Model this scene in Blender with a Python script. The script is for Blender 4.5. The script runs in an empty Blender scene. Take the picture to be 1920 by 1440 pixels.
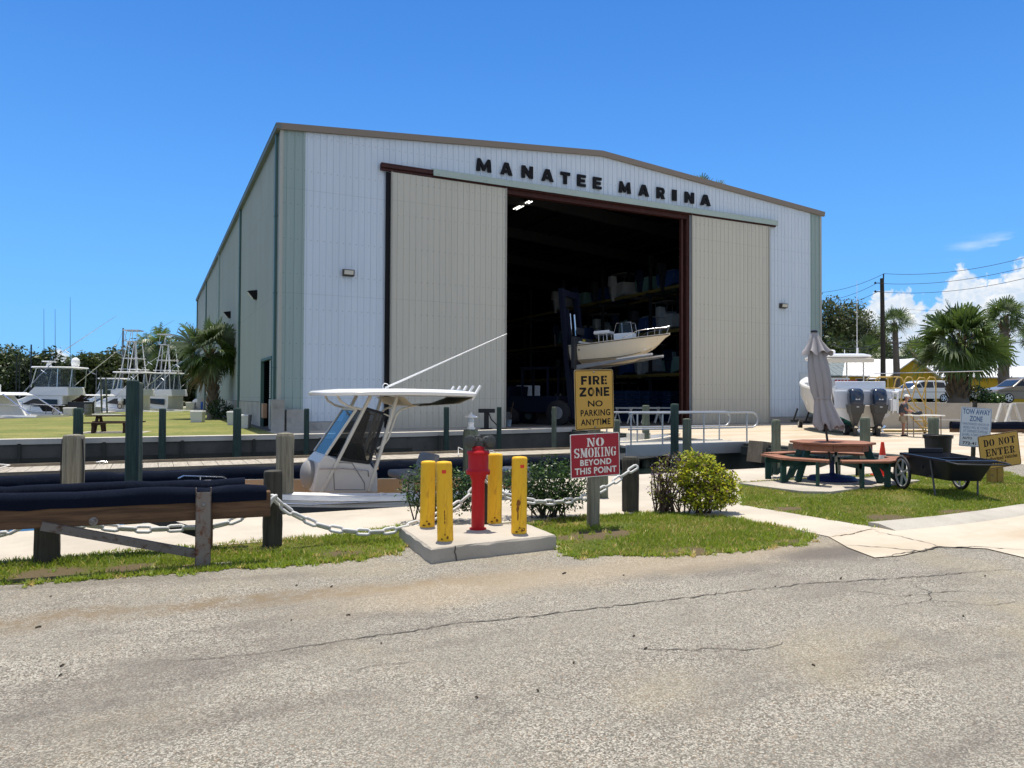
import bpy, bmesh, math, random
import numpy as np
from mathutils import Matrix, Vector
R = math.radians
SC = bpy.context.scene
COL = SC.collection
# ------------------------------------------------------------------ camera
FPX, ROLL, PITCH, CAMH = 1372.0, .0046, math.atan(25 / 1372.0), 1.6
cam = bpy.data.objects.new('camera', bpy.data.cameras.new('camera'))
COL.objects.link(cam)
cam.data.sensor_width = 36
cam.data.lens = 36 * FPX / 1920
cam.data.clip_start = .05
cam.data.clip_end = 4000
_f = Vector((0, math.cos(PITCH), math.sin(PITCH)))
_u = Vector((0, -math.sin(PITCH), math.cos(PITCH)))
_r = Vector((1, 0, 0))
_ri = _r * math.cos(ROLL) + _u * math.sin(ROLL)
_ui = -_r * math.sin(ROLL) + _u * math.cos(ROLL)
cam.matrix_world = Matrix(((_ri.x, _ui.x, -_f.x, 0), (_ri.y, _ui.y, -_f.y, 0), (_ri.z, _ui.z, -_f.z, CAMH), (0, 0, 0, 1)))
SC.camera = cam
SC.view_settings.view_transform = 'Standard'
SC.view_settings.look = 'None'
SC.view_settings.gamma = 1
SC.view_settings.exposure = 0.32
SC.cycles.max_bounces = 6
SC.cycles.diffuse_bounces = 3
SC.cycles.glossy_bounces = 3
SC.cycles.transparent_max_bounces = 8
# ------------------------------------------------------------------ light
SUN_EL, SUN_AZ = R(79.3), R(-6)            # azimuth from +Y towards +X
SDIR = Vector((math.cos(SUN_EL) * math.sin(SUN_AZ), math.cos(SUN_EL) * math.cos(SUN_AZ), math.sin(SUN_EL)))
sl = bpy.data.lights.new('sun', 'SUN')
sl.energy = 4.9
sl.angle = R(.53)
sl.color = (1, .93, .82)
sun = bpy.data.objects.new('sun', sl)
COL.objects.link(sun)
sun.location = (0, 0, 60)
sun.rotation_euler = SDIR.to_track_quat('Z', 'Y').to_euler()
W = bpy.data.worlds.new('World')
SC.world = W
W.use_nodes = True


def world_nodes():
    nt = W.node_tree
    N, L = nt.nodes, nt.links
    N.clear()

    def n(t, **k):
        x = N.new(t)
        for a, b in k.items():
            setattr(x, a, b)
        return x

    def m(op, a, b=None, c=None, clamp=False):
        x = n('ShaderNodeMath', operation=op, use_clamp=clamp)
        for i, q in enumerate((a, b, c)):
            if q is None:
                continue
            if isinstance(q, (int, float)):
                x.inputs[i].default_value = q
            else:
                L.new(q, x.inputs[i])
        return x.outputs[0]

    def mixc(f, a, b):
        x = n('ShaderNodeMix', data_type='RGBA')
        for i, q in ((0, f), (6, a), (7, b)):
            if isinstance(q, (int, float)):
                x.inputs[i].default_value = q
            elif isinstance(q, tuple):
                x.inputs[i].default_value = q + (1,)
            else:
                L.new(q, x.inputs[i])
        return x.outputs[2]
    sky = n('ShaderNodeTexSky', sky_type='NISHITA', sun_disc=False, sun_elevation=SUN_EL, sun_rotation=SUN_AZ)
    sky.air_density = 1.0
    sky.dust_density = .25
    sky.ozone_density = 2.5
    hsv = n('ShaderNodeHueSaturation')
    hsv.inputs['Saturation'].default_value = 1.16
    hsv.inputs['Value'].default_value = 1.0
    L.new(sky.outputs[0], hsv.inputs['Color'])
    tint = n('ShaderNodeMix', data_type='RGBA', blend_type='MULTIPLY')
    tint.inputs[0].default_value = 1
    L.new(hsv.outputs[0], tint.inputs[6])
    tint.inputs[7].default_value = (.52, 1.03, 1.50, 1)
    tc = n('ShaderNodeTexCoord')
    sep = n('ShaderNodeSeparateXYZ')
    L.new(tc.outputs['Generated'], sep.inputs[0])
    az = m('MULTIPLY', m('ARCTAN2', sep.outputs[0], sep.outputs[1]), 57.29578)
    el = m('MULTIPLY', m('ARCSINE', sep.outputs[2]), 57.29578)
    comb = n('ShaderNodeCombineXYZ')
    L.new(az, comb.inputs[0])
    L.new(el, comb.inputs[1])

    def noise(sc, det=8, rough=.55, off=(0, 0, 0), dist=0):
        mp = n('ShaderNodeMapping')
        mp.inputs['Location'].default_value = off
        L.new(comb.outputs[0], mp.inputs[0])
        x = n('ShaderNodeTexNoise', noise_dimensions='2D')
        x.inputs['Scale'].default_value = sc
        x.inputs['Detail'].default_value = det
        x.inputs['Roughness'].default_value = rough
        x.inputs['Distortion'].default_value = dist
        L.new(mp.outputs[0], x.inputs['Vector'])
        return x.outputs['Fac']
    # cumulus bank towards the right: its top follows this profile of azimuth (degrees)
    fc = n('ShaderNodeFloatCurve')
    prof = [(-60, -3), (-35, -2.5), (-33, -1.5), (-32.3, 2.4), (-31.6, 3.3), (-30.9, 2.9), (-30.2, -.5), (-28, -2.0), (-20, -3), (15, -3), (20, -1), (22.5, 2.8), (24.8, 4.9), (26.0, 7.0), (27.6, 7.7), (28.9, 7.1), (29.5, 6.6), (30.4, 7.1), (31.0, 8.6), (31.6, 8.9),
            (32.2, 8.3), (33.2, 8.0), (34.4, 8.7), (36.5, 9.4), (40, 8), (60, 4)]
    cv = fc.mapping.curves[0]
    X = lambda a: (a + 60) / 120
    cv.points[0].location = (0, 0)
    cv.points[1].location = (1, .2)
    for a, e in prof[1:-1]:
        cv.points.new(X(a), (e + 3) / 13)
    fc.mapping.update()
    L.new(m('DIVIDE', m('ADD', az, 60), 120), fc.inputs['Value'])
    h = m('SUBTRACT', m('MULTIPLY', fc.outputs[0], 13), 3)
    big = noise(.75, 3, .5, (3, 1, 0))
    puff = noise(1.6, 10, .56, (0, 5, 0), .3)
    d = m('SUBTRACT', m('ADD', h, m('MULTIPLY', m('SUBTRACT', puff, .5), 2.6)), el)      # depth below the top, degrees
    mask = m('MULTIPLY', d, 1.9, clamp=True)
    holes = m('MULTIPLY', m('SUBTRACT', m('ADD', noise(.5, 6, .6, (9, 2, 0)), m('MULTIPLY', d, .13)), .34), 5, clamp=True)
    mask = m('MULTIPLY', mask, holes)
    mask = m('MULTIPLY', mask, m('MULTIPLY', m('ADD', el, .6), 1.2, clamp=True))
    shade = m('MULTIPLY', m('ADD', m('MULTIPLY', m('SUBTRACT', noise(1.1, 9, .6, (1, 7.3, 0), .4), .42), 2.6), m('MULTIPLY', m('SUBTRACT', 2.6, d), .12)), 1.0, clamp=True)
    ccol = mixc(shade, (5.9, 7.0, 8.4), (9.1, 9.2, 9.3))
    # thin wisps
    wm = n('ShaderNodeMapping')
    wm.inputs['Scale'].default_value = (.22, 1.1, 1)
    wm.inputs['Rotation'].default_value = (0, 0, R(-8))
    L.new(comb.outputs[0], wm.inputs[0])
    wn = n('ShaderNodeTexNoise', noise_dimensions='2D')
    wn.inputs['Scale'].default_value = .8
    wn.inputs['Detail'].default_value = 8
    L.new(wm.outputs[0], wn.inputs['Vector'])
    wx = m('SUBTRACT', 1, m('ABSOLUTE', m('DIVIDE', m('SUBTRACT', az, 34.5), 4)), clamp=True)
    wy = m('SUBTRACT', 1, m('ABSOLUTE', m('DIVIDE', m('SUBTRACT', el, 10.0), .9)), clamp=True)
    wisp = m('MULTIPLY', m('MULTIPLY', m('MULTIPLY', m('SUBTRACT', wn.outputs['Fac'], .44), 5, clamp=True), m('MULTIPLY', wx, wy)), .85)
    hz = m('POWER', m('SUBTRACT', 1, m('DIVIDE', m('MAXIMUM', el, 0), 34), clamp=True), 1.6)
    base = mixc(m('MULTIPLY', hz, .8), tint.outputs[2], (1.9, 5.0, 10.2))
    c1 = mixc(wisp, base, (9.5, 10, 10.6))
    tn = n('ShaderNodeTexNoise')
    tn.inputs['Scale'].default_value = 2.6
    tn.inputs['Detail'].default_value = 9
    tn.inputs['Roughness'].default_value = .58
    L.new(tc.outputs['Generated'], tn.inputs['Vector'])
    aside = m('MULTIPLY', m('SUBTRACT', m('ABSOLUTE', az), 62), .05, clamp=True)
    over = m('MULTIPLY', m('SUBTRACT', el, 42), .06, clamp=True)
    fill_cloud = m('MULTIPLY', m('MULTIPLY', m('SUBTRACT', tn.outputs['Fac'], .45), 7, clamp=True), m('MAXIMUM', aside, over))
    fill_cloud = m('MULTIPLY', fill_cloud, m('MULTIPLY', el, .2, clamp=True))
    c1 = mixc(fill_cloud, c1, (8.4, 8.2, 7.9))  # unseen clouds behind and overhead, added for neutral fill on shaded fronts
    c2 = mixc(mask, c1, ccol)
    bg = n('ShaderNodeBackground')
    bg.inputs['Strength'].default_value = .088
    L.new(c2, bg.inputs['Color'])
    out = n('ShaderNodeOutputWorld')
    L.new(bg.outputs[0], out.inputs[0])


world_nodes()
# ------------------------------------------------------------------ placing
def ray(px, py):
    u, v = px - 960, py - 720
    x = u * math.cos(ROLL) + v * math.sin(ROLL)
    y = -u * math.sin(ROLL) + v * math.cos(ROLL)
    return Vector((x, FPX * math.cos(PITCH) + y * math.sin(PITCH), FPX * math.sin(PITCH) - y * math.cos(PITCH)))


CP = Vector((0, 0, CAMH))


def gnd(px, py, z=0.0):
    r = ray(px, py)
    return CP + r * ((z - CAMH) / r.z)


def at(px, py, Y):
    r = ray(px, py)
    return CP + r * (Y / r.y)


BA = R(26.2)                                # heading of the shed front and of the quays
U = Vector((math.cos(BA), math.sin(BA), 0))
V = Vector((-math.sin(BA), math.cos(BA), 0))
C0 = gnd(521.5, 808.5)


def B(s, v, z=0.0):
    return C0 + U * s + V * v + Vector((0, 0, z))


def sv(p):
    d = p - C0
    return d.dot(U), d.dot(V)


def pl(px, py, v):
    """pixel -> (s, z) on the vertical plane v = const"""
    r = ray(px, py)
    t = ((C0 + V * v).dot(V) - CP.dot(V)) / r.dot(V)
    p = CP + r * t
    return (p - C0).dot(U), p.z


# ------------------------------------------------------------------ materials
MATS = {}


def nodes_of(name):
    m = bpy.data.materials.new(name)
    m.use_nodes = True
    nt = m.node_tree
    nt.nodes.clear()
    return m, nt


class NG:
    def __init__(s, nt):
        s.nt = nt

    def n(s, t, **k):
        x = s.nt.nodes.new(t)
        for a, b in k.items():
            setattr(x, a, b)
        return x

    def set(s, sock, q):
        if q is None:
            return
        if isinstance(q, (int, float)):
            sock.default_value = q
        elif isinstance(q, tuple):
            sock.default_value = q + (1,) if len(q) == 3 and sock.type == 'RGBA' else q
        else:
            s.nt.links.new(q, sock)

    def m(s, op, a, b=None, c=None, clamp=False):
        x = s.n('ShaderNodeMath', operation=op, use_clamp=clamp)
        for i, q in enumerate((a, b, c)):
            s.set(x.inputs[i], q)
        return x.outputs[0]

    def mix(s, f, a, b, blend='MIX'):
        x = s.n('ShaderNodeMix', data_type='RGBA', blend_type=blend)
        s.set(x.inputs[0], f)
        s.set(x.inputs[6], a)
        s.set(x.inputs[7], b)
        return x.outputs[2]

    def coord(s, scale=(1, 1, 1), which='Object'):
        tc = s.n('ShaderNodeTexCoord')
        mp = s.n('ShaderNodeMapping')
        mp.inputs['Scale'].default_value = scale
        s.nt.links.new(tc.outputs[which], mp.inputs[0])
        return mp.outputs[0]

    def noise(s, vec, scale, det=5, rough=.55, dist=0.0):
        x = s.n('ShaderNodeTexNoise')
        x.inputs['Scale'].default_value = scale
        x.inputs['Detail'].default_value = det
        x.inputs['Roughness'].default_value = rough
        x.inputs['Distortion'].default_value = dist
        s.nt.links.new(vec, x.inputs['Vector'])
        return x.outputs['Fac']

    def vor(s, vec, scale, feature='F1', out='Distance', rnd=1.0):
        x = s.n('ShaderNodeTexVoronoi', feature=feature)
        x.inputs['Scale'].default_value = scale
        x.inputs['Randomness'].default_value = rnd
        s.nt.links.new(vec, x.inputs['Vector'])
        return x.outputs[out]

    def step(s, x, a, b):
        """0 below a, 1 above b (a<b) or reversed"""
        q = s.n('ShaderNodeMapRange', interpolation_type='SMOOTHSTEP')
        s.set(q.inputs[0], x)
        lo, hi = min(a, b), max(a, b)
        q.inputs[1].default_value = lo
        q.inputs[2].default_value = hi
        q.inputs[3].default_value = 0 if a < b else 1
        q.inputs[4].default_value = 1 if a < b else 0
        return q.outputs[0]

    def bump(s, h, strength, dist=.01):
        b = s.n('ShaderNodeBump')
        b.inputs['Strength'].default_value = strength
        b.inputs['Distance'].default_value = dist
        s.nt.links.new(h, b.inputs['Height'])
        return b.outputs[0]

    def out(s, col, rough=.6, metal=0.0, normal=None, spec=.5, coat=0.0, alpha=None, emis=None, estr=0):
        p = s.n('ShaderNodeBsdfPrincipled')
        s.set(p.inputs['Base Color'], col)
        s.set(p.inputs['Roughness'], rough)
        s.set(p.inputs['Metallic'], metal)
        s.set(p.inputs['Specular IOR Level'], spec)
        s.set(p.inputs['Coat Weight'], coat)
        if alpha is not None:
            s.set(p.inputs['Alpha'], alpha)
        if normal is not None:
            s.nt.links.new(normal, p.inputs['Normal'])
        if emis is not None:
            s.set(p.inputs['Emission Color'], emis)
            p.inputs['Emission Strength'].default_value = estr
        o = s.n('ShaderNodeOutputMaterial')
        s.nt.links.new(p.outputs[0], o.inputs[0])
        return p, o


def mat(name, col, rough=.6, metal=0, var=.12, scale=3.0, bump=.15, bscale=60, col2=None, stretch=(1, 1, 1), amt=(.45, .7), spec=.3, coat=0):
    """a painted or raw surface: broad tone variation, optional second colour in worn patches, fine bump"""
    if name in MATS:
        return MATS[name]
    m, nt = nodes_of(name)
    g = NG(nt)
    vec = g.coord(stretch)
    a = g.noise(vec, scale, 6, .6)
    c = g.mix(a, tuple(x * (1 - var) for x in col), tuple(min(1, x * (1 + var)) for x in col))
    if col2:
        b = g.noise(vec, scale * 2.7, 8, .65, .4)
        c = g.mix(g.step(b, *amt), c, col2)
    nrm = g.bump(g.noise(vec, bscale, 4), bump, .004) if bump else None
    rr = g.m('ADD', g.m('MULTIPLY', a, .2), max(0, rough - .1))
    g.out(c, rr, metal, nrm, spec, coat)
    MATS[name] = m
    return m


def wood(name, col, col2, scale=1.0, axis=2, rough=.8):
    if name in MATS:
        return MATS[name]
    m, nt = nodes_of(name)
    g = NG(nt)
    st = [14, 14, 14]
    st[axis] = .8
    vec = g.coord(tuple(x * scale for x in st))
    a = g.noise(vec, 1.6, 8, .7, .6)
    v2 = g.coord((3, 3, 3))
    b = g.noise(v2, 1.0, 4)
    c = g.mix(g.step(a, .3, .7), col2, col)
    c = g.mix(g.m('MULTIPLY', g.step(b, .45, .7), .6), c, tuple(x * .55 for x in col))
    g.out(c, rough, 0, g.bump(a, .5, .006), .3)
    MATS[name] = m
    return m


def leafmat(name, c1, c2, trans=.25, rough=.5):
    if name in MATS:
        return MATS[name]
    m, nt = nodes_of(name)
    g = NG(nt)
    geo = g.n('ShaderNodeNewGeometry')
    rnd = geo.outputs['Random Per Island']
    c = g.mix(rnd, c1, c2)
    p, o = g.out(c, rough, 0, None, .35)
    tr = g.n('ShaderNodeBsdfTranslucent')
    tc = g.mix(.5, c, tuple(min(1, x * 1.9) for x in c2))
    nt.links.new(tc, tr.inputs[0])
    ms = g.n('ShaderNodeMixShader')
    ms.inputs[0].default_value = trans
    nt.links.new(p.outputs[0], ms.inputs[1])
    nt.links.new(tr.outputs[0], ms.inputs[2])
    nt.links.new(ms.outputs[0], o.inputs[0])
    MATS[name] = m
    return m


def glassmat(name, tint=(.75, .8, .82), alpha=.35, rough=.05):
    if name in MATS:
        return MATS[name]
    m, nt = nodes_of(name)
    g = NG(nt)
    p, o = g.out(tuple(x * .25 for x in tint), rough, 0, None, .6)
    t = g.n('ShaderNodeBsdfTransparent')
    t.inputs[0].default_value = tint + (1,)
    ms = g.n('ShaderNodeMixShader')
    ms.inputs[0].default_value = alpha
    nt.links.new(t.outputs[0], ms.inputs[1])
    nt.links.new(p.outputs[0], ms.inputs[2])
    nt.links.new(ms.outputs[0], o.inputs[0])
    MATS[name] = m
    return m


def lampmat(name, col, strength):
    if name in MATS:
        return MATS[name]
    m, nt = nodes_of(name)
    NG(nt).out(col, .4, 0, None, .5, 0, None, col, strength)
    MATS[name] = m
    return m


# ------------------------------------------------------------------ mesh builder
class MB:
    def __init__(s):
        s.v, s.f, s.mi = [], [], []
        s.M = None
        s.cur = 0

    def add(s, vs, fs):
        o = len(s.v)
        if s.M is not None:
            vs = [s.M @ Vector(p) for p in vs]
        s.v += [tuple(p) for p in vs]
        s.f += [tuple(i + o for i in f) for f in fs]
        s.mi += [s.cur] * len(fs)
        return s

    def box(s, x0, x1, y0, y1, z0, z1):
        vs = [(x, y, z) for z in (z0, z1) for y in (y0, y1) for x in (x0, x1)]
        return s.add(vs, [(0, 2, 3, 1), (4, 5, 7, 6), (0, 1, 5, 4), (2, 6, 7, 3), (0, 4, 6, 2), (1, 3, 7, 5)])

    def hexa(s, p):
        """eight corners: bottom ring of 4 then top ring of 4"""
        return s.add(p, [(3, 2, 1, 0), (4, 5, 6, 7), (0, 1, 5, 4), (1, 2, 6, 5), (2, 3, 7, 6), (3, 0, 4, 7)])

    def bar(s, p0, p1, w, h=None, up=(0, 0, 1)):
        p0, p1 = Vector(p0), Vector(p1)
        h = h or w
        d = (p1 - p0).normalized()
        up = Vector(up)
        if abs(d.dot(up)) > .99:
            up = Vector((0, 1, 0))
        x = d.cross(up).normalized() * (w / 2)
        y = x.cross(d).normalized() * (h / 2)
        return s.hexa([p0 - x - y, p0 + x - y, p0 + x + y, p0 - x + y, p1 - x - y, p1 + x - y, p1 + x + y, p1 - x + y])

    def tube(s, pts, r, n=8, cap=True):
        pts = [Vector(p) for p in pts]
        rs = r if isinstance(r, (list, tuple)) else [r] * len(pts)
        rings = []
        prev = None
        for i, p in enumerate(pts):
            if i == 0:
                t = pts[1] - p
            elif i == len(pts) - 1:
                t = p - pts[i - 1]
            else:
                t = (pts[i + 1] - p).normalized() + (p - pts[i - 1]).normalized()
            t = t.normalized() if t.length > 1e-9 else Vector((0, 0, 1))
            if prev is None:
                a = Vector((0, 0, 1)) if abs(t.z) < .9 else Vector((1, 0, 0))
                x = t.cross(a).normalized()
            else:
                x = (prev - t * prev.dot(t))
                x = x.normalized() if x.length > 1e-6 else t.orthogonal().normalized()
            prev = x
            y = t.cross(x)
            rings.append([p + (x * math.cos(2 * math.pi * k / n) + y * math.sin(2 * math.pi * k / n)) * rs[i] for k in range(n)])
        return s.loft(rings, True, cap)

    def ring(s, pts, r, n=8):
        """closed tube"""
        pts = [Vector(p) for p in pts]
        m = len(pts)
        rings = []
        c = sum(pts, Vector()) / m
        nrm = Vector()
        for i in range(m):
            nrm += (pts[i] - c).cross(pts[(i + 1) % m] - c)
        nrm.normalize()
        for i, p in enumerate(pts):
            t = (pts[(i + 1) % m] - pts[i - 1]).normalized()
            x = t.cross(nrm).normalized()
            rings.append([p + (x * math.cos(2 * math.pi * k / n) + nrm * math.sin(2 * math.pi * k / n)) * r for k in range(n)])
        rings.append(rings[0])
        return s.loft(rings, True, False)

    def loft(s, rings, closed=True, cap=True):
        n = len(rings[0])
        vs = [p for r in rings for p in r]
        fs = []
        for i in range(len(rings) - 1):
            for k in range(n if closed else n - 1):
                a, b = i * n + k, i * n + (k + 1) % n
                fs.append((a, b, b + n, a + n))
        if cap and closed:
            fs.append(tuple(range(n - 1, -1, -1)))
            fs.append(tuple(range((len(rings) - 1) * n, len(rings) * n)))
        return s.add(vs, fs)

    def lathe(s, prof, n=24, c=(0, 0, 0), cap=True):
        c = Vector(c)
        return s.loft([[c + Vector((r * math.cos(2 * math.pi * k / n), r * math.sin(2 * math.pi * k / n), z)) for k in range(n)] for r, z in prof], True, cap)

    def cyl(s, c0, c1, r, n=16):
        return s.tube([c0, c1], r, n)

    def ell(s, c, r, n=12, m=8):
        c = Vector(c)
        rings = []
        for i in range(1, m):
            a = math.pi * i / m
            rings.append([c + Vector((r[0] * math.sin(a) * math.cos(2 * math.pi * k / n), r[1] * math.sin(a) * math.sin(2 * math.pi * k / n), -r[2] * math.cos(a))) for k in range(n)])
        return s.loft(rings, True, True)

    def prism(s, poly, a, b, plane='xy'):
        def P(p, h):
            return {'xy': (p[0], p[1], h), 'xz': (p[0], h, p[1]), 'yz': (h, p[0], p[1])}[plane]
        n = len(poly)
        vs = [P(p, a) for p in poly] + [P(p, b) for p in poly]
        fs = [tuple(range(n - 1, -1, -1)), tuple(range(n, 2 * n))] + [(i, (i + 1) % n, n + (i + 1) % n, n + i) for i in range(n)]
        return s.add(vs, fs)

    def build(s, name, mats, parent=None, smooth=None, bev=0, loc=None, rotz=0, fix=True, seg=2):
        me = bpy.data.meshes.new(name)
        me.from_pydata(s.v, [], s.f)
        mats = mats if isinstance(mats, (list, tuple)) else [mats]
        for m in mats:
            me.materials.append(m)
        if len(mats) > 1:
            me.polygons.foreach_set('material_index', s.mi)
        if fix:
            bm = bmesh.new()
            bm.from_mesh(me)
            bmesh.ops.recalc_face_normals(bm, faces=bm.faces)
            bm.to_mesh(me)
            bm.free()
        if smooth is not None:
            me.polygons.foreach_set('use_smooth', [True] * len(me.polygons))
            me.set_sharp_from_angle(angle=R(smooth))
        me.update()
        o = bpy.data.objects.new(name, me)
        COL.objects.link(o)
        if parent is not None:
            o.parent = parent
        if loc is not None:
            o.location = loc
        if rotz:
            o.rotation_euler = (0, 0, rotz)
        if bev:
            b = o.modifiers.new('bevel', 'BEVEL')
            b.width = bev
            b.segments = seg
            b.limit_method = 'ANGLE'
            b.angle_limit = R(40)
        return o


def tag(o, label=None, cat=None, group=None, kind=None):
    for k, x in (('label', label), ('category', cat), ('group', group), ('kind', kind)):
        if x:
            o[k] = x
    return o


def thing(name, label, cat, loc=(0, 0, 0), rotz=0, group=None, rot=None):
    o = bpy.data.objects.new(name, None)
    o.empty_display_size = .2
    COL.objects.link(o)
    o.location = loc
    o.rotation_euler = rot if rot else (0, 0, rotz)
    return tag(o, label, cat, group)


def kids(o):
    return [c for c in bpy.data.objects if c.parent == o]


def dup(o, loc=None, rotz=None, label=None, parent=None, scale=None):
    c = o.copy()
    COL.objects.link(c)
    if parent is not None:
        c.parent = parent
    if loc is not None:
        c.location = loc
    if rotz is not None:
        c.rotation_euler = (0, 0, rotz)
    if scale:
        c.scale = (scale,) * 3 if isinstance(scale, (int, float)) else scale
    if label:
        c['label'] = label
    for k in kids(o):
        dup(k, parent=c)
    return c


def arr_mesh(name, verts, nper, mats, mi=None, parent=None, loc=None, rotz=0):
    """many separate n-gons from an (N*nper,3) array"""
    verts = np.asarray(verts, dtype=np.float32).reshape(-1, 3)
    nf = len(verts) // nper
    me = bpy.data.meshes.new(name)
    me.vertices.add(len(verts))
    me.vertices.foreach_set('co', verts.ravel())
    me.loops.add(len(verts))
    me.loops.foreach_set('vertex_index', np.arange(len(verts), dtype=np.int32))
    me.polygons.add(nf)
    me.polygons.foreach_set('loop_start', np.arange(0, len(verts), nper, dtype=np.int32))
    me.polygons.foreach_set('loop_total', np.full(nf, nper, dtype=np.int32))
    mats = mats if isinstance(mats, (list, tuple)) else [mats]
    for m in mats:
        me.materials.append(m)
    if mi is not None:
        me.polygons.foreach_set('material_index', np.asarray(mi, dtype=np.int32))
    me.update(calc_edges=True)
    me.validate()
    o = bpy.data.objects.new(name, me)
    COL.objects.link(o)
    if parent is not None:
        o.parent = parent
    if loc is not None:
        o.location = loc
    if rotz:
        o.rotation_euler = (0, 0, rotz)
    return o


# ------------------------------------------------------------------ lettering
def text_geo(txt, offset=0.0, spacing=1.0):
    cu = bpy.data.curves.new('t', 'FONT')
    cu.body = txt
    cu.offset = offset
    cu.space_character = spacing
    cu.resolution_u = 3
    ob = bpy.data.objects.new('t', cu)
    COL.objects.link(ob)
    dg = bpy.context.evaluated_depsgraph_get()
    me = bpy.data.meshes.new_from_object(ob.evaluated_get(dg))
    vs = np.array([v.co[:2] for v in me.vertices])
    fs = [tuple(p.vertices) for p in me.polygons]
    bpy.data.objects.remove(ob)
    bpy.data.curves.remove(cu)
    bpy.data.meshes.remove(me)
    return vs, fs


def put_text(mb, txt, x0, x1, z0, z1, y, offset=.02, spacing=1.0, depth=0.0):
    """lettering in the xz plane facing -y, fitted to the box; depth > 0 gives it thickness towards -y"""
    vs, fs = text_geo(txt, offset, spacing)
    lo, hi = vs.min(0), vs.max(0)
    k = (vs - lo) / (hi - lo)
    P = [(x0 + a * (x1 - x0), y, z0 + b * (z1 - z0)) for a, b in k]
    if depth:
        n = len(P)
        mb.add([(p[0], y - depth, p[2]) for p in P], fs)
        ed = {}
        for f in fs:
            for i in range(len(f)):
                e = (f[i], f[(i + 1) % len(f)])
                ed[e] = 1
        side = [e for e in ed if (e[1], e[0]) not in ed]
        mb.add(P + [(p[0], y - depth, p[2]) for p in P], [(a, b, b + n, a + n) for a, b in side])
    else:
        mb.add(P, fs)


def arc(cx, cy, rx, ry, ix, iy, a0, a1, n=14):
    o = [(cx + rx * math.cos(R(a0 + (a1 - a0) * i / n)), cy + ry * math.sin(R(a0 + (a1 - a0) * i / n))) for i in range(n + 1)]
    q = [(cx + ix * math.cos(R(a0 + (a1 - a0) * i / n)), cy + iy * math.sin(R(a0 + (a1 - a0) * i / n))) for i in range(n, -1, -1)]
    return o, q


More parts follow.
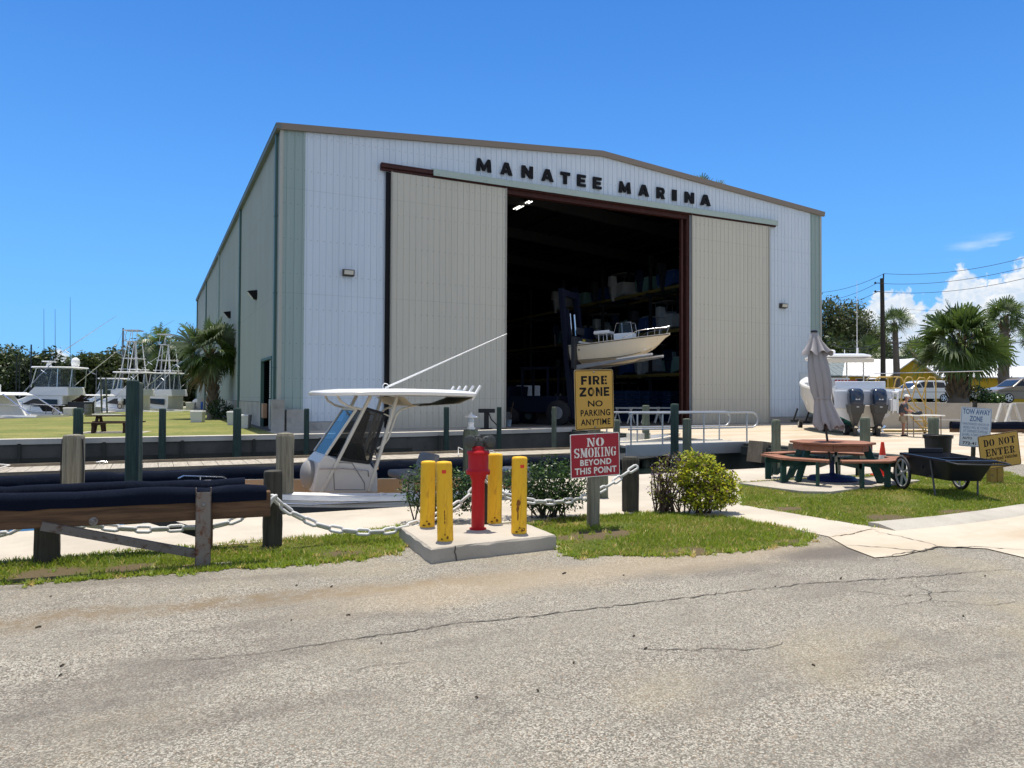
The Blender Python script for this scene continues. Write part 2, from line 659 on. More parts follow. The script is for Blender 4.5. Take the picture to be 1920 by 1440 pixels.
def stencil(ch):
    """blocky slab-serif stencil letter on a 10 x 10 cell: list of polygons or quad strips"""
    P = []

    def rect(a, b, c, d):
        P.append([(a, c), (b, c), (b, d), (a, d)])

    def stem(a, b, s=.9):
        P.append([(a - s, 0), (b + s, 0), (b + s, .8), (b, 1.3), (b, 8.7), (b + s, 9.2), (b + s, 10), (a - s, 10), (a - s, 9.2), (a, 8.7), (a, 1.3), (a - s, .8)])

    def strip(o, q):
        for i in range(len(o) - 1):
            P.append([o[i], o[i + 1], q[-2 - i], q[-1 - i]])
    if ch == 'O':
        strip(*arc(4.6, 5, 4.6, 5.1, 1.5, 4.3, 97, 263))
        strip(*arc(5.4, 5, 4.6, 5.1, 1.5, 4.3, -83, 83))
    elif ch == 'D':
        stem(1.2, 3.9, 1.1)
        strip(*arc(4.8, 5, 5.2, 5, 2, 4.1, -88, 88))
    elif ch == 'I':
        stem(3.2, 6.8, 1.6)
    elif ch == 'N':
        stem(1, 2.6)
        P.append([(.2, 10), (3.6, 10), (9, 0.2), (9, 0), (6.6, 0), (3.1, 6.6), (3.1, 8)])
        P.append([(7, 9.2), (7, 10), (10, 10), (10, 9.2), (9.2, 8.8), (9.2, 1), (8.0, 3.2), (8, 8.8)])
    elif ch == 'M':
        P.append([(0, 0), (2.4, 0), (2.4, .8), (1.7, 1.2), (1.7, 7), (1, 8.8), (.9, 1.2), (0, .8)])
        P.append([(.2, 10), (3.2, 10), (5.2, 4), (4.6, .6), (4.2, .6)])
        P.append([(5.5, 4.4), (6.8, 10), (6.4, 10), (7, 10), (7, 0), (6.6, 0), (5.2, 1.5)])
        P.append([(7.3, 0), (10, 0), (10, .8), (9.5, 1.2), (9.5, 8.8), (10, 9.2), (10, 10), (7.3, 10)])
    elif ch == 'T':
        rect(3.4, 6.6, .8, 8.6)
        rect(2.4, 7.6, 0, .9)
        P.append([(.2, 10), (4.7, 10), (4.7, 8.9), (2, 8.9), (1, 6.8), (.2, 6.8)])
        P.append([(5.3, 10), (9.8, 10), (9.8, 6.8), (9, 6.8), (8, 8.9), (5.3, 8.9)])
    elif ch == 'E':
        stem(1.3, 4.1, 1.1)
        P.append([(4.9, 10), (9.4, 10), (9.4, 7), (8.6, 7), (7.6, 8.9), (4.9, 8.9)])
        P.append([(4.9, 5.6), (6.4, 5.6), (7, 6.8), (7.6, 6.8), (7.6, 3.4), (7, 3.4), (6.4, 4.5), (4.9, 4.5)])
        P.append([(4.9, 0), (9.8, 0), (9.8, 3.2), (9, 3.2), (7.8, 1.1), (4.9, 1.1)])
    elif ch == 'R':
        stem(1.3, 4.1, 1.1)
        strip(*arc(5, 7.4, 4.2, 2.6, 1.6, 1.7, -88, 88))
        P.append([(5.0, 4.4), (6.6, 4.4), (7.6, 3.6), (8, 1.1), (8.6, .8), (10, 1.5), (10, .5), (8.5, 0), (6.2, 0), (5.7, 3)])
    elif ch == 'K':
        stem(1.2, 4.0, 1.1)
        P.append([(4.7, 4.6), (7, 9.2), (6.2, 9.2), (6.2, 10), (9.6, 10), (9.6, 9.2), (8.8, 9), (6.3, 5.4)])
        P.append([(5.2, 5.6), (7.2, 5.8), (9.4, 1), (10, .8), (10, 0), (6, 0), (6, .8), (6.8, 1)])
    elif ch == 'G':
        strip(*arc(4.6, 5, 4.6, 5.1, 1.6, 4.3, 97, 263))
        P.append([(5.4, 9.9), (7.6, 9.3), (8.6, 10), (9.2, 10), (9.2, 6.6), (8.5, 6.6), (7.3, 8.6), (5.4, 9.2)])
        P.append([(5.4, 0), (7, .3), (9, 1), (9, 3.6), (9.8, 4), (9.8, 4.8), (5.4, 4.8), (5.4, 4), (6.2, 3.7), (6.2, 1.1), (5.4, .8)])
    elif ch == 'S':
        strip(*arc(4.4, 7.3, 4.2, 2.8, 1.3, 1.5, 80, 262))
        strip(*arc(5.4, 2.8, 4.2, 2.8, 1.3, 1.5, -100, 82))
        P.append([(5, 10), (7, 9.3), (8.2, 10), (8.9, 10), (8.9, 6.8), (8.2, 6.8), (7, 8.6), (5, 9.2)])
        P.append([(4.8, 0), (3, .7), (1.6, 0), (.9, 0), (.9, 3.4), (1.6, 3.4), (2.9, 1.5), (4.8, .8)])
        P.append([(1.2, 6.5), (4, 6.2), (8.4, 3.9), (6, 3.4), (2, 5.1)])
    return P


def put_stencil(mb, txt, x0, x1, z0, z1, y, gap=.12):
    n = len(txt)
    wt = [0.55 if c == ' ' else (.62 if c == 'I' else 1.25 if c == 'M' else 1) for c in txt]
    tot = sum(wt) + gap * (n - 1)
    k = (x1 - x0) / tot
    x = x0
    for c, w in zip(txt, wt):
        if c != ' ':
            for j, p in enumerate(stencil(c)):
                yy = y - .0001 * (j % 3)
                mb.add([(x + a / 10 * w * k, yy, z0 + b / 10 * (z1 - z0)) for a, b in p], [tuple(range(len(p)))])
        x += (w + gap) * k


def block(ch):
    """heavy sans capitals on a 10 x 10 cell"""
    D = {'I': [[(0, 0), (10, 0), (10, 10), (0, 10)]],
         'T': [[(0, 7.4), (10, 7.4), (10, 10), (0, 10)], [(3.3, 0), (6.7, 0), (6.7, 7.4), (3.3, 7.4)]],
         'E': [[(0, 0), (3.6, 0), (3.6, 10), (0, 10)], [(3.6, 0), (10, 0), (10, 2.2), (3.6, 2.2)], [(3.6, 3.9), (9, 3.9), (9, 6.1), (3.6, 6.1)], [(3.6, 7.8), (10, 7.8), (10, 10), (3.6, 10)]],
         'F': [[(0, 0), (3.8, 0), (3.8, 10), (0, 10)], [(3.8, 3.7), (9, 3.7), (9, 6), (3.8, 6)], [(3.8, 7.7), (10, 7.7), (10, 10), (3.8, 10)]],
         'N': [[(0, 0), (2.9, 0), (2.9, 10), (0, 10)], [(7.1, 0), (10, 0), (10, 10), (7.1, 10)], [(2.9, 10), (2.9, 5.4), (7.1, 0), (7.1, 4.6)]],
         'M': [[(0, 0), (2.5, 0), (2.5, 10), (.8, 10)], [(7.5, 0), (10, 0), (9.2, 10), (7.5, 10)], [(2.5, 10), (2.5, 5.6), (4.3, 0.6), (5, 4.4)], [(7.5, 10), (5, 4.4), (5.7, .6), (7.5, 5.6)], [(4.3, .6), (5.7, .6), (5, 4.4)]],
         'A': [[(0, 0), (2.9, 0), (5, 7.2), (5, 10), (3.4, 10)], [(10, 0), (6.6, 10), (5, 10), (5, 7.2), (7.1, 0)], [(3.4, 1.8), (6.6, 1.8), (6.0, 4), (4, 4)]],
         'Z': [[(0, 0), (10, 0), (10, 2.3), (0, 2.3)], [(0, 7.7), (10, 7.7), (10, 10), (0, 10)], [(0, 2.3), (4.2, 2.3), (10, 7.7), (5.8, 7.7)]]}
    if ch in D:
        return D[ch]
    P = []

    def strip(o, q):
        for i in range(len(o) - 1):
            P.append([o[i], o[i + 1], q[-2 - i], q[-1 - i]])
    if ch == 'O':
        strip(*arc(5, 5, 5, 5.1, 2.0, 2.6, 0, 360, 28))
    if ch == 'R':
        P.append([(0, 0), (3.3, 0), (3.3, 10), (0, 10)])
        P.append([(3.3, 8.1), (6, 8.1), (6, 10), (3.3, 10)])
        P.append([(3.3, 3.7), (6, 3.7), (6, 5.6), (3.3, 5.6)])
        strip(*arc(6, 6.85, 3.6, 3.15, .9, 1.25, -90, 90))
        P.append([(4, 3.7), (7.4, 4.2), (10, 0), (6.4, 0)])
    return P


def put_block(mb, txt, x0, x1, z0, z1, y, gap=.22, depth=0.0):
    wt = [.38 if c == 'I' else 1.2 if c == 'M' else .85 if c in 'EF' else 1 for c in txt]
    k = (x1 - x0) / (sum(wt) + gap * (len(txt) - 1))
    x = x0
    for c, w in zip(txt, wt):
        for p in block(c):
            q = [(x + a / 10 * w * k, z0 + b / 10 * (z1 - z0)) for a, b in p]
            if depth:
                mb.prism(q, y - depth, y, 'xz')
            else:
                mb.add([(a, y, b) for a, b in q], [tuple(range(len(q)))])
        x += (w + gap) * k


random.seed(7)
rng = np.random.default_rng(7)
# ================================================================== SETTING
def pts(*pp, z=0.0):
    return [sv(gnd(x, y, z)) for x, y in pp]


def rough_poly(poly, step=.12, amp=.03, seed=1, keep=None):
    """subdivide a polygon's edges and make them ragged (edges longer than keep stay straight)"""
    r = random.Random(seed)
    out = []
    for i, p in enumerate(poly):
        q = poly[(i + 1) % len(poly)]
        L = math.dist(p, q)
        n = 1 if (keep and L > keep) else max(1, int(L / step))
        for k in range(n):
            t = k / n
            a = amp if k or n == 1 else amp * .5
            out.append((p[0] + (q[0] - p[0]) * t + r.gauss(0, a), p[1] + (q[1] - p[1]) * t + r.gauss(0, a)))
    return out


def sheet(name, poly, z, m, thick=0.0, kind='structure', bev=0):
    mb = MB()
    if thick:
        mb.prism(poly, z - thick, z)
    else:
        mb.add([(a, b, z) for a, b in poly], [tuple(range(len(poly)))])
    o = mb.build(name, m, loc=C0, rotz=BA, bev=bev)
    if not thick and o.data.polygons[0].normal.z < 0:
        o.data.flip_normals()
    return tag(o, kind=kind)


def road_mat():
    m, nt = nodes_of('asphalt')
    g = NG(nt)
    v = g.coord()
    n1 = g.noise(v, .55, 5, .6)
    n2 = g.noise(v, 3.2, 6, .65)
    c = g.mix(n1, (.232, .217, .178), (.315, .296, .245))
    c = g.mix(g.m('MULTIPLY', g.step(n2, .5, .72), .45), c, (.335, .29, .215))
    # exposed aggregate: pale and dark stones of about a centimetre in a grey binder
    vv = g.n('ShaderNodeVectorMath', operation='ADD')
    wn = g.n('ShaderNodeTexNoise')
    wn.inputs['Scale'].default_value = 60
    nt.links.new(v, wn.inputs['Vector'])
    ws = g.n('ShaderNodeVectorMath', operation='SCALE')
    ws.inputs['Scale'].default_value = .012
    nt.links.new(wn.outputs['Color'], ws.inputs[0])
    nt.links.new(v, vv.inputs[0])
    nt.links.new(ws.outputs[0], vv.inputs[1])
    cellc = g.vor(vv.outputs[0], 118, 'F1', 'Color')
    sep = g.n('ShaderNodeSeparateColor')
    nt.links.new(cellc, sep.inputs[0])
    r = sep.outputs[0]
    cd = g.vor(vv.outputs[0], 118, 'F1', 'Distance')
    loose = g.noise(v, 1.1, 5, .6)
    amt = g.m('ADD', .40, g.m('MULTIPLY', g.step(loose, .36, .68), .45))
    c = g.mix(g.m('MULTIPLY', g.step(r, .38, .95), amt), c, (.60, .562, .468))
    c = g.mix(g.m('MULTIPLY', g.step(r, .45, .04), g.m('MULTIPLY', amt, .85)), c, (.05, .044, .036))
    c = g.mix(g.m('MULTIPLY', g.step(sep.outputs[1], .9, .96), .5), c, (.36, .22, .12))
    c = g.mix(g.m('MULTIPLY', g.step(cd, .42, .75), .5), c, (.09, .08, .066))
    fine = g.noise(v, 210, 3, .7)
    c = g.mix(g.m('MULTIPLY', g.step(fine, .54, .72), .4), c, (.075, .066, .055))
    mid = g.noise(v, 24, 4, .7)
    c = g.mix(g.m('MULTIPLY', g.step(mid, .54, .7), .35), c, (.10, .09, .075))
    # worn and stained areas
    vs = g.coord((.35, 1.3, 1))
    n3 = g.noise(vs, .9, 7, .65, .5)
    c = g.mix(g.m('MULTIPLY', g.step(n3, .47, .68), .5), c, (.115, .102, .088))
    n4 = g.noise(g.coord((.8, 2.2, 1)), 1.1, 8, .7, .8)
    c = g.mix(g.m('MULTIPLY', g.step(n4, .57, .72), .45), c, (.10, .09, .08))
    yel = g.noise(v, .42, 4)
    c = g.mix(g.m('MULTIPLY', g.step(yel, .5, .7), .36), c, (.36, .30, .185))
    sx = g.n('ShaderNodeSeparateXYZ')
    nt.links.new(v, sx.inputs[0])
    S, VV = sx.outputs[0], sx.outputs[1]
    wob = g.m('MULTIPLY', g.m('SUBTRACT', g.noise(v, 1.3, 5), .5), .75)
    # run-off silt along the verge
    line = g.m('ABSOLUTE', g.m('ADD', g.m('ADD', VV, g.m('MULTIPLY', S, .06)), g.m('ADD', wob, 29.02)))
    band = g.m('MULTIPLY', g.step(line, .30, .03), g.step(S, -1.2, -3.4))
    band = g.m('MULTIPLY', band, g.step(g.noise(v, 6, 6, .7), .30, .62))
    c = g.mix(g.m('MULTIPLY', band, .85), c, (.20, .15, .09))
    line2 = g.m('ABSOLUTE', g.m('ADD', VV, g.m('ADD', wob, 29.1)))
    band2 = g.m('MULTIPLY', g.m('MULTIPLY', g.step(line2, .62, .1), g.step(S, -4.6, -3.2)), g.step(S, 3.2, .6))
    c = g.mix(g.m('MULTIPLY', band2, .42), c, (.40, .315, .20))
    # damp earth by the path
    e = sv(gnd(1560, 1035))
    dx = g.m('DIVIDE', g.m('SUBTRACT', S, e[0]), .85)
    dy = g.m('DIVIDE', g.m('SUBTRACT', VV, e[1]), .36)
    rr = g.m('ADD', g.m('SQRT', g.m('ADD', g.m('MULTIPLY', dx, dx), g.m('MULTIPLY', dy, dy))), g.m('MULTIPLY', wob, 1.4))
    c = g.mix(g.m('MULTIPLY', g.step(rr, 1.15, .3), .8), c, (.125, .11, .095))
    # hairline map cracking to the right
    vd = g.n('ShaderNodeVectorMath', operation='ADD')
    nz = g.n('ShaderNodeTexNoise')
    nz.inputs['Scale'].default_value = 3
    nt.links.new(v, nz.inputs['Vector'])
    sc = g.n('ShaderNodeVectorMath', operation='SCALE')
    sc.inputs['Scale'].default_value = .35
    nt.links.new(nz.outputs['Color'], sc.inputs[0])
    nt.links.new(v, vd.inputs[0])
    nt.links.new(sc.outputs[0], vd.inputs[1])
    ed = g.vor(vd.outputs[0], 1.5, 'DISTANCE_TO_EDGE')
    ck = g.m('MULTIPLY', g.step(ed, .018, .004), g.step(g.m('ADD', S, g.m('MULTIPLY', wob, 2)), 2.2, 3.4))
    ck = g.m('MULTIPLY', ck, g.step(VV, -32.5, -31.3))
    ck = g.m('MULTIPLY', ck, g.step(g.noise(v, 1.1, 4), .38, .55))
    c = g.mix(g.m('MULTIPLY', ck, .8), c, (.07, .062, .055))
    h = g.m('ADD', g.m('MULTIPLY', r, .8), g.m('MULTIPLY', fine, .6))
    h = g.m('SUBTRACT', h, g.m('MULTIPLY', ck, 2))
    g.out(c, .9, 0, g.bump(h, .9, .008), .2)
    return m


def concrete_mat(name, col, col2, stain=(.2, .17, .13), grit=.5, rust=None):
    m, nt = nodes_of(name)
    g = NG(nt)
    v = g.coord()
    a = g.noise(v, .8, 7, .65)
    c = g.mix(g.step(a, .3, .7), col, col2)
    b = g.noise(g.coord((.5, 1.4, 1)), 1.7, 9, .7, .5)
    c = g.mix(g.m('MULTIPLY', g.step(b, .55, .75), .5), c, stain)
    if rust:
        d = g.noise(g.coord((.16, 1, 1)), .8, 5, .6)
        c = g.mix(g.m('MULTIPLY', g.step(d, .46, .66), .55), c, rust)
    f = g.noise(v, 55, 6, .75)
    c = g.mix(g.m('MULTIPLY', g.step(f, .52, .72), grit), c, tuple(x * .55 for x in col))
    g.out(c, .85, 0, g.bump(f, .35, .004), .3)
    MATS[name] = m
    return m


def lawn_mat(name, c1, c2, c3, scale=1.0, bare=()):
    m, nt = nodes_of(name)
    g = NG(nt)
    v = g.coord()
    a = g.noise(v, .35 * scale, 6, .65)
    b = g.noise(v, 9 * scale, 8, .75)
    d = g.noise(v, 1.6 * scale, 5, .6)
    c = g.mix(g.step(a, .32, .68), c1, c2)
    c = g.mix(g.m('MULTIPLY', g.step(d, .5, .72), .6), c, c3)
    c = g.mix(g.m('MULTIPLY', g.step(b, .4, .7), .55), c, tuple(x * .45 for x in c1))
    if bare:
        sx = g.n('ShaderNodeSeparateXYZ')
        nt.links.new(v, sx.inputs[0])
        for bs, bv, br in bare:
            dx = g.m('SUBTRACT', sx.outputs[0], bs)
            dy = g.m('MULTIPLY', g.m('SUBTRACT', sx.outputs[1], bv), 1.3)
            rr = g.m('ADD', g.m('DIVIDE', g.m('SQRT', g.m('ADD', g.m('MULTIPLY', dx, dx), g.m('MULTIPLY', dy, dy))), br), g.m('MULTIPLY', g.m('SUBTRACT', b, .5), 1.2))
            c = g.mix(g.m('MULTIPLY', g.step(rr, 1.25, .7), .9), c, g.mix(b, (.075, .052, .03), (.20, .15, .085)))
    g.out(c, .9, 0, g.bump(b, .8, .05), .2)
    return m


def water_mat():
    m, nt = nodes_of('basin_water')
    g = NG(nt)
    v = g.coord((1, 1, 1))
    a = g.noise(v, 1.6, 5, .55, .6)
    g.out((.012, .022, .02), .06, 0, g.bump(a, .25, .12), .5)
    return m


WATER_Z = -1.15
ASPH = road_mat()
CONC = concrete_mat('walk_concrete', (.40, .355, .285), (.50, .45, .365), (.30, .26, .20))
APRON = concrete_mat('apron_concrete', (.44, .38, .285), (.52, .46, .365), (.33, .245, .15), .35, (.38, .26, .145))
PADC = concrete_mat('pad_concrete', (.34, .305, .25), (.45, .41, .34), (.2, .175, .14), .45)
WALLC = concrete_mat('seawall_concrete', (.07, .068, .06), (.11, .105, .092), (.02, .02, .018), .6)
RIMC = concrete_mat('rim_concrete', (.48, .44, .375), (.56, .52, .45), (.38, .36, .32), .3)

mb = MB()
mb.add([(-900, -300, WATER_Z), (900, -300, WATER_Z), (900, 1500, WATER_Z), (-900, 1500, WATER_Z)], [(0, 1, 2, 3)])
tag(mb.build('water', water_mat()), kind='structure')

CS = .8                                             # where the near quay steps back
sheet('road', [(-300, -300), (300, -300), (300, -22.3), (CS, -22.3), (CS, -24.6), (-300, -24.6)], 0, ASPH, 2.0)
walk = [(-60, -26.32)] + pts((1062, 972), (1215, 962), (1352, 969), (1450, 985), (1553, 1007), (1641, 990), (1500, 966), (1392, 948), (1384, 905.5)) + \
    [(14.1, -23.95), (14.1, -22.3), (CS, -22.3), (CS, -24.6), (-60, -24.6)]
sheet('walkway', walk, .008, CONC)
sheet('concrete_apron', [(14.1, -24.6), (120, -24.6), (120, 90), (35.3, 90), (35.3, -.3), (14.1, -.3)], .006, APRON, 2.0)
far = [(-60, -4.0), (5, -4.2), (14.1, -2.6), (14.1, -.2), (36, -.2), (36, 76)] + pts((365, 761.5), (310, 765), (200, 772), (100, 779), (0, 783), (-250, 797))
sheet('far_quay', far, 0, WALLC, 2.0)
lawnp = [(-59, -3.6), (-.5, -3.75), (-.5, 1), (-.35, 66)] + pts((355, 763), (310, 767), (200, 774.5), (100, 782), (0, 786), (-250, 801))
sheet('far_lawn', lawnp, .012, lawn_mat('dry_lawn', (.13, .16, .036), (.26, .24, .075), (.08, .12, .02), .7))
cap = [(-60, -4.06), (5, -4.26), (14.08, -2.68), (14.08, -2.2), (5, -3.8), (-60, -3.6)]
sheet('quay_cap', cap, .06, RIMC, .2, bev=.01)
sheet('shed_forecourt', [(-.5, -3.8), (5, -3.8), (14.08, -2.2), (14.08, -.02), (-.5, -.02)], .006, PADC)
# raised street level behind the retaining wall, and the far shores
GR = lawn_mat('verge', (.10, .10, .035), (.17, .15, .06), (.22, .19, .12))


def wsheet(name, poly, z, m, thick=0.0):
    mb = MB()
    if thick:
        mb.prism(poly, z - thick, z)
    else:
        mb.add([(a, b, z) for a, b in poly], [tuple(range(len(poly)))])
    return tag(mb.build(name, m), kind='structure')


RZ = 1.36
wsheet('street_level_ground', [(18.6, 39.75), (500, 39.75), (500, 900), (-160, 900), (-30, 140), (21.8, 50.5)], RZ, GR, 2.4)
wsheet('street', [(19.4, 47.5), (400, 51.0), (400, 60.5), (19.8, 54)], RZ + .006, mat('far_asphalt', (.2, .19, .175), .9, var=.2))
wsheet('far_shore', [(-700, 101), (-75, 101), (-45, 128), (-34, 150), (-80, 900), (-700, 900)], .5, GR, 2.2)

# ---- cracks and joints of the road and the gutter slabs
DARK = mat('crack_dirt', (.085, .076, .064), .95, var=.4, scale=9)


def crack(name, pix, w0, seed, z=.005, jag=.02, m=None):
    r = random.Random(seed)
    P = [Vector((*sv(gnd(x, y)), 0)) for x, y in pix]
    fine = []
    for a, b in zip(P, P[1:]):
        n = max(2, int((b - a).length / .05))
        for k in range(n):
            fine.append(a + (b - a) * (k / n) + Vector((r.gauss(0, jag), r.gauss(0, jag), 0)) * .6)
    fine.append(P[-1])
    mb = MB()
    L, Rr = [], []
    for i, p in enumerate(fine):
        t = (fine[min(i + 1, len(fine) - 1)] - fine[max(i - 1, 0)]).normalized()
        nrm = Vector((-t.y, t.x, 0))
        w = w0 * r.uniform(.35, 1.25) * min(1, .25 + 4 * min(i, len(fine) - 1 - i) / len(fine))
        L.append(p + nrm * w / 2 + Vector((0, 0, z)))
        Rr.append(p - nrm * w / 2 + Vector((0, 0, z)))
    mb.loft([L, Rr], False, False)
    o = mb.build(name, m or DARK, loc=C0, rotz=BA)
    if o.data.polygons[0].normal.z < 0:
        o.data.flip_normals()
    return tag(o, kind='structure')


crack('road_crack', [(292, 1240), (420, 1234), (520, 1222), (600, 1208), (680, 1195), (760, 1186), (850, 1170), (960, 1160), (1100, 1143), (1300, 1120), (1500, 1096), (1720, 1082), (1925, 1066)], .015, 1)
crack('road_crack', [(1180, 1217), (1260, 1218), (1330, 1216), (1400, 1219), (1440, 1216), (1468, 1204)], .009, 2)
crack('road_crack', [(1560, 1104), (1690, 1118), (1800, 1108), (1925, 1115)], .008, 3)
crack('road_crack', [(1640, 1140), (1760, 1126), (1850, 1136), (1925, 1128)], .007, 4)
crack('road_crack', [(640, 1258), (720, 1246), (800, 1240)], .006, 5)
crack('road_crack', [(1700, 1092), (1745, 1110), (1740, 1128), (1790, 1140)], .007, 6)
gut = pts((1553, 1007), (1641, 990), (1700, 984), (1770, 978), (1850, 968), (1921, 956), (2100, 940), (2100, 1060), (1925, 1048), (1850, 1030), (1760, 1026), (1740, 1031), (1690, 1043), (1640, 1047), (1590, 1028))
sheet('gutter_apron', gut, .010, APRON)
kerb = MB()
kp = [(1641, 989.5), (1700, 984), (1770, 977), (1850, 966.5), (1921, 955), (2060, 938)]
kt = [Vector((*sv(gnd(x, y)), 0)) for x, y in kp]
rings = []
for i, p in enumerate(kt):
    t = (kt[min(i + 1, len(kt) - 1)] - kt[max(i - 1, 0)]).normalized()
    q = Vector((t.y, -t.x, 0))
    rings.append([p - q * .10 + Vector((0, 0, -.02)), p - q * .10 + Vector((0, 0, .055)), p + q * .05 + Vector((0, 0, .06)), p + q * .26 + Vector((0, 0, .022)), p + q * .36 + Vector((0, 0, -.02))])
kerb.loft(rings, True)
tag(kerb.build('kerb', concrete_mat('kerb_concrete', (.33, .305, .255), (.45, .42, .36), (.2, .18, .15), .7), loc=C0, rotz=BA, smooth=50), kind='structure')
crack('gutter_crack', [(1553, 1009), (1575, 1006), (1592, 1004), (1632, 994), (1648, 997)], .022, 11, .014)
crack('gutter_crack', [(1585, 1024), (1625, 1026), (1700, 1033), (1748, 1037)], .02, 12, .014)
crack('gutter_crack', [(1664, 1044), (1700, 1038), (1745, 1031), (1760, 1026), (1775, 1029), (1830, 1027), (1925, 1033)], .025, 13, .014)
crack('gutter_crack', [(1641, 998), (1690, 1008), (1735, 1019), (1768, 1028)], .016, 14, .014)

# ---- lawns of the foreground, with real blades
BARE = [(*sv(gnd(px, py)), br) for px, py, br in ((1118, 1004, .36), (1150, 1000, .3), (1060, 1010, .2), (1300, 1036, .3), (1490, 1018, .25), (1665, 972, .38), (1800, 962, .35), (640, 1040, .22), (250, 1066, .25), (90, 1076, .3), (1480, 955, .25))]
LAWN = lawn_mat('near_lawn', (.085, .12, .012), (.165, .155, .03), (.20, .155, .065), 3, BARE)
strip = rough_poly([(-14, -26.34), (-3.1, -26.34)] + pts((752, 988), (757, 1012), (740, 1040), (600, 1056), (420, 1068), (362, 1074), (297, 1076), (150, 1088), (0, 1097)) + [(-14, -27.3)], .1, .025, 3, 6)
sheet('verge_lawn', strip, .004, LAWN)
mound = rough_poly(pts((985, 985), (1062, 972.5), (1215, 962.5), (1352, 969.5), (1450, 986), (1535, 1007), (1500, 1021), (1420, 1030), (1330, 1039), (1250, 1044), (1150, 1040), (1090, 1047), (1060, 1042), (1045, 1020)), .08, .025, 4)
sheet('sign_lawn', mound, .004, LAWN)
rl = pts((1386, 905.5), (1500, 899), (1640, 892), (1760, 886), (1850, 883), (1882, 884.5), (1921, 897), (2080, 925), (2060, 936), (1921, 955), (1850, 966), (1770, 976.5), (1700, 983.5), (1641, 988.5), (1500, 965.5), (1393, 948.5))
rlawn = rough_poly(rl, .1, .02, 5)
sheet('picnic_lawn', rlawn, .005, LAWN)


def blades(name, polys, dens, hmin, hmax, seed, bare):
    r = np.random.default_rng(seed)
    out = []
    for poly in polys:
        P = np.array(poly)
        lo, hi = P.min(0), P.max(0)
        lo = np.maximum(lo, (-9, -60))
        hi = np.minimum(hi, (12.5, 0))
        n = int((hi - lo).prod() * dens)
        q = r.uniform(lo, hi, (n, 2))
        ins = np.zeros(n, bool)
        j = len(P) - 1
        for i in range(len(P)):
            a, b = P[i], P[j]
            cnd = ((a[1] > q[:, 1]) != (b[1] > q[:, 1])) & (q[:, 0] < (b[0] - a[0]) * (q[:, 1] - a[1]) / (b[1] - a[1] + 1e-12) + a[0])
            ins ^= cnd
            j = i
        q = q[ins]
        # thin, patchy growth
        f = np.sin(q[:, 0] * 2.1 + 1.3 * np.sin(q[:, 1] * 3.3)) + np.sin(q[:, 1] * 4.7 + 2 * np.sin(q[:, 0] * 1.7)) + r.normal(0, .7, len(q))
        q = q[f > bare]
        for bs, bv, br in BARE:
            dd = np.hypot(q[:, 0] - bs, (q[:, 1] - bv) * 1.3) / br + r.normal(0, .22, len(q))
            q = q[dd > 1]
        q = q + r.normal(0, .025, q.shape) * (r.random((len(q), 1)) < .5)
        out.append(q)
    q = np.concatenate(out)
    n = len(q)
    h = r.uniform(hmin, hmax, n) * (1 + .35 * np.sin(q[:, 0] * 5.1) * np.sin(q[:, 1] * 6.3))
    a = r.uniform(0, 2 * np.pi, n)
    w = r.uniform(.0045, .009, n)
    ln = r.normal(0, .5, (n, 2)) * h[:, None]
    v = np.zeros((n, 3, 3))
    v[:, 0, 0] = q[:, 0] - np.cos(a) * w
    v[:, 0, 1] = q[:, 1] - np.sin(a) * w
    v[:, 1, 0] = q[:, 0] + np.cos(a) * w
    v[:, 1, 1] = q[:, 1] + np.sin(a) * w
    v[:, 2, 0] = q[:, 0] + ln[:, 0]
    v[:, 2, 1] = q[:, 1] + ln[:, 1]
    v[:, 0, 2] = v[:, 1, 2] = .003
    v[:, 2, 2] = .003 + h
    mi = (r.uniform(0, 1, n) < .10 + .24 * (np.sin(q[:, 0] * 1.9) * np.sin(q[:, 1] * 2.7 + 1) > .35)).astype(int)
    o = arr_mesh(name, v, 3, [leafmat('grass_blade', (.095, .165, .012), (.25, .31, .03), .35), leafmat('dry_blade', (.36, .28, .075), (.5, .40, .15), .3)], mi, None, C0, BA)
    return tag(o, kind='stuff')


slabp = pts((1387, 910), (1426, 916), (1504, 926), (1557, 927), (1619, 919), (1686, 911), (1725, 905), (1640, 898), (1500, 903))
blades('grass', [strip, mound], 3600, .016, .05, 21, -.9)
_rl = rlawn
blades('grass', [_rl], 2600, .018, .05, 22, -.9)
sheet('picnic_slab', slabp, .05, PADC, .06, bev=.008)


def tufts(polys, n, seed):
    r = np.random.default_rng(seed)
    out, mi = [], []
    for poly in polys:
        P = np.array(poly)
        for k in range(n):
            i = r.integers(0, len(P))
            j = r.integers(0, len(P))
            c = P[i] + (P[j] - P[i]) * r.beta(.7, .7) if r.random() < .6 else P[i] + r.normal(0, .04, 2)
            if not (-9 < c[0] < 12):
                continue
            m_ = r.random() < .16
            for q in range(r.integers(6, 14)):
                a = r.uniform(0, 6.283)
                h = r.uniform(.02, .05)
                w = r.uniform(.005, .011)
                b = c + r.normal(0, .02, 2)
                l = np.array([math.cos(a), math.sin(a)]) * h * r.uniform(.3, 1.3)
                sd = np.array([-math.sin(a), math.cos(a)]) * w
                out.append([[*(b - sd), .002], [*(b + sd), .002], [*(b + l), .002 + h]])
                mi.append(int(m_))
    o = arr_mesh('weeds', out, 3, [MATS['grass_blade'], MATS['dry_blade']], mi, None, C0, BA)
    return tag(o, kind='stuff')


tufts([strip, mound, rlawn], 520, 77)
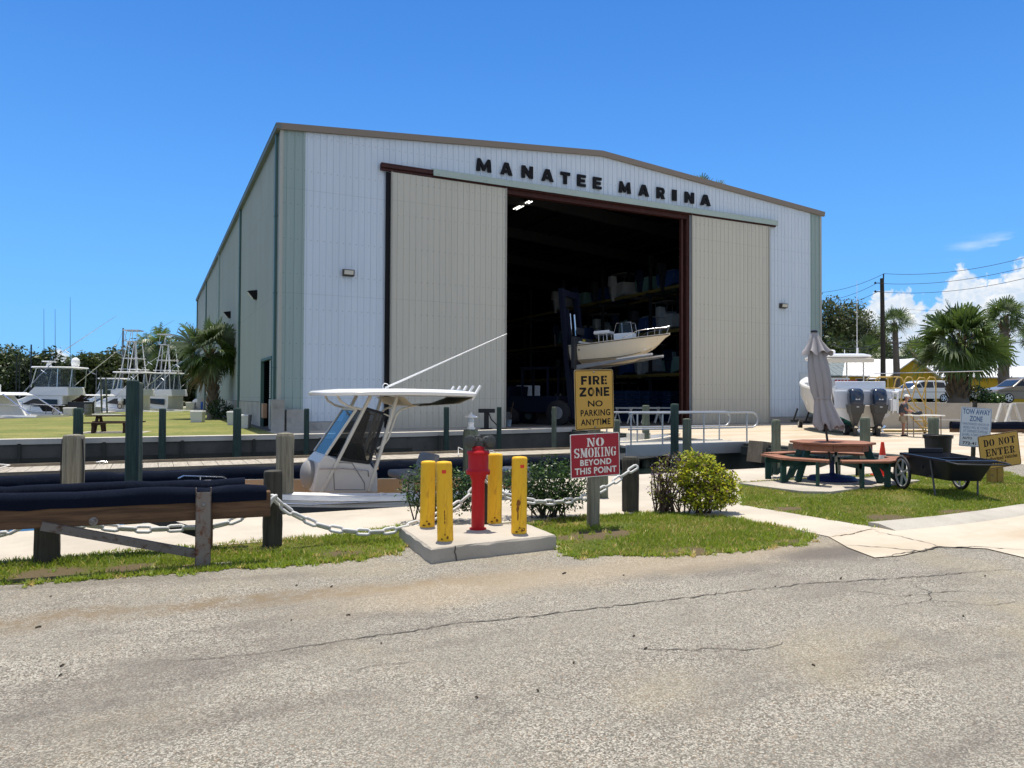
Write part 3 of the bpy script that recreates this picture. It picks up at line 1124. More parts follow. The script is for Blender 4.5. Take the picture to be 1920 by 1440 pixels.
# silt and twigs lying on the road
mb = MB()
for k in range(22):
    px, py = random.uniform(0, 1920), random.uniform(1060, 1330)
    p = sv(gnd(px, py))
    a = random.uniform(0, 6.3)
    L = random.choice((.006, .008, .01, .014)) * (3 if k < 4 else 1)
    mb.tube([(p[0] - L * math.cos(a), p[1] - L * math.sin(a), .006), (p[0], p[1] + .1 * L, .009), (p[0] + L * math.cos(a), p[1] + L * math.sin(a), .006)], .004 + L * .12, 5)
tag(mb.build('twig_litter', mat('twig', (.06, .045, .03), .9), loc=C0, rotz=BA), kind='stuff')
# ================================================================== THE BOAT SHED
BW, BL, EAVE, RIDGE = 35.0, 68.4, 14.0, 15.42
OX0, OX1, OZ = 11.4, 23.8, 12.66                   # door opening


def siding(name, col, dirt, var=.06):
    """painted ribbed steel: chalky paint, rain streaks, grime at the foot"""
    m, nt = nodes_of(name)
    g = NG(nt)
    v = g.coord()
    a = g.noise(g.coord((1, 1, .25)), .5, 6, .6)
    c = g.mix(a, tuple(x * (1 - var) for x in col), tuple(min(1, x * (1 + var)) for x in col))
    st = g.noise(g.coord((7, 7, .16)), 1.0, 6, .65)
    c = g.mix(g.m('MULTIPLY', g.step(st, .52, .75), .28), c, dirt)
    sq = g.n('ShaderNodeSeparateXYZ')
    nt.links.new(v, sq.inputs[0])
    uu = g.m('ADD', sq.outputs[0], sq.outputs[1])
    fu = g.m('ABSOLUTE', g.m('SUBTRACT', g.m('FRACT', g.m('DIVIDE', uu, .305)), .55))
    fz_ = g.m('ABSOLUTE', g.m('SUBTRACT', g.m('FRACT', g.m('DIVIDE', sq.outputs[2], 1.62)), .5))
    dot = g.m('MULTIPLY', g.step(fu, .11, .06), g.step(fz_, .018, .010))
    c = g.mix(g.m('MULTIPLY', dot, .45), c, tuple(x * .45 for x in dirt))
    lap = g.m('ABSOLUTE', g.m('SUBTRACT', g.m('FRACT', g.m('DIVIDE', g.m('ADD', sq.outputs[2], .9), 4.86)), .5))
    c = g.mix(g.m('MULTIPLY', g.step(lap, .0045, .0025), .22), c, tuple(x * .6 for x in dirt))
    rs = g.noise(g.coord((2.2, 2.2, .10)), 1.0, 7, .7)
    c = g.mix(g.m('MULTIPLY', g.step(rs, .66, .80), .35), c, (.30, .24, .17))
    pnl = g.n('ShaderNodeTexVoronoi', feature='F1')
    pnl.inputs['Scale'].default_value = 1
    nt.links.new(g.coord((1.05, 1.05, .12)), pnl.inputs['Vector'])
    ps = g.n('ShaderNodeSeparateColor')
    nt.links.new(pnl.outputs['Color'], ps.inputs[0])
    c = g.mix(g.m('MULTIPLY', ps.outputs[0], .10), c, dirt)
    sx = g.n('ShaderNodeSeparateXYZ')
    nt.links.new(v, sx.inputs[0])
    foot = g.m('MULTIPLY', g.step(g.m('ADD', sx.outputs[2], g.m('MULTIPLY', g.noise(v, .9, 6, .7), 2.2)), 2.4, .9), .55)
    c = g.mix(foot, c, dirt)
    g.out(c, .55, 0, g.bump(g.noise(v, 1.2, 2), .06, .05), .25)
    return m


WHITE = siding('white_siding', (.63, .70, .76), (.40, .45, .48))
GREENS = siding('sage_siding', (.32, .405, .375), (.22, .27, .25))
BEIGE = siding('beige_siding', (.57, .545, .455), (.40, .38, .31), .04)
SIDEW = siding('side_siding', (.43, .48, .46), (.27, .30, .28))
TEAL = mat('teal_trim', (.07, .135, .125), .5, var=.15, scale=.6, bump=.03)
SAGE = mat('sage_trim', (.38, .46, .405), .5, var=.12, scale=1.2, bump=.04, col2=(.30, .34, .29), amt=(.55, .75))
TAUPE = mat('taupe_trim', (.235, .195, .155), .5, var=.1, scale=.5, bump=.03)
OXIDE = mat('red_oxide_steel', (.048, .014, .011), .6, var=.25, scale=1.5, bump=.1, col2=(.07, .022, .018))
BLACK = mat('black_paint', (.006, .006, .007), .6, var=.1, bump=.05, spec=.2)
INNER = mat('shade_lining', (.012, .012, .013), .8, var=.3, scale=.5)  # near-black: the gloom inside the shed put into the colour
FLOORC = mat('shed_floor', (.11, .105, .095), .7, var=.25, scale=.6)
STEELD = mat('dark_steel', (.028, .03, .034), .5, var=.2)

shed = thing('boat_shed', 'big white metal boat storage shed with a wide open sliding door and black lettering', 'building', C0, BA)


def roofz(x):
    return EAVE + (RIDGE - EAVE) * (1 - abs(x - BW / 2) / (BW / 2))


def ribbed(mb, x0, x1, z0, z1, y, pitch=.305, rib=.036, out=-1, axis='x', phase=0.0):
    """one ribbed sheet; z0/z1 are functions of x. axis 'x': runs along x at depth y; 'y': runs along y at depth x"""
    xs = []
    k0 = math.floor((x0 - phase) / pitch) - 1
    k = k0
    while True:
        b = phase + k * pitch
        if b > x1:
            break
        for dx, d in ((0, 0), (.10, 0), (.105, .006), (.125, .006), (.13, 0), (.262, 0), (.272, rib), (.293, rib)):
            xs.append((b + dx, d))
        k += 1
    xs = [(x, d) for x, d in xs if x0 < x < x1]
    xs = [(x0, 0)] + xs + [(x1, 0)]
    lo, hi = [], []
    for x, d in xs:
        yy = y + out * d
        p = (lambda a, z: (a, yy, z)) if axis == 'x' else (lambda a, z: (yy, a, z))
        lo.append(p(x, z0(x)))
        hi.append(p(x, z1(x)))
    mb.loft([lo, hi], False, False)


K = lambda c: (lambda x: c)
mb = MB()
ribbed(mb, 1.1, OX0, K(.42), lambda x: roofz(x), 0)
ribbed(mb, OX0, OX1, K(OZ + .02), lambda x: roofz(x), 0)
ribbed(mb, OX1, 34.02, K(.42), lambda x: roofz(x), 0)
mb.build('front_wall', WHITE, shed, fix=False)
mb = MB()
ribbed(mb, .1, 1.1, K(.3), lambda x: roofz(x), .003, .36)
mb.build('corner_panel', GREENS, shed, fix=False)
mb = MB()
ribbed(mb, 34.02, 34.9, K(.3), lambda x: roofz(x), .003, .36)
mb.build('corner_panel', GREENS, shed, fix=False)
mb = MB()
dz = lambda y: 3.42 if 2.1 < y < 5.75 else 1.3
ribbed(mb, 0, 2.1, K(1.3), K(EAVE), 0, axis='y')
ribbed(mb, 2.1, 5.75, K(3.42), K(EAVE), 0, axis='y')
ribbed(mb, 5.75, BL, K(1.3), K(EAVE), 0, axis='y')
mb.build('side_wall', SIDEW, shed, fix=False)
mb = MB()
ribbed(mb, 0, BL, K(0), K(EAVE), BW, axis='y', out=1)
mb.build('side_wall', SIDEW, shed, fix=False)
mb = MB()
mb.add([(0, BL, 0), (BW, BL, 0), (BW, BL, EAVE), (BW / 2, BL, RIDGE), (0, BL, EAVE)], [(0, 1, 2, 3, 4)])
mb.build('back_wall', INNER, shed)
mb = MB()                                            # added lining: its near-black colour stands in for the shade indoors
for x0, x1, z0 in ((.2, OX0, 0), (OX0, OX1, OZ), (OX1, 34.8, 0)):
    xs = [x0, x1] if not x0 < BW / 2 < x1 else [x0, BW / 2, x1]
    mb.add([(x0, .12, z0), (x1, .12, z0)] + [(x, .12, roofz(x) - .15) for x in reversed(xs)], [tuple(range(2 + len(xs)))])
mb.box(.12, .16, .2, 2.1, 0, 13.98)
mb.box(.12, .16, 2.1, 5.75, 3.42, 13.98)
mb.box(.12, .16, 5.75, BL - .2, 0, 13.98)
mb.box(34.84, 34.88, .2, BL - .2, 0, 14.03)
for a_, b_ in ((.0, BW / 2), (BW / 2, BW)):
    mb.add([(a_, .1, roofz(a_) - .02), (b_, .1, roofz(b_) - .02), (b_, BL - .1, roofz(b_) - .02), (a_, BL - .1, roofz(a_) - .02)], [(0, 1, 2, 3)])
mb.build('shade_liner', INNER, shed)
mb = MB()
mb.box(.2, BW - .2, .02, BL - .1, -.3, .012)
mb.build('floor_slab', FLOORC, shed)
mb = MB()
for a, b in ((-.22, BW / 2), (BW / 2, BW + .22)):
    za, zb = EAVE + .06 if a < 1 else RIDGE + .08, RIDGE + .08 if a < 1 else EAVE + .06
    mb.hexa([(a, -.06, za), (b, -.06, zb), (b, BL + .1, zb), (a, BL + .1, za), (a, -.06, za + .06), (b, -.06, zb + .06), (b, BL + .1, zb + .06), (a, BL + .1, za + .06)])
mb.build('roof', mat('roof_steel', (.42, .44, .43), .45, metal=.3, var=.1), shed)
mb = MB()
for a, b in ((-.2, BW / 2), (BW / 2, BW + .22)):
    za, zb = (EAVE, RIDGE) if a < 1 else (RIDGE, EAVE)
    mb.hexa([(a, -.16, za - .14), (b, -.16, zb - .14), (b, -.002, zb - .14), (a, -.002, za - .14), (a, -.19, za + .15), (b, -.19, zb + .15), (b, -.002, zb + .15), (a, -.002, za + .15)])
mb.build('gable_trim', TAUPE, shed)
mb = MB()
mb.box(-.24, -.02, -.2, BL, EAVE - .12, EAVE + .10)
mb.box(-.26, -.2, -.2, BL, EAVE + .10, EAVE + .13)
mb.build('gutter', mat('gutter_paint', (.15, .17, .15), .5), shed)
for y0, w, mt in ((.55, .28, TEAL), (16.2, .3, TEAL), (33.2, .3, GREENS), (50, .32, TEAL), (67.3, .5, TEAL)):
    mb = MB()
    mb.box(-.16, -.045, y0, y0 + w, .1, EAVE - .12)
    for z in (2.9, 6.4, 10.0):
        mb.box(-.175, -.04, y0 - .03, y0 + w + .03, z, z + .08)
    mb.build('downspout', mt, shed, bev=.01)
mb = MB()
mb.box(-.045, .1, -.045, .1, .1, EAVE - .1)
mb.build('corner_trim', mat('corner_trim_paint', (.42, .42, .36), .5, var=.08), shed, bev=.01)
mb = MB()
mb.box(34.9, 35.045, -.045, .1, .1, EAVE - .1)
mb.build('corner_trim', MATS['corner_trim_paint'], shed, bev=.01)
mb = MB()                                            # concrete plinth
mb.box(-.06, .1, 5.75, BL, -.2, 1.28)
mb.box(-.06, .1, 0, 2.1, -.2, 1.28)
mb.box(-.05, .11, -.05, 2.05, -.2, 1.28)
mb.box(.1, 5.0, -.10, .09, -.2, .40)
_pl = MB()
_pl.box(30.3, 34.9, -.06, .09, -.2, .40)
mb.build('plinth', concrete_mat('plinth_concrete', (.30, .29, .26), (.42, .405, .37), (.06, .06, .055), .6), shed)
_pl.build('plinth', MATS['plinth_concrete'], shed)
mb = MB()
mb.box(-.35, .2, -.5, -.1, -.1, 1.45)
mb.box(.3, 1.1, -.42, -.08, -.1, 1.0)
mb.build('buttress', MATS['plinth_concrete'], shed, bev=.02)
# the side doorway with its roller door half open
mb = MB()
for y in (2.06, 5.75):
    mb.box(-.06, .1, y - .06, y + .06, 0, 3.5)
mb.box(-.06, .1, 2.06, 5.75, 3.42, 3.55)
sd = mb.build('side_doorway', TEAL, shed)
mb = MB()
for k in range(16):
    mb.box(.02, .05, 2.14, 3.1, 1.5 + k * .118, 1.6 + k * .118)
mb.box(.0, .07, 2.12, 3.1, .0, 1.45)
mb.build('shutter', mat('shutter_paint', (.42, .43, .42), .5), sd)
# sliding doors
for x0, x1 in ((5.2, 11.45), (23.85, 30.12)):
    mb = MB()
    ribbed(mb, x0, x1, K(.05), K(12.62), -.20, .318, .03, phase=x0 + .04)
    mb.box(x0, x1, -.19, -.14, .06, 12.6)
    d = mb.build('sliding_door', BEIGE, shed, fix=False)
    mb = MB()
    for a in (x0 - .02, x1 - .05):
        mb.box(a, a + .07, -.245, -.13, .05, 12.63)
    mb.box(x0, x1, -.225, -.13, .0, .07)
    mb.build('door_edge', mat('door_edge_paint', (.36, .34, .29), .5), d)
mb = MB()
mb.box(4.95, 5.17, -.13, -.045, .1, 12.6)
mb.build('black_strip', BLACK, shed)  # plain black strip beside the left sliding door
mb = MB()
mb.box(4.66, 30.75, -.17, -.05, 12.66, 12.98)
mb.box(4.66, 30.75, -.30, -.17, 12.93, 12.99)
mb.box(4.66, 7.3, -.30, -.26, 12.78, 12.92)
mb.box(4.66, 30.7, -.23, -.18, 12.64, 12.72)
mb.build('door_track', OXIDE, shed)
mb = MB()
mb.hexa([(7.33, -.36, 12.70), (30.75, -.36, 12.70), (30.75, -.32, 12.70), (7.33, -.32, 12.70), (7.33, -.05, 13.1), (30.75, -.05, 13.1), (30.75, -.045, 13.14), (7.33, -.045, 13.14)])
mb.hexa([(7.33, -.365, 12.70), (30.75, -.365, 12.70), (30.75, -.33, 12.70), (7.33, -.33, 12.70), (7.33, -.365, 13.02), (30.75, -.365, 13.02), (30.75, -.05, 13.06), (7.33, -.05, 13.06)])
mb.build('track_cover', SAGE, shed)
mb = MB()
mb.box(OX1 - .2, OX1 + .02, -.02, .32, 0, OZ)
mb.box(OX1 - .5, OX1 - .36, .1, .3, 0, OZ)
mb.box(OX0 - .02, OX0 + .2, 0, .3, 0, OZ)
mb.box(OX0 + .2, OX1 - .2, -.02, .3, OZ - .25, OZ)
mb.build('door_frame', OXIDE, shed)
# rafters, columns and purlins
mb = MB()
for y in (8.5, 17, 25.5, 34, 42.5, 51, 59.5):
    for a, b in ((.4, BW / 2), (BW / 2, BW - .4)):
        mb.bar((a, y, roofz(a) - .55), (b, y, roofz(b) - .55), .25, .8)
    for x in (.45, BW - .45):
        mb.box(x - .25, x + .25, y - .13, y + .13, 0, 13.4)
for k in range(14):
    x = 1.5 + k * 2.45
    mb.box(x - .04, x + .04, .3, BL - .3, roofz(x) - .32, roofz(x) - .1)
mb.build('roof_frame', STEELD, shed)
# lettering
mb = MB()
LP = [('M', 893, 921), ('A', 938, 960.5), ('N', 978, 999), ('A', 1015, 1037.5), ('T', 1051, 1068.5), ('E', 1082.5, 1098), ('E', 1112, 1127.5),
      ('M', 1160.5, 1182.5), ('A', 1197, 1216.5), ('R', 1231, 1246.5), ('I', 1260.5, 1268.5), ('N', 1284, 1301), ('A', 1313, 1332)]
for ch, a, b in LP:
    s0, s1 = pl(a, 340, -.1)[0], pl(b, 340, -.1)[0]
    mb = MB()
    put_block(mb, ch, s0, s1, 13.37, 14.02, -.05, 0, .1)
    mb.build('letter', BLACK, shed)
# wall lamps
LENS = mat('lamp_lens', (.62, .60, .52), .25, var=.05)
BRONZE = mat('bronze_housing', (.06, .05, .04), .5)
for x, z in ((3.13, 7.5), (31.43, 7.6)):
    mb = MB()
    mb.hexa([(x - .27, -.24, z - .12), (x + .27, -.24, z - .12), (x + .27, -.04, z - .16), (x - .27, -.04, z - .16), (x - .27, -.3, z + .14), (x + .27, -.3, z + .14), (x + .27, -.04, z + .18), (x - .27, -.04, z + .18)])
    l = mb.build('wall_lamp', BRONZE, shed, bev=.01)
    mb = MB()
    mb.hexa([(x - .22, -.255, z - .09), (x + .22, -.255, z - .09), (x + .22, -.235, z - .09), (x - .22, -.235, z - .09), (x - .22, -.312, z + .1), (x + .22, -.312, z + .1), (x + .22, -.29, z + .1), (x - .22, -.29, z + .1)])
    mb.build('lens', LENS, l)
for y, z in ((8.0, 7.3), (23.2, 7.7)):
    mb = MB()
    mb.hexa([(-.2, y - .22, z - .28), (-.04, y - .22, z - .32), (-.04, y + .22, z - .32), (-.2, y + .22, z - .28), (-.52, y - .22, z + .12), (-.04, y - .22, z + .2), (-.04, y + .22, z + .2), (-.52, y + .22, z + .12)])
    l = mb.build('wall_lamp', BLACK, shed, bev=.01)
    mb = MB()
    mb.hexa([(-.27, y - .16, z - .26), (-.24, y - .16, z - .28), (-.24, y + .16, z - .28), (-.27, y + .16, z - .26), (-.54, y - .16, z + .06), (-.5, y - .16, z + .05), (-.5, y + .16, z + .05), (-.54, y + .16, z + .06)])
    mb.build('lens', mat('lamp_white', (.7, .7, .68), .3), l)
# small hatch at the foot of the front wall on the right
mb = MB()
mb.box(33.0, 34.9, -.05, -.035, .5, 3.3)
mb.build('hatch', siding('hatch_paint', (.60, .66, .68), (.40, .42, .40)), shed, bev=.005)
# lit strip lamps inside
for i, (px, py, v, L, lab) in enumerate(((980, 385, 9.0, 2.4, 'bright twin tube ceiling lamp just inside the top of the shed door'),
                                 (1097, 505, 42.0, 2.4, 'far twin tube ceiling lamp glimmering above the forklift mast'),
                                 (973, 541, 46.0, 1.4, 'faint ceiling lamp deep in the shed near the beige door edge'))):
    s, z = pl(px, py, v)
    lt = thing('ceiling_lamp', lab, 'lamp', B(s, v, z), BA, 'strip lamps inside the shed')
    mb = MB()
    mb.box(-.2, .2, -L / 2, L / 2, .03, .10)
    for x in (-.1, .1):
        mb.tube([(x, 0, .1), (x, 0, min(2.5, max(.15, 13.6 - z)))], .006, 5)
    mb.build('housing', STEELD, lt)
    for x in (-.11, .11):
        mb = MB()
        mb.cyl((x, -L / 2 + .03, 0), (x, L / 2 - .03, 0), .035, 8)
        mb.build('tube', lampmat('tube_light', (1, .97, .88), 2.2), lt)
# ================================================================== FOREGROUND
GREYWOOD = wood('weathered_timber', (.27, .25, .185), (.115, .105, .075))
DARKWOOD = wood('rotting_timber', (.075, .068, .05), (.028, .026, .02))
GREENWOOD = wood('treated_timber', (.05, .085, .068), (.022, .04, .034))
PALEGREEN = wood('pale_treated_timber', (.17, .19, .135), (.085, .10, .07))
TANWOOD = wood('bunk_timber', (.15, .085, .042), (.05, .028, .016), 1, 0)
def carpet_mat():
    m, nt = nodes_of('navy_carpet')
    g = NG(nt)
    v = g.coord((.8, 3, 3))
    a = g.noise(v, 1.6, 7, .65, .6)
    b = g.noise(g.coord(), 220, 3)
    f = g.noise(g.coord((5, 1.2, 1.2)), 1.3, 6, .6, 1.2)
    c = g.mix(a, (.0035, .0055, .012), (.007, .011, .024))
    c = g.mix(g.m('MULTIPLY', g.step(a, .56, .74), .5), c, (.035, .042, .055))
    c = g.mix(g.m('MULTIPLY', g.step(b, .55, .75), .4), c, (.003, .004, .008))
    h = g.m('ADD', g.m('MULTIPLY', b, .12), g.m('MULTIPLY', f, 1.6))
    g.out(c, .95, 0, g.bump(h, .7, .03), .08)
    MATS['navy_carpet'] = m
    return m


NAVY = carpet_mat()
GALV = mat('galvanised_steel', (.22, .22, .21), .55, .4, .3, 5, .15, 80, (.13, .085, .06), amt=(.5, .7))
RUSTY = mat('rusting_channel', (.20, .175, .145), .75, .1, .3, 4, .35, 60, (.13, .05, .022), amt=(.48, .64))
ROPE = mat('white_rope', (.62, .61, .57), .9, var=.15, bump=.5, bscale=200)
STEEL = mat('stainless', (.62, .63, .64), .25, 1, .05, 3, 0)
WHITEP = mat('gelcoat', (.80, .80, .78), .25, var=.03, scale=1.5, bump=.02, coat=.3)
CREAM = mat('cream_gelcoat', (.66, .60, .49), .3, var=.05, scale=1.5, bump=.02)
RUBBER = mat('black_rubber', (.018, .018, .02), .6, var=.2)


def piling(label, px, top, Y, wpx, m, zb=-1.6, name='piling', group=None, seed=0, lean=(0, 0), chips=True, n=14, flat=False):
    p = at(px, top, Y)
    r = wpx * Y / FPX / 2
    rr = random.Random(seed + int(px))
    mb = MB()
    H = p.z - zb
    prof = []
    nz = 9
    for i in range(nz):
        t = i / (nz - 1)
        prof.append((r * (1 + .035 * rr.uniform(-1, 1) + .04 * (1 - t)), t * (H - .05)))
    prof += [(r * .98, H - .035), (r * .9, H - .006), (r * .5, H + .004)]
    rings = []
    k_ = [1 + (.05 * rr.uniform(-1, 1)) for _ in range(n)]
    for a, z in prof:
        rings.append([(a * k_[k] * math.cos(2 * math.pi * k / n) + lean[0] * z, a * k_[k] * math.sin(2 * math.pi * k / n) + lean[1] * z, z) for k in range(n)])
    mb.loft(rings)
    o = mb.build(name, m, loc=(p.x, p.y, zb), smooth=50)
    return tag(o, label, 'post' if name != 'piling' else 'piling', group)


# ---- pad, standpipe and bollards
pc = [gnd(748, 986, .148), gnd(807, 1028, .148), gnd(1043, 1003, .148), gnd(990, 982, .148)]
mb = MB()
_r = random.Random(3)
ring_lo, ring_hi, ring_in = [], [], []
cen = sum(pc, Vector()) / 4
for i in range(4):
    a, b = pc[i], pc[(i + 1) % 4]
    for k in range(14):
        p = a.lerp(b, k / 14)
        j = Vector((_r.gauss(0, .004), _r.gauss(0, .004), 0))
        ring_lo.append(p + j * 1.5 + Vector((0, 0, -.19)))
        ring_hi.append(p + j + Vector((0, 0, -.018 + _r.gauss(0, .003))))
        ring_in.append(p.lerp(cen, .02) + Vector((0, 0, _r.gauss(0, .0015))))
mb.loft([ring_lo, ring_hi, ring_in])
pad = tag(mb.build('concrete_pad', PADC), 'thick cracked concrete pad under the red standpipe and yellow bollards', 'concrete pad')
mb = MB()
for a, b in (((851, 1018), (849, 1026)), ((849, 1026), (852, 1032))):
    pass
nf = (pc[2] - pc[1]).cross(Vector((0, 0, 1))).normalized()
q0 = pc[1].lerp(pc[2], .18)
zig = [(0, .0), (.004, -.03), (-.006, -.06), (.008, -.09), (.012, -.12), (.02, -.15)]
L_ = [q0 + nf * .006 + (pc[2] - pc[1]).normalized() * (x - .006) + Vector((0, 0, z)) for x, z in zig]
R_ = [q0 + nf * .006 + (pc[2] - pc[1]).normalized() * (x + .006) + Vector((0, 0, z)) for x, z in zig]
mb.loft([L_, R_], False, False)
mb.build('crack', DARK, pad)

YEL = mat('yellow_paint', (.90, .49, .022), .6, var=.2, scale=2.2, bump=.2, bscale=40, col2=(.56, .27, .025), amt=(.5, .72), stretch=(3, 3, .7))
RUSTP = mat('rust_patch', (.22, .085, .02), .85, var=.4, scale=20, bump=.3)
TAPE = mat('red_sticker', (.75, .05, .025), .4, var=.08)
for i, (px, top, base, w, lean, lab, tape) in enumerate((
        (801, 862, 991, 28, (.012, 0), 'yellow steel bollard at the back left corner of the pad', 0),
        (835, 863, 1017, 30, (-.025, 0), 'yellow bollard with red sticker beside the crack in the pad', 1),
        (927, 848, 984, 27, (.01, 0), 'yellow bollard right behind the red standpipe', 0),
        (973, 854, 1003, 29, (.004, 0), 'yellow bollard with red sticker and long orange rust streak', 1))):
    p = gnd(px, base - 4, .148)
    Y = p.y
    H = at(px, top + 3, Y).z - p.z
    r = w * Y / FPX / 2
    b = thing('bollard', lab, 'bollard', p, 0, 'yellow bollards round the standpipe')
    mb = MB()
    prof = [(r * 1.01, 0), (r, .05), (r, H - .03), (r * .985, H - .012), (r * .9, H), (r * .5, H + .006)]
    mb.loft([[(a * math.cos(2 * math.pi * k / 28) + lean[0] * z, a * math.sin(2 * math.pi * k / 28), z) for k in range(28)] for a, z in prof])
    mb.build('pipe', YEL, b, smooth=40)
    if tape:
        mb = MB()
        a0 = -1.47 if i == 1 else -1.2
        z1 = H - .075
        L = [[((r + .002) * math.cos(a0 + t) + lean[0] * z, (r + .002) * math.sin(a0 + t), z) for t in (-.28, -.1, .1, .24)] for z in (z1 - .035, z1)]
        mb.loft(L, False, False)
        mb.build('sticker', TAPE, b)
    mb = MB()
    rr = random.Random(i + 4)
    spots = [(-1.2, .04, .018, .02), (-1.9, .025, .02, .012), (-1.5, .07, .012, .012)]
    if i == 3:
        spots += [(-1.7, .33, .03, .04), (-1.75, .27, .018, .05), (-1.72, .2, .012, .06), (-1.2, .05, .05, .025)]
    if i == 1:
        spots += [(-1.5, .30 - .035 * k, .010, .022) for k in range(4)]
    for a, z, da, dz_ in spots:
        n = 8
        pp = []
        for k in range(n):
            t = 2 * math.pi * k / n
            aa = a + da / r * math.cos(t) * rr.uniform(.5, 1.1) * (1 if i != 1 else .7)
            zz = z + dz_ * math.sin(t) * rr.uniform(.6, 1.1)
            pp.append(((r + .003) * math.cos(aa) + lean[0] * zz, (r + .003) * math.sin(aa), zz))
        mb.add(pp, [tuple(range(n))])
    mb.build('rust_spot', RUSTP, b, fix=False)

REDP = mat('red_hydrant_paint', (.42, .006, .012), .45, var=.12, scale=6, bump=.12, bscale=30)
IRON = mat('cast_iron', (.075, .078, .072), .55, .3, .2, 8, .2, 60)
hp = gnd(896, 992, .148)
hy = thing('standpipe', 'red fire standpipe with two dark capped hose outlets on the pad', 'fire hydrant', hp)
k = hp.y / FPX
hz = lambda y: at(896, y, hp.y).z - hp.z
mb = MB()
r0 = 12.3 * k
mb.lathe([(r0 * 1.25, -.005), (r0 * 1.3, .012), (r0, .016), (r0, hz(902)), (r0 * 1.25, hz(893)), (r0 * 1.3, hz(888))], 28)
mb.build('riser', REDP, hy, smooth=35)
mb = MB()
mb.lathe([(22 * k, hz(889)), (22.5 * k, hz(887)), (22.5 * k, hz(882)), (20 * k, hz(880)), (19 * k, hz(878)), (19.3 * k, hz(852)), (21 * k, hz(851)), (21.5 * k, hz(848)), (20 * k, hz(845)), (12 * k, hz(844)), (12 * k, hz(838)), (11 * k, hz(836))], 32)
for a in range(8):
    t = a * math.pi / 4 + .2
    mb.M = Matrix.Translation((20.6 * k * math.cos(t), 20.6 * k * math.sin(t), hz(884.5)))
    mb.lathe([(.006, -.012), (.006, .016)], 6)
mb.M = None
mb.build('collar', REDP, hy, smooth=35)
mb = MB()
mb.box(-10 * k, 10 * k, -.05, .05, hz(838), hz(826))
mb.tube([(-8 * k, 0, hz(832)), (0, 0.03, hz(822)), (8 * k, 0, hz(832))], .05, 10)
mb.box(-9 * k, 13 * k, -.012, .012, hz(820), hz(817))
mb.build('siamese_body', IRON, hy, smooth=40)
for sx, ang in ((-1, -.15), (1, .75)):
    d = Vector((math.sin(ang), -math.cos(ang), 0))
    c = Vector((13.5 * sx * k + (2 * k if sx > 0 else 0), 0, hz(827)))
    mb = MB()
    mb.tube([c - d * .045, c + d * .03, c + d * .034, c + d * .075, c + d * .08, c + d * .084], [.058, .058, .068, .068, .06, .02], 24)
    for q in range(10):
        t = q * math.pi / 5
        side = d.cross(Vector((0, 0, 1)))
        e = c + (side * math.cos(t) + Vector((0, 0, 1)) * math.sin(t)) * .069
        mb.bar(e + d * .036, e + d * .072, .009)
    cp = mb.build('cap', IRON, hy, smooth=40)
    mb = MB()
    mb.tube([c + d * .03 + Vector((0, 0, -.065)), c + Vector((.005 * sx, -.01, -.12)), Vector((sx * .03, -.06, hz(842)))], .004, 6)
    mb.build('cap_chain', IRON, cp)

# ---- chain posts and chain
cpst = {}
for nm, px, top, base, w, lab in (('a', 90, 930, 1057, 43, 'dark squat chain post under the navy carpeted beam'),
                                  ('b', 512, 882, 1027, 35, 'dark weathered chain post at the end of the navy beam'),
                                  ('d', 1182, 856, 963, 32, 'black rotting chain post between the signs and the yellow bush')):
    p = gnd(px, base - 4)
    cpst[nm] = p
    piling(lab, px, top, p.y, w, DARKWOOD, -.3, 'chain_post')
p = gnd(911, 990)
cpst['c'] = p
piling('short brown chain post hidden behind the red standpipe', 911, 893, 8.95, 12, DARKWOOD, -.3, 'chain_post')
p = at(1128, 892, 11.6)
piling('short pale green post on the walkway behind the red sign', 1128, 872, 11.7, 24, PALEGREEN, -.3, 'short_post')
CHW = mat('chain_paint', (.56, .56, .54), .6, var=.15, scale=12, bump=.35, bscale=50, col2=(.30, .24, .16), amt=(.62, .74))


def chain(label, pts_, link=.185, r=.0175, wid=.092, group=None):
    """links along a polyline, every other one turned a quarter"""
    P = [Vector(p) for p in pts_]
    # smooth with Catmull-Rom, then walk along it
    fine = []
    for i in range(len(P) - 1):
        p0, p1, p2, p3 = P[max(i - 1, 0)], P[i], P[i + 1], P[min(i + 2, len(P) - 1)]
        for t in np.linspace(0, 1, 24, endpoint=False):
            fine.append(.5 * ((2 * p1) + (p2 - p0) * t + (2 * p0 - 5 * p1 + 4 * p2 - p3) * t * t + (3 * p1 - p0 - 3 * p2 + p3) * t ** 3))
    fine.append(P[-1])
    d = [0]
    for a, b in zip(fine, fine[1:]):
        d.append(d[-1] + (b - a).length)
    step_ = link - 2 * r - .004
    mb = MB()
    n = int(d[-1] / step_)

    def where(x):
        for i in range(len(d) - 1):
            if d[i + 1] >= x:
                return fine[i].lerp(fine[i + 1], (x - d[i]) / max(1e-9, d[i + 1] - d[i]))
        return fine[-1]
    for q in range(n + 1):
        c = where(q * step_)
        t = (where(min(d[-1], q * step_ + .03)) - where(max(0, q * step_ - .03))).normalized()
        side = t.cross(Vector((0, 0, 1))).normalized()
        up = side.cross(t)
        ang = .5 + (q % 2) * math.pi / 2
        w_ = side * math.cos(ang) + up * math.sin(ang)
        pp = []
        hl = link / 2 - wid / 2
        for k2 in range(5):
            a = -math.pi / 2 + math.pi * k2 / 4
            pp.append(c + t * (hl + (wid / 2 - r) * math.cos(a)) + w_ * ((wid / 2 - r) * math.sin(a)))
        for k2 in range(5):
            a = math.pi / 2 + math.pi * k2 / 4
            pp.append(c + t * (-hl + (wid / 2 - r) * math.cos(a)) + w_ * ((wid / 2 - r) * math.sin(a)))
        mb.ring(pp, r, 7)
    return tag(mb.build('chain', CHW, smooth=60), label, 'chain', group)


def cat(px, py, Y):
    return at(px, py, Y)


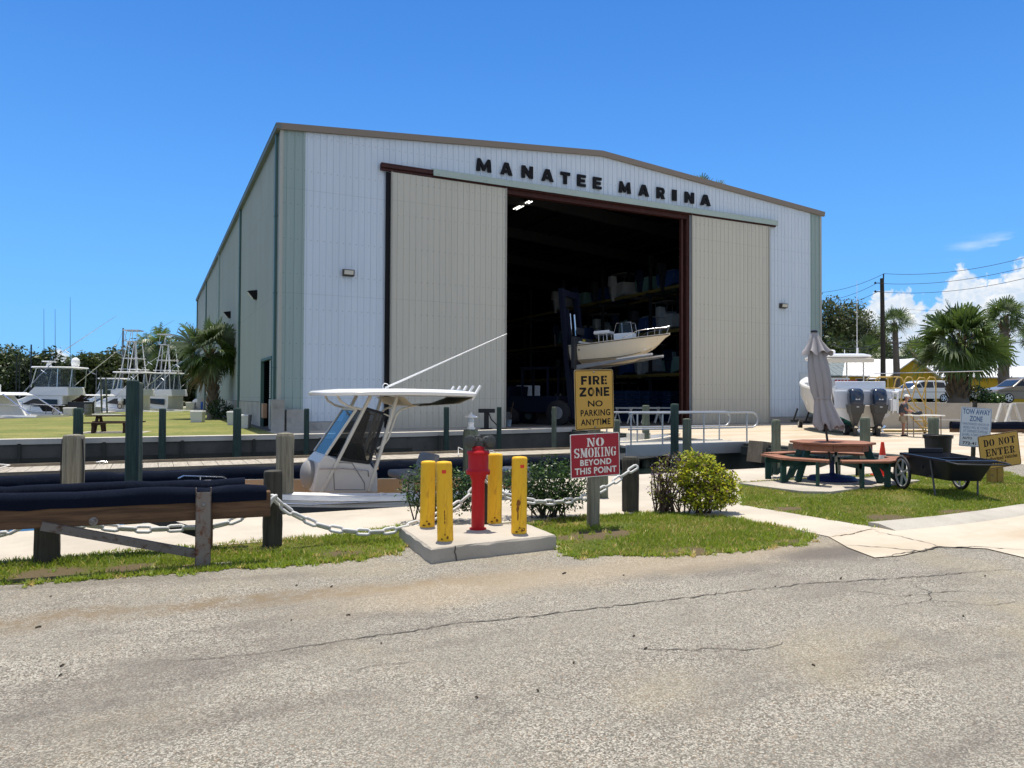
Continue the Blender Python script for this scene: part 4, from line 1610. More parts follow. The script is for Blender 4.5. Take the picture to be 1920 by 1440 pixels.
b_, c_, d_ = cpst['b'], cpst['c'], cpst['d']
CG = 'painted chains between the posts'
chain('heavy white chain sagging from the dark post down to the pad', [at(518, 938, 7.68), at(545, 960, 7.75), at(600, 985, 7.9), at(660, 996, 8.0), at(715, 997, 8.1), at(752, 990, 8.2), at(800, 975, 8.4), at(850, 951, 8.6), at(885, 922, 8.75), at(908, 893, 8.85)], group=CG)
chain('heavy white chain looping behind the red sign up to the black post', [at(911, 897, 8.85), at(928, 917, 8.95), at(955, 931, 9.05), at(1000, 940, 9.2), at(1050, 941, 9.4), at(1100, 931, 9.65), at(1140, 911, 9.85), at(1170, 890, 10.0), at(1187, 879, 10.05)], group=CG)
chain('grey chain sagging low beneath the navy carpeted beams', [at(-60, 1012, 6.9), at(0, 1002, 6.9), at(40, 985, 6.93), at(88, 966, 6.95), at(150, 982, 7.1), at(250, 992, 7.3), at(340, 990, 7.5), at(420, 982, 7.6), at(505, 945, 7.72)], group=CG)
chain('short white chain end hanging on the end of the beam', [at(508, 940, 7.6), at(516, 933, 7.62), at(524, 940, 7.66)], group=CG)

# ---- carpeted bunk rack on the verge
e0, e1 = Vector((-4.35, 6.2, 0)), Vector((-2.27, 7.0, 0))
da = (e1 - e0).normalized()
ra = math.atan2(da.y, da.x)
pb = gnd(380, 1064)
rack = thing('bunk_rack', 'boat bunk rack of two navy carpeted timbers on rusty steel legs', 'boat rack', pb, ra)
inv = Matrix.Rotation(-ra, 4, 'Z') @ Matrix.Translation(-Vector(pb))
xe = (inv @ e1).x
mb = MB()
mb.box(-7, xe - .02, .035, .145, .435, .68)
mb.build('timber', TANWOOD, rack, bev=.012)


def carpet_roll(y0, y1, z0, z1, xa, xb, seed):
    rr = random.Random(seed)
    mb = MB()
    rings = []
    x = xa
    while x < xb + .01:
        j = rr.gauss(0, .006)
        h = z1 + j
        w = .012
        prof = [(y0 - w, z0 + rr.gauss(0, .006)), (y0 - w - .004, (z0 + z1) / 2), (y0 - w, h - .05), (y0 + .012, h - .014), ((y0 + y1) / 2, h), (y1 - .012, h - .014), (y1 + w, h - .05), (y1 + w, z0)]
        rings.append([(x, a, b) for a, b in prof])
        x += .18
    mb.loft(rings, True)
    return mb.build('carpet', NAVY, rack, smooth=50)


carpet_roll(.035, .145, .60, .748, -7, xe, 1)
bx = (inv @ at(476, 905, 7.6)).x
by = .86
mb = MB()
mb.box(-7, bx - .02, by + .02, by + .13, .43, .66)
mb.build('timber', TANWOOD, rack, bev=.012)
carpet_roll(by + .02, by + .13, .57, .725, -7, bx, 2)
mb = MB()                                            # steel channel leg
mb.box(-.068, .068, -.008, .0, -.2, .70)
mb.box(-.068, -.06, -.008, .034, -.2, .74)
mb.box(.06, .068, -.008, .034, -.2, .74)
mb.build('leg', RUSTY, rack)
mb = MB()
mb.box(-.17, .26, -.06, .12, -.02, .012)
mb.build('base_plate', RUSTY, rack, bev=.003)
mb = MB()
mb.box(-.06, .07, by - .16, by - .03, -.2, .5)
mb.build('leg', TANWOOD, rack, bev=.008)
mb = MB()
mb.bar((-.062, .02, .13), (-1.30, .02, .46), .05, .075)
mb.build('brace', mat('weathered_brace', (.15, .135, .12), .7, .2, .35, 4, .3, 60, (.075, .045, .03), amt=(.5, .66)), rack)
mb = MB()
mb.bar((-.05, by - .02, .17), (-.9, by - .02, .50), .04, .085)
mb.bar((.05, by - .1, .30), (-.2, by - .1, .47), .04, .05)
mb.build('brace', STEELD, rack)
xb = (inv @ at(171, 981, 6.45)).x
mb = MB()
mb.M = Matrix.Translation((xb, .033, .475)) @ Matrix.Rotation(R(90), 4, 'X')
mb.lathe([(.037, -.002), (.037, .006), (.018, .008), (.016, .016), (.008, .018)], 18)
mb.M = Matrix.Translation((.002, -.010, .585)) @ Matrix.Rotation(R(90), 4, 'X')
mb.lathe([(.018, -.002), (.018, .006), (.011, .014), (.004, .016)], 12)
mb.build('bolt', GALV, rack, smooth=40)

# ---- signs
SGOLD = mat('gold_sign_face', (.52, .31, .06), .5, var=.08, scale=8, bump=.05)
SRED = mat('red_sign_face', (.36, .018, .03), .5, var=.18, scale=30, bump=.05)
SWHITE = mat('sign_white', (.80, .77, .70), .5, var=.06, scale=10)
SBLUE = mat('sign_blue', (.10, .17, .30), .5, var=.1)
SPALE = mat('pale_sign_face', (.60, .64, .66), .5, var=.08, scale=5)


def rrect(w, h, r, n=6):
    out = []
    for cx, cz, a in ((w / 2 - r, h / 2 - r, 0), (-w / 2 + r, h / 2 - r, 90), (-w / 2 + r, -h / 2 + r, 180), (w / 2 - r, -h / 2 + r, 270)):
        out += [(cx + r * math.cos(R(a + 90 * i / n)), cz + r * math.sin(R(a + 90 * i / n))) for i in range(n + 1)]
    return out


def sign_board(root, c, w, h, roll, face, edge, yaw=0, r=.03, border=None, bw=.008, inset=.012, name='sign_board'):
    """a sheet-metal board facing local -y; returns the part and its matrix for lettering"""
    M_ = Matrix.Translation(c) @ Matrix.Rotation(yaw, 4, 'Z') @ Matrix.Rotation(-roll, 4, 'Y')
    mb = MB()
    mb.prism(rrect(w, h, r), 0, .003, 'xz')
    o = mb.build(name, edge, root)
    o.matrix_local = M_
    mb = MB()
    mb.add([(a, -.0008, b) for a, b in rrect(w - .004, h - .004, r)], [tuple(range(len(rrect(1, 1, .1))))])
    mb.build('face', face, o, fix=False)
    if border:
        a, b = rrect(w - 2 * inset, h - 2 * inset, max(.004, r - inset)), rrect(w - 2 * inset - 2 * bw, h - 2 * inset - 2 * bw, max(.003, r - inset - bw))
        mb = MB()
        A_ = [(x, -.0016, z) for x, z in a]
        B_ = [(x, -.0016, z) for x, z in b]
        mb.loft([A_ + A_[:1], B_ + B_[:1]], False, False)
        mb.build('border', border, o, fix=False)
    return o


sp = gnd(1112, 987)
ssg = thing('sign_post', 'wooden post carrying the gold FIRE ZONE sign above the red NO SMOKING sign', 'sign', sp, BA)
mb = MB()
mb.M = Matrix.Rotation(R(.6), 4, 'Y')
mb.box(-.07, .07, -.045, .045, -.35, 1.42)
mb.build('post', GREYWOOD, ssg, bev=.008)
vS = sv(sp)[1]
s0 = sv(sp)[0]


def on_sign(px, py):
    s, z = pl(px, py, vS - .06)
    return Vector((s - s0, -.06, z))


a, b, c, d = on_sign(1076, 695), on_sign(1149, 691), on_sign(1152, 803), on_sign(1079, 808)
w1, h1 = ((b - a).length + (c - d).length) / 2, ((d - a).length + (c - b).length) / 2
fz = sign_board(ssg, (a + b + c + d) / 4, w1, h1, R(1.8), SGOLD, mat('sign_metal', (.38, .36, .33), .5, .5), 0, .03, BLACK, .008, .010)
X = w1 / 2
Z = h1 / 2
mb = MB()
for t, x0, x1, z0, z1, sp_ in (('FIRE', -.66, .67, .50, .79, 1), ('ZONE', -.75, .78, .11, .41, 1), ('NO', -.34, .42, -.235, -.03, 1), ('PARKING', -.72, .80, -.545, -.33, 1.1), ('ANYTIME', -.72, .80, -.845, -.64, 1.1)):
    if z0 > 0:
        put_block(mb, t, x0 * X, x1 * X, z0 * Z, z1 * Z, -.002, .2)
    else:
        put_text(mb, t, x0 * X, x1 * X, z0 * Z, z1 * Z, -.002, .022, sp_)
mb.build('lettering', BLACK, fz, fix=False)
mb = MB()
for t, x0, x1, zz in (('f', -.1, -.07, .6), ('f', .52, .55, .6), ('z', -.08, -.05, .26), ('z', .28, .31, .26), ('a', -.17, -.15, -.74), ('a', .33, .35, -.74), ('a', .1, .12, -.74)):
    mb.add([(x0 * X, -.0024, (zz - .17) * Z), (x1 * X, -.0024, (zz - .17) * Z), (x1 * X, -.0024, (zz + .18) * Z), (x0 * X, -.0024, (zz + .18) * Z)], [(0, 1, 2, 3)])
mb.build('stencil_bridge', SGOLD, fz, fix=False)
a, b, c, d = on_sign(1069, 814), on_sign(1161.5, 810.5), on_sign(1161.5, 890), on_sign(1070, 898)
w2, h2 = ((b - a).length + (c - d).length) / 2, ((d - a).length + (c - b).length) / 2
ns = sign_board(ssg, (a + b + c + d) / 4, w2, h2, R(1.6), SRED, SWHITE, 0, .018, SWHITE, .009, .001)
X = w2 / 2
Z = h2 / 2
mb = MB()
put_stencil(mb, 'NO', -.34 * X, .36 * X, .40 * Z, .79 * Z, -.002)
put_stencil(mb, 'SMOKING', -.86 * X, .86 * X, -.09 * Z, .34 * Z, -.002, .1)
put_text(mb, 'BEYOND', -.62 * X, .65 * X, -.46 * Z, -.18 * Z, -.002, .03, 1.1)
put_text(mb, 'THIS POINT', -.84 * X, .86 * X, -.85 * Z, -.55 * Z, -.002, .03, 1.05)
mb.build('lettering', SWHITE, ns, fix=False)
mb = MB()
for o_, zz in ((fz, h1 / 2 - .03), (fz, -h1 / 2 + .03), (ns, h2 / 2 - .025), (ns, -h2 / 2 + .025)):
    mb.M = o_.matrix_local @ Matrix.Translation((0, 0, zz)) @ Matrix.Rotation(R(90), 4, 'X')
    mb.lathe([(.012, -.001), (.012, .004), (.007, .009), (.003, .01)], 10)
mb.build('bolt', GALV, ssg, smooth=50)

# ---- shrubs
def bush(name, label, cat_, loc, blobs, n, lsz, mats, probs, seed, stems=14, stemm=None, base=.0, flat=.4, group=None):
    r = np.random.default_rng(seed)
    root = thing(name, label, cat_, loc, 0, group)
    vol = np.array([b[3] * b[4] * b[5] for b in blobs])
    which = r.choice(len(blobs), n, p=vol / vol.sum())
    Bl = np.array(blobs)
    d = r.normal(size=(n, 3))
    d /= np.linalg.norm(d, axis=1, keepdims=True)
    rad = r.uniform(.25, 1, n) ** .45
    bump_ = 1 + .16 * np.sin(d[:, 0] * 7 + Bl[which, 0] * 9) * np.sin(d[:, 1] * 6 + 1) + .12 * np.sin(d[:, 2] * 9 + d[:, 0] * 4)
    c = Bl[which, :3] + d * Bl[which, 3:6] * (rad * bump_)[:, None]
    c = c[c[:, 2] > base]
    n = len(c)
    nm = r.normal(size=(n, 3)) + np.array([0, -.15, 1.0]) * .9
    nm /= np.linalg.norm(nm, axis=1, keepdims=True)
    t = np.cross(nm, r.normal(size=(n, 3)))
    t /= np.linalg.norm(t, axis=1, keepdims=True)
    b = np.cross(nm, t)
    L = (lsz * r.uniform(.6, 1.3, n))[:, None]
    wd = L * flat
    v = np.stack([c - t * L * .5, c + b * wd * .5 + nm * wd * .12, c + t * L * .5 - nm * L * .1, c - b * wd * .5 + nm * wd * .12], 1)
    mi = r.choice(len(mats), n, p=probs)
    arr_mesh('foliage', v, 4, mats, mi, root)
    mb = MB()
    rr = random.Random(seed)
    for k in range(stems):
        bl = blobs[rr.randrange(len(blobs))]
        x, y = rr.gauss(0, .09) + bl[0] * .3, rr.gauss(0, .07) + bl[1] * .3
        tip = Vector((bl[0] + rr.uniform(-.6, .6) * bl[3], bl[1] + rr.uniform(-.6, .6) * bl[4], bl[2] + rr.uniform(-.1, .7) * bl[5]))
        q = Vector((x, y, -.02))
        mb.tube([q, q.lerp(tip, .5) + Vector((rr.gauss(0, .04), rr.gauss(0, .04), .04)), tip], [.011, .008, .004], 5)
    mb.build('stem', stemm or DARKWOOD, root)
    return root


L1 = leafmat('glossy_leaf', (.012, .03, .008), (.035, .075, .018), .15, .28)
L1b = leafmat('young_leaf', (.06, .13, .02), (.11, .2, .04), .3, .35)
L2 = leafmat('lime_leaf', (.25, .31, .02), (.50, .48, .035), .4, .5)
L2b = leafmat('green_leaf', (.12, .19, .02), (.24, .30, .03), .35, .5)
L2c = leafmat('purple_leaf', (.05, .03, .035), (.13, .075, .06), .2, .5)
L2d = leafmat('lilac_bloom', (.35, .28, .5), (.5, .42, .65), .3, .6)
hb = gnd(830, 985)
bush('hedge_shrub', 'dark glossy shrub low behind the two left yellow bollards', 'shrub', (-1.05, 9.35, 0), [(-.1, 0, .42, .30, .26, .30), (.25, .05, .40, .32, .28, .30), (.45, .1, .36, .25, .25, .26)], 2600, .055, [L1, L1b], [.78, .22], 31, 22)
bush('hedge_shrub', 'dark glossy rounded shrub beside the right hand bollard and the signs', 'shrub', (.45, 9.75, 0), [(-.28, 0, .42, .34, .3, .34), (.05, 0, .46, .34, .3, .36), (.32, .05, .42, .30, .3, .34), (.0, -.05, .3, .5, .3, .22)], 4200, .055, [L1, L1b], [.8, .2], 32, 30)
bp = gnd(1296, 962)
bush('duranta_bush', 'lime yellow bush with a purple twiggy side beside the path', 'bush', bp, [(.10, 0, .50, .30, .30, .28), (.34, .02, .40, .26, .26, .22), (-.02, 0, .74, .17, .18, .14), (.2, .05, .70, .16, .16, .13), (.52, 0, .30, .16, .2, .2), (.36, .05, .58, .14, .15, .12), (.15, -.14, .24, .40, .25, .2), (-.15, -.05, .52, .16, .2, .16), (.56, .0, .50, .10, .1, .1)], 5600, .068, [L2, L2b, L2c], [.6, .24, .16], 33, 20, mat('twig_brown', (.10, .065, .045), .9), .02)
bush('duranta_shrub', 'purple brown twiggy shrub with lilac blooms left of the lime bush', 'bush', bp + Vector((-.34, .04, 0)), [(-.06, 0, .34, .2, .22, .3), (.06, .02, .68, .2, .2, .16), (.12, -.1, .35, .2, .16, .3), (-.12, 0, .56, .12, .14, .16)], 1700, .04, [L2c, L2b, L2d, L2], [.58, .22, .08, .12], 34, 46, MATS['twig_brown'], .05)
# ================================================================== BOATS
def hull_curves(t, L, Bm, fs, fb, rake=.12, keel=-.35, fullness=2.3):
    """section of a planing hull at t (0 stern, 1 bow); x forward, z from the water"""
    k = max(0, (t - .35) / .65)
    b = Bm / 2 * (.94 + .06 * min(1, t / .35)) * max(.0, 1 - k ** fullness)
    bc = b * (.86 - .25 * k)
    zs = fs + (fb - fs) * t ** 1.8
    zk = keel * (1 - t ** 5) + (zs - .25) * t ** 7
    zc = (.02 + .55 * zs * k ** 2.2)
    zc = min(zc, zs - .08)
    xs = -L / 2 + L * t
    xk = xs - L * rake * k ** 2
    xc = xs - L * rake * .55 * k ** 2
    return b, bc, zs, zk, zc, xs, xk, xc


def hull_part(root, L, Bm, fs, fb, m_side, m_lower, name='hull', n=18, rail=.16, liner=None, floor=.28, foredeck=.12, low=False, **kw):
    T = [1 - (1 - i / n) ** 1.35 for i in range(n)] + [.995]
    S = [hull_curves(t, L, Bm, fs, fb, **kw) for t in T]
    mb = MB()
    up, lo = [], []
    for b, bc, zs, zk, zc, xs, xk, xc in S:
        zm = zc + (zs - zc) * .55
        xm = xc + (xs - xc) * .55
        if low:
            up.append([(xs, b, zs), (xs, b * 1.012 + .004, zs - .07), (xs, b * .985, zs - .085), (xs, b * .985, zs - .12), (xs, b * .975, zs - .125), (xs, b * .97, zs - .17)])
            lo.append([(xs, b * .97, zs - .17), (xc, bc, zc), (xk, 0, zk), (xc, -bc, zc), (xs, -b * .97, zs - .17)])  # lower hull side takes the second, darker colour
            continue
        up.append([(xs, b, zs), (xs, b * 1.012 + .004, zs - .07), (xs, b * .985, zs - .085), (xm, b * .94 + bc * .06, zm), (xc, bc, zc)])
        lo.append([(xc, bc, zc), (xk, 0, zk), (xc, -bc, zc)])
    mb.loft(up, False)
    mb.loft([[(p[0], -p[1], p[2]) for p in r] for r in up], False)
    mb.cur = 1
    mb.loft(lo, False)
    mb.cur = 0
    b, bc, zs, zk, zc, xs, xk, xc = S[0]
    mb.add([(xs, b, zs), (xc, bc, zc), (xk, 0, zk), (xc, -bc, zc), (xs, -b, zs)], [(0, 1, 2, 3, 4)])
    h = mb.build(name, [m_side, m_lower], root, smooth=35)
    # gunwale cap, inner liner and floor
    mb = MB()
    o_, i_ = [], []
    for (b, bc, zs, zk, zc, xs, xk, xc), t in zip(S, T):
        w = rail if t < 1 - foredeck else b
        o_.append((xs, b + .002, zs + .004))
        i_.append((xs, max(0, b - w), zs + .022))
    for sgn in (1, -1):
        mb.loft([[(x, y * sgn, z) for x, y, z in o_], [(x, y * sgn, z) for x, y, z in i_]], False, False)
    mb.build('gunwale', m_side, h, smooth=40, fix=False)
    if liner:
        mb = MB()
        A_, C_ = [], []
        for (b, bc, zs, zk, zc, xs, xk, xc), t in zip(S, T):
            if t > 1 - foredeck:
                break
            A_.append((xs, max(.02, b - rail), zs + .02))
            C_.append((xs, max(.01, min(b - rail, bc - .05)), floor + .3 * max(0, t - .7)))
        for sgn in (1, -1):
            mb.loft([[(x, y * sgn, z) for x, y, z in A_], [(x, y * sgn, z) for x, y, z in C_]], False, False)
        mb.loft([[(x, y, z) for x, y, z in C_], [(x, -y, z) for x, y, z in C_]], False, False)
        x0 = A_[-1][0]
        mb.add([A_[-1], (x0, -A_[-1][1], A_[-1][2]), (x0, -C_[-1][1], C_[-1][2]), C_[-1]], [(0, 1, 2, 3)])
        x0 = A_[0][0] + .02
        mb.add([(x0, A_[0][1], A_[0][2]), (x0, -A_[0][1], A_[0][2]), (x0, -C_[0][1], C_[0][2]), (x0, C_[0][1], C_[0][2])], [(0, 1, 2, 3)])
        mb.build('cockpit_liner', liner, h, smooth=40)
    return h, S, T


SLATE = mat('slate_hull', (.075, .09, .10), .35, var=.1)
TANLIN = mat('tan_liner', (.50, .36, .22), .5, var=.06, bump=.02)
CUSH = mat('grey_cushion', (.24, .235, .225), .6, var=.06)
DGLASS = glassmat('tinted_glass', (.22, .22, .21), .35, .04)
CGLASS = glassmat('clear_vinyl', (.72, .78, .8), .3, .08)
BGLASS = glassmat('blue_glass', (.25, .5, .75), .55, .05)
BLKP = mat('black_trim', (.015, .015, .016), .4, var=.1)

VC = -22.95
SM = -2.55                                           # middle of the boat along the quay
BX = lambda px, py, v=VC: SM - pl(px, py, v)[0]       # local x forward (bow points to -U)
BZ = lambda px, py, v=VC: pl(px, py, v)[1] - WATER_Z
bt = thing('bay_boat', 'cream centre console boat with hard T-top moored alongside the near walkway', 'boat', B(SM, VC, WATER_Z), BA + math.pi)
hull_part(bt, 6.0, 2.5, 1.21, 1.50, WHITEP, SLATE, liner=TANLIN, rail=.2, foredeck=.1, floor=.5, fullness=2.6, low=True)
NV = VC - .45                                        # near face of the console


def Lp(px, py, v=NV):
    return Vector((BX(px, py, v), -(v - VC), BZ(px, py, v)))


def mir(p):
    return Vector((p.x, -p.y, p.z))


prof = [Lp(586, 925), Lp(597, 868), Lp(611, 852), (Lp(632, 861)), Lp(692, 868), Lp(708, 886), Lp(709, 925)]
mb = MB()
mb.prism([(p.x, p.z) for p in prof], -.45, .45, 'xz')
con = mb.build('console', mat('console_gelcoat', (.60, .575, .52), .35, var=.04), bt, bev=.03)
mb = MB()
q = [Lp(627, 918), Lp(625, 873), Lp(632, 867), Lp(660, 868), Lp(683, 905), Lp(684, 918)]
pp = [Vector((p.x, .452, p.z)) for p in q]
mb.tube(pp + [pp[0]], .008, 6)
mb.build('hatch_outline', CUSH, con)
mb = MB()
cx = Lp(600, 895)
mb.ell((cx.x + .08, 0, cx.z), (.13, .34, .24), 14, 10)
mb.build('bow_cushion', CUSH, con, smooth=60)
mb = MB()
hx = Lp(712, 862)
mb.ring([(hx.x - .03 + .1 * math.sin(a) * .5, .2 * math.cos(a), hx.z + .19 * math.sin(a)) for a in np.linspace(0, 2 * math.pi, 20, endpoint=False)], .014, 6)
for a in (0, 2.1, 4.2):
    mb.tube([(hx.x + .02, 0, hx.z), (hx.x - .03 + .05 * math.sin(a), .2 * math.cos(a), hx.z + .19 * math.sin(a))], .01, 5)
mb.build('steering_wheel', STEEL, con)
# T-top
tz = Lp(700, 738, VC).z
xa, xb_ = Lp(868, 745, VC).x, Lp(587, 738, VC).x
mb = MB()
rings = []
for zz, k in ((-.035, .985), (-.01, 1.0), (.015, 1.0), (.04, .97), (.055, .7)):
    ring = []
    for i in range(40):
        a = 2 * math.pi * i / 40
        ca, sa = math.cos(a), math.sin(a)
        ex = .42 if ca > 0 else .3
        x = (xa + xb_) / 2 + (xb_ - xa) / 2 * k * math.copysign(abs(ca) ** ex, ca)
        y = .98 * k * math.copysign(abs(sa) ** .42, sa)
        y *= 1 - .12 * max(0, ca) ** 2
        ring.append((x, y, tz + zz + .035 * (1 - (2 * (x - xa) / (xb_ - xa) - 1) ** 2) - .02 * (y / .98) ** 2))
    rings.append(ring)
mb.loft(rings)
tt = mb.build('t_top', WHITEP, bt, smooth=45)
mb = MB()
mb.loft([[(Lp(745, 745).x, -.8, tz - .05), (Lp(745, 745).x, .8, tz - .05)], [(Lp(760, 745).x, -.78, tz - .17), (Lp(760, 745).x, .78, tz - .17)], [(Lp(775, 745).x, -.78, tz - .2), (Lp(775, 745).x, .78, tz - .2)], [(xa + .35, -.7, tz - .16), (xa + .35, .7, tz - .16)], [(xa + .05, -.6, tz - .05), (xa + .05, .6, tz - .05)]], False, False)
mb.build('canvas_pocket', mat('cream_canvas', (.55, .47, .32), .8, var=.06), tt)
FR = mat('frame_paint', (.62, .58, .49), .35, var=.05)
for sgn in (1, -1):
    def S_(p):
        return Vector((p.x, p.y * sgn, p.z))
    mb = MB()
    mb.bar(S_(Lp(695, 742)), S_(Lp(602, 925)), .075, .05, (1, 0, 0))
    mb.build('front_leg', FR, tt, bev=.012)
    mb = MB()
    mb.bar(S_(Lp(745, 742)), S_(Lp(691, 922)), .07, .05, (1, 0, 0))
    mb.build('rear_leg', FR, tt, bev=.012)
    mb = MB()
    mb.tube([S_(Lp(633, 742)), S_(Lp(638, 752)), S_(Lp(652, 761)), S_(Lp(678, 768))], .019, 8)
    mb.build('front_strut', FR, tt, smooth=60)
    mb = MB()
    mb.tube([S_(Lp(786, 758)), S_(Lp(768, 763)), S_(Lp(752, 768)), S_(Lp(743, 778)), S_(Lp(728, 822)), S_(Lp(718, 836)), S_(Lp(707, 841))], .018, 8)
    mb.tube([S_(Lp(719, 776)), S_(Lp(737, 783))], .014, 6)
    mb.build('rear_strut', FR, tt, smooth=60)
    W_ = [S_(Lp(687, 766)), S_(Lp(721, 776)), S_(Lp(692, 868)), S_(Lp(632, 860))]
    mb = MB()
    for i in range(4):
        mb.bar(W_[i], W_[(i + 1) % 4], .045, .02, (0, 1, 0))
    f_ = mb.build('window_frame', BLKP, tt)
    mb = MB()
    mb.add(W_, [(0, 1, 2, 3)])
    mb.build('side_window', DGLASS, f_)
a_, b2 = Lp(668, 768), Lp(611, 853)
mb = MB()
for y in (.44, -.44):
    mb.bar((a_.x, y, a_.z), (b2.x, y, b2.z), .035)
mb.bar((a_.x, -.44, a_.z), (a_.x, .44, a_.z), .035)
wsf = mb.build('windshield_frame', FR, tt)
mb = MB()
mb.add([(a_.x, -.43, a_.z), (a_.x, .43, a_.z), (b2.x, .43, b2.z), (b2.x, -.43, b2.z)], [(0, 1, 2, 3)])
mb.build('windshield', BGLASS, wsf)
mb = MB()
p0, p1 = Lp(723, 727, VC - .2), Lp(950, 626, VC - .2)
mb.tube([p0, p0.lerp(p1, .35), p1], [.017, .013, .008], 8)
mb.tube([(p0.x, p0.y, tz + .02), p0], .02, 8)
mb.ring([p0 + Vector((.05 * math.cos(a), 0, .02 + .05 * math.sin(a))) for a in np.linspace(0, 6.28, 12, endpoint=False)], .006, 5)
mb.build('outrigger_pole', WHITEP, tt, smooth=60)
for k2 in range(5):
    mb = MB()
    y = -.6 + .3 * k2
    x = xa + .03
    mb.tube([(x + .06, y, tz - .1), (x - .10, y, tz + .14)], .024, 10)
    mb.build('rod_holder', WHITEP, tt, smooth=60)
mb = MB()
p0, p1 = Lp(822, 733, VC), Lp(856, 733, VC)
mb.bar((p0.x, .3, tz + .06), (p1.x, .3, tz + .06), .03)
mb.bar((p0.x, .3, tz + .02), (p0.x, .3, tz + .07), .05)
mb.bar((p1.x, .3, tz + .02), (p1.x, .3, tz + .07), .05)
mb.build('light_bar', STEEL, tt)
# leaning post seat
lx, lz = Lp(765, 893, VC).x, Lp(765, 893, VC).z
mb = MB()
mb.box(lx - .2, lx + .24, -.42, .42, lz - .03, lz + .09)
st = mb.build('seat', CUSH, bt, bev=.045, seg=3)
mb = MB()
mb.hexa([(lx - .34, -.42, lz + .06), (lx - .22, -.42, lz + .06), (lx - .22, .42, lz + .06), (lx - .34, .42, lz + .06), (lx - .44, -.4, lz + .38), (lx - .34, -.4, lz + .38), (lx - .34, .4, lz + .38), (lx - .44, .4, lz + .38)])
mb.build('backrest', CUSH, st, bev=.045, seg=3)
mb = MB()
mb.box(lx - .05, lx + .05, -.2, .2, .35, lz - .03)
mb.build('pedestal', WHITEP, st)
mb = MB()
for sgn in (1, -1):
    a1, a2, a3 = Lp(598, 872), Lp(640, 880), Lp(688, 884)
    mb.tube([(a1.x, .50 * sgn, a1.z - .05), (a2.x, .51 * sgn, a2.z + .02), (a3.x, .51 * sgn, a3.z + .02), (a3.x - .03, .45 * sgn, a3.z - .08)], .011, 6)
mb.build('grab_rail', STEEL, con, smooth=60)
mb = MB()
d0 = Lp(688, 862)
mb.hexa([(d0.x - .02, -.36, d0.z - .02), (d0.x + .16, -.36, d0.z - .02), (d0.x + .16, .36, d0.z - .02), (d0.x - .02, .36, d0.z - .02), (d0.x + .06, -.36, d0.z + .26), (d0.x + .16, -.36, d0.z + .26), (d0.x + .16, .36, d0.z + .26), (d0.x + .06, .36, d0.z + .26)])
mb.build('dash_screen', BLKP, con)
mb = MB()
for t in (.18, .34, .52):
    mb.tube([(-3 + 6 * t, 1.15, 1.225), (-3 + 6 * t - .02, 1.15, 1.24)], .032, 10)
mb.build('flush_rod_holder', BLKP, bt, smooth=40)
mb = MB()
mb.tube([(-2.9, 1.19, 1.17), (-1, 1.235, 1.18), (.6, 1.24, 1.21), (1.6, 1.05, 1.28)], .014, 6)
mb.build('rub_rail', STEEL, bt, smooth=60)
mb = MB()                                            # low bow rail on the far side and cleats
mb.tube([(1.5, -.95, 1.36), (1.6, -.94, 1.43), (2.2, -.66, 1.5), (2.28, -.6, 1.47)], .012, 6)
mb.tube([(1.95, -.81, 1.38), (1.95, -.81, 1.47)], .01, 6)
mb.build('bow_rail', STEEL, bt, smooth=60)
for px in (634, 714):
    p = Lp(px, 929, VC - 1.14)
    mb = MB()
    mb.tube([(p.x - .09, p.y, 1.29), (p.x, p.y, 1.305), (p.x + .09, p.y, 1.29)], .012, 6)
    mb.tube([(p.x, p.y, 1.22), (p.x, p.y, 1.30)], .02, 6)
    mb.build('cleat', STEEL, bt, smooth=60)
mb = MB()                                            # outboard at the stern, mostly behind the shrubs
mb.box(-3.55, -3.02, -.2, .2, .9, 1.5)
mb.build('outboard_cowl', mat('cowl_grey', (.09, .10, .11), .3, coat=.3), bt, bev=.08, seg=3)

# ---- floating dock, gangway and fender beams in the basin
PLANK = wood('dock_plank', (.44, .40, .33), (.28, .25, .20), .6, 1, .85)
dock = thing('floating_dock', 'low floating dock of pale planks across the boat basin', 'dock', B(0, -9, -.6), BA)
mb = MB()
x = -15.0
rr = random.Random(5)
while x < 13:
    mb.box(x, x + .42, -.95 + rr.uniform(-.01, .01), 1.0, -.04, .0 + rr.uniform(0, .004))
    x += .435
mb.build('deck', PLANK, dock)
mb = MB()
mb.box(-15, 13, -1.0, -.955, -.3, .02)
mb.box(-15, 13, 1.005, 1.07, -.3, .09)
mb.build('stringer', wood('stringer_wood', (.30, .25, .18), (.17, .14, .10), 1, 0), dock)
mb = MB()
mb.box(-15, 13, -.9, .95, -.5, -.06)
mb.build('float', BLKP, dock)
for x, y in ((-9.6, .7), (-6.6, .6), (5.6, -.6), (12, .7)):
    mb = MB()
    mb.tube([(x - .16, y, .1), (x, y, .12), (x + .16, y, .1)], .018, 6)
    for q in (-.05, .05):
        mb.tube([(x + q, y, 0), (x + q, y, .11)], .016, 6)
    mb.build('cleat', STEEL, dock, smooth=60)
mb = MB()
rr = random.Random(9)
xx = -15
rings = []
while xx < 13.1:
    j = rr.gauss(0, .02)
    rings.append([(xx, .17 + j, -.33), (xx, -.14 + j, -.3), (xx, -.19 + j, 0), (xx, -.13 + j, .20 + j), (xx, 0, .27 + j), (xx, .13, .2 + j)])
    xx += .5
mb.loft(rings)
tag(mb.build('fender_beam', NAVY, loc=B(0, -10.35, -.90), rotz=BA, smooth=60), 'long navy carpeted fender beam along the near edge of the floating dock', 'fender')
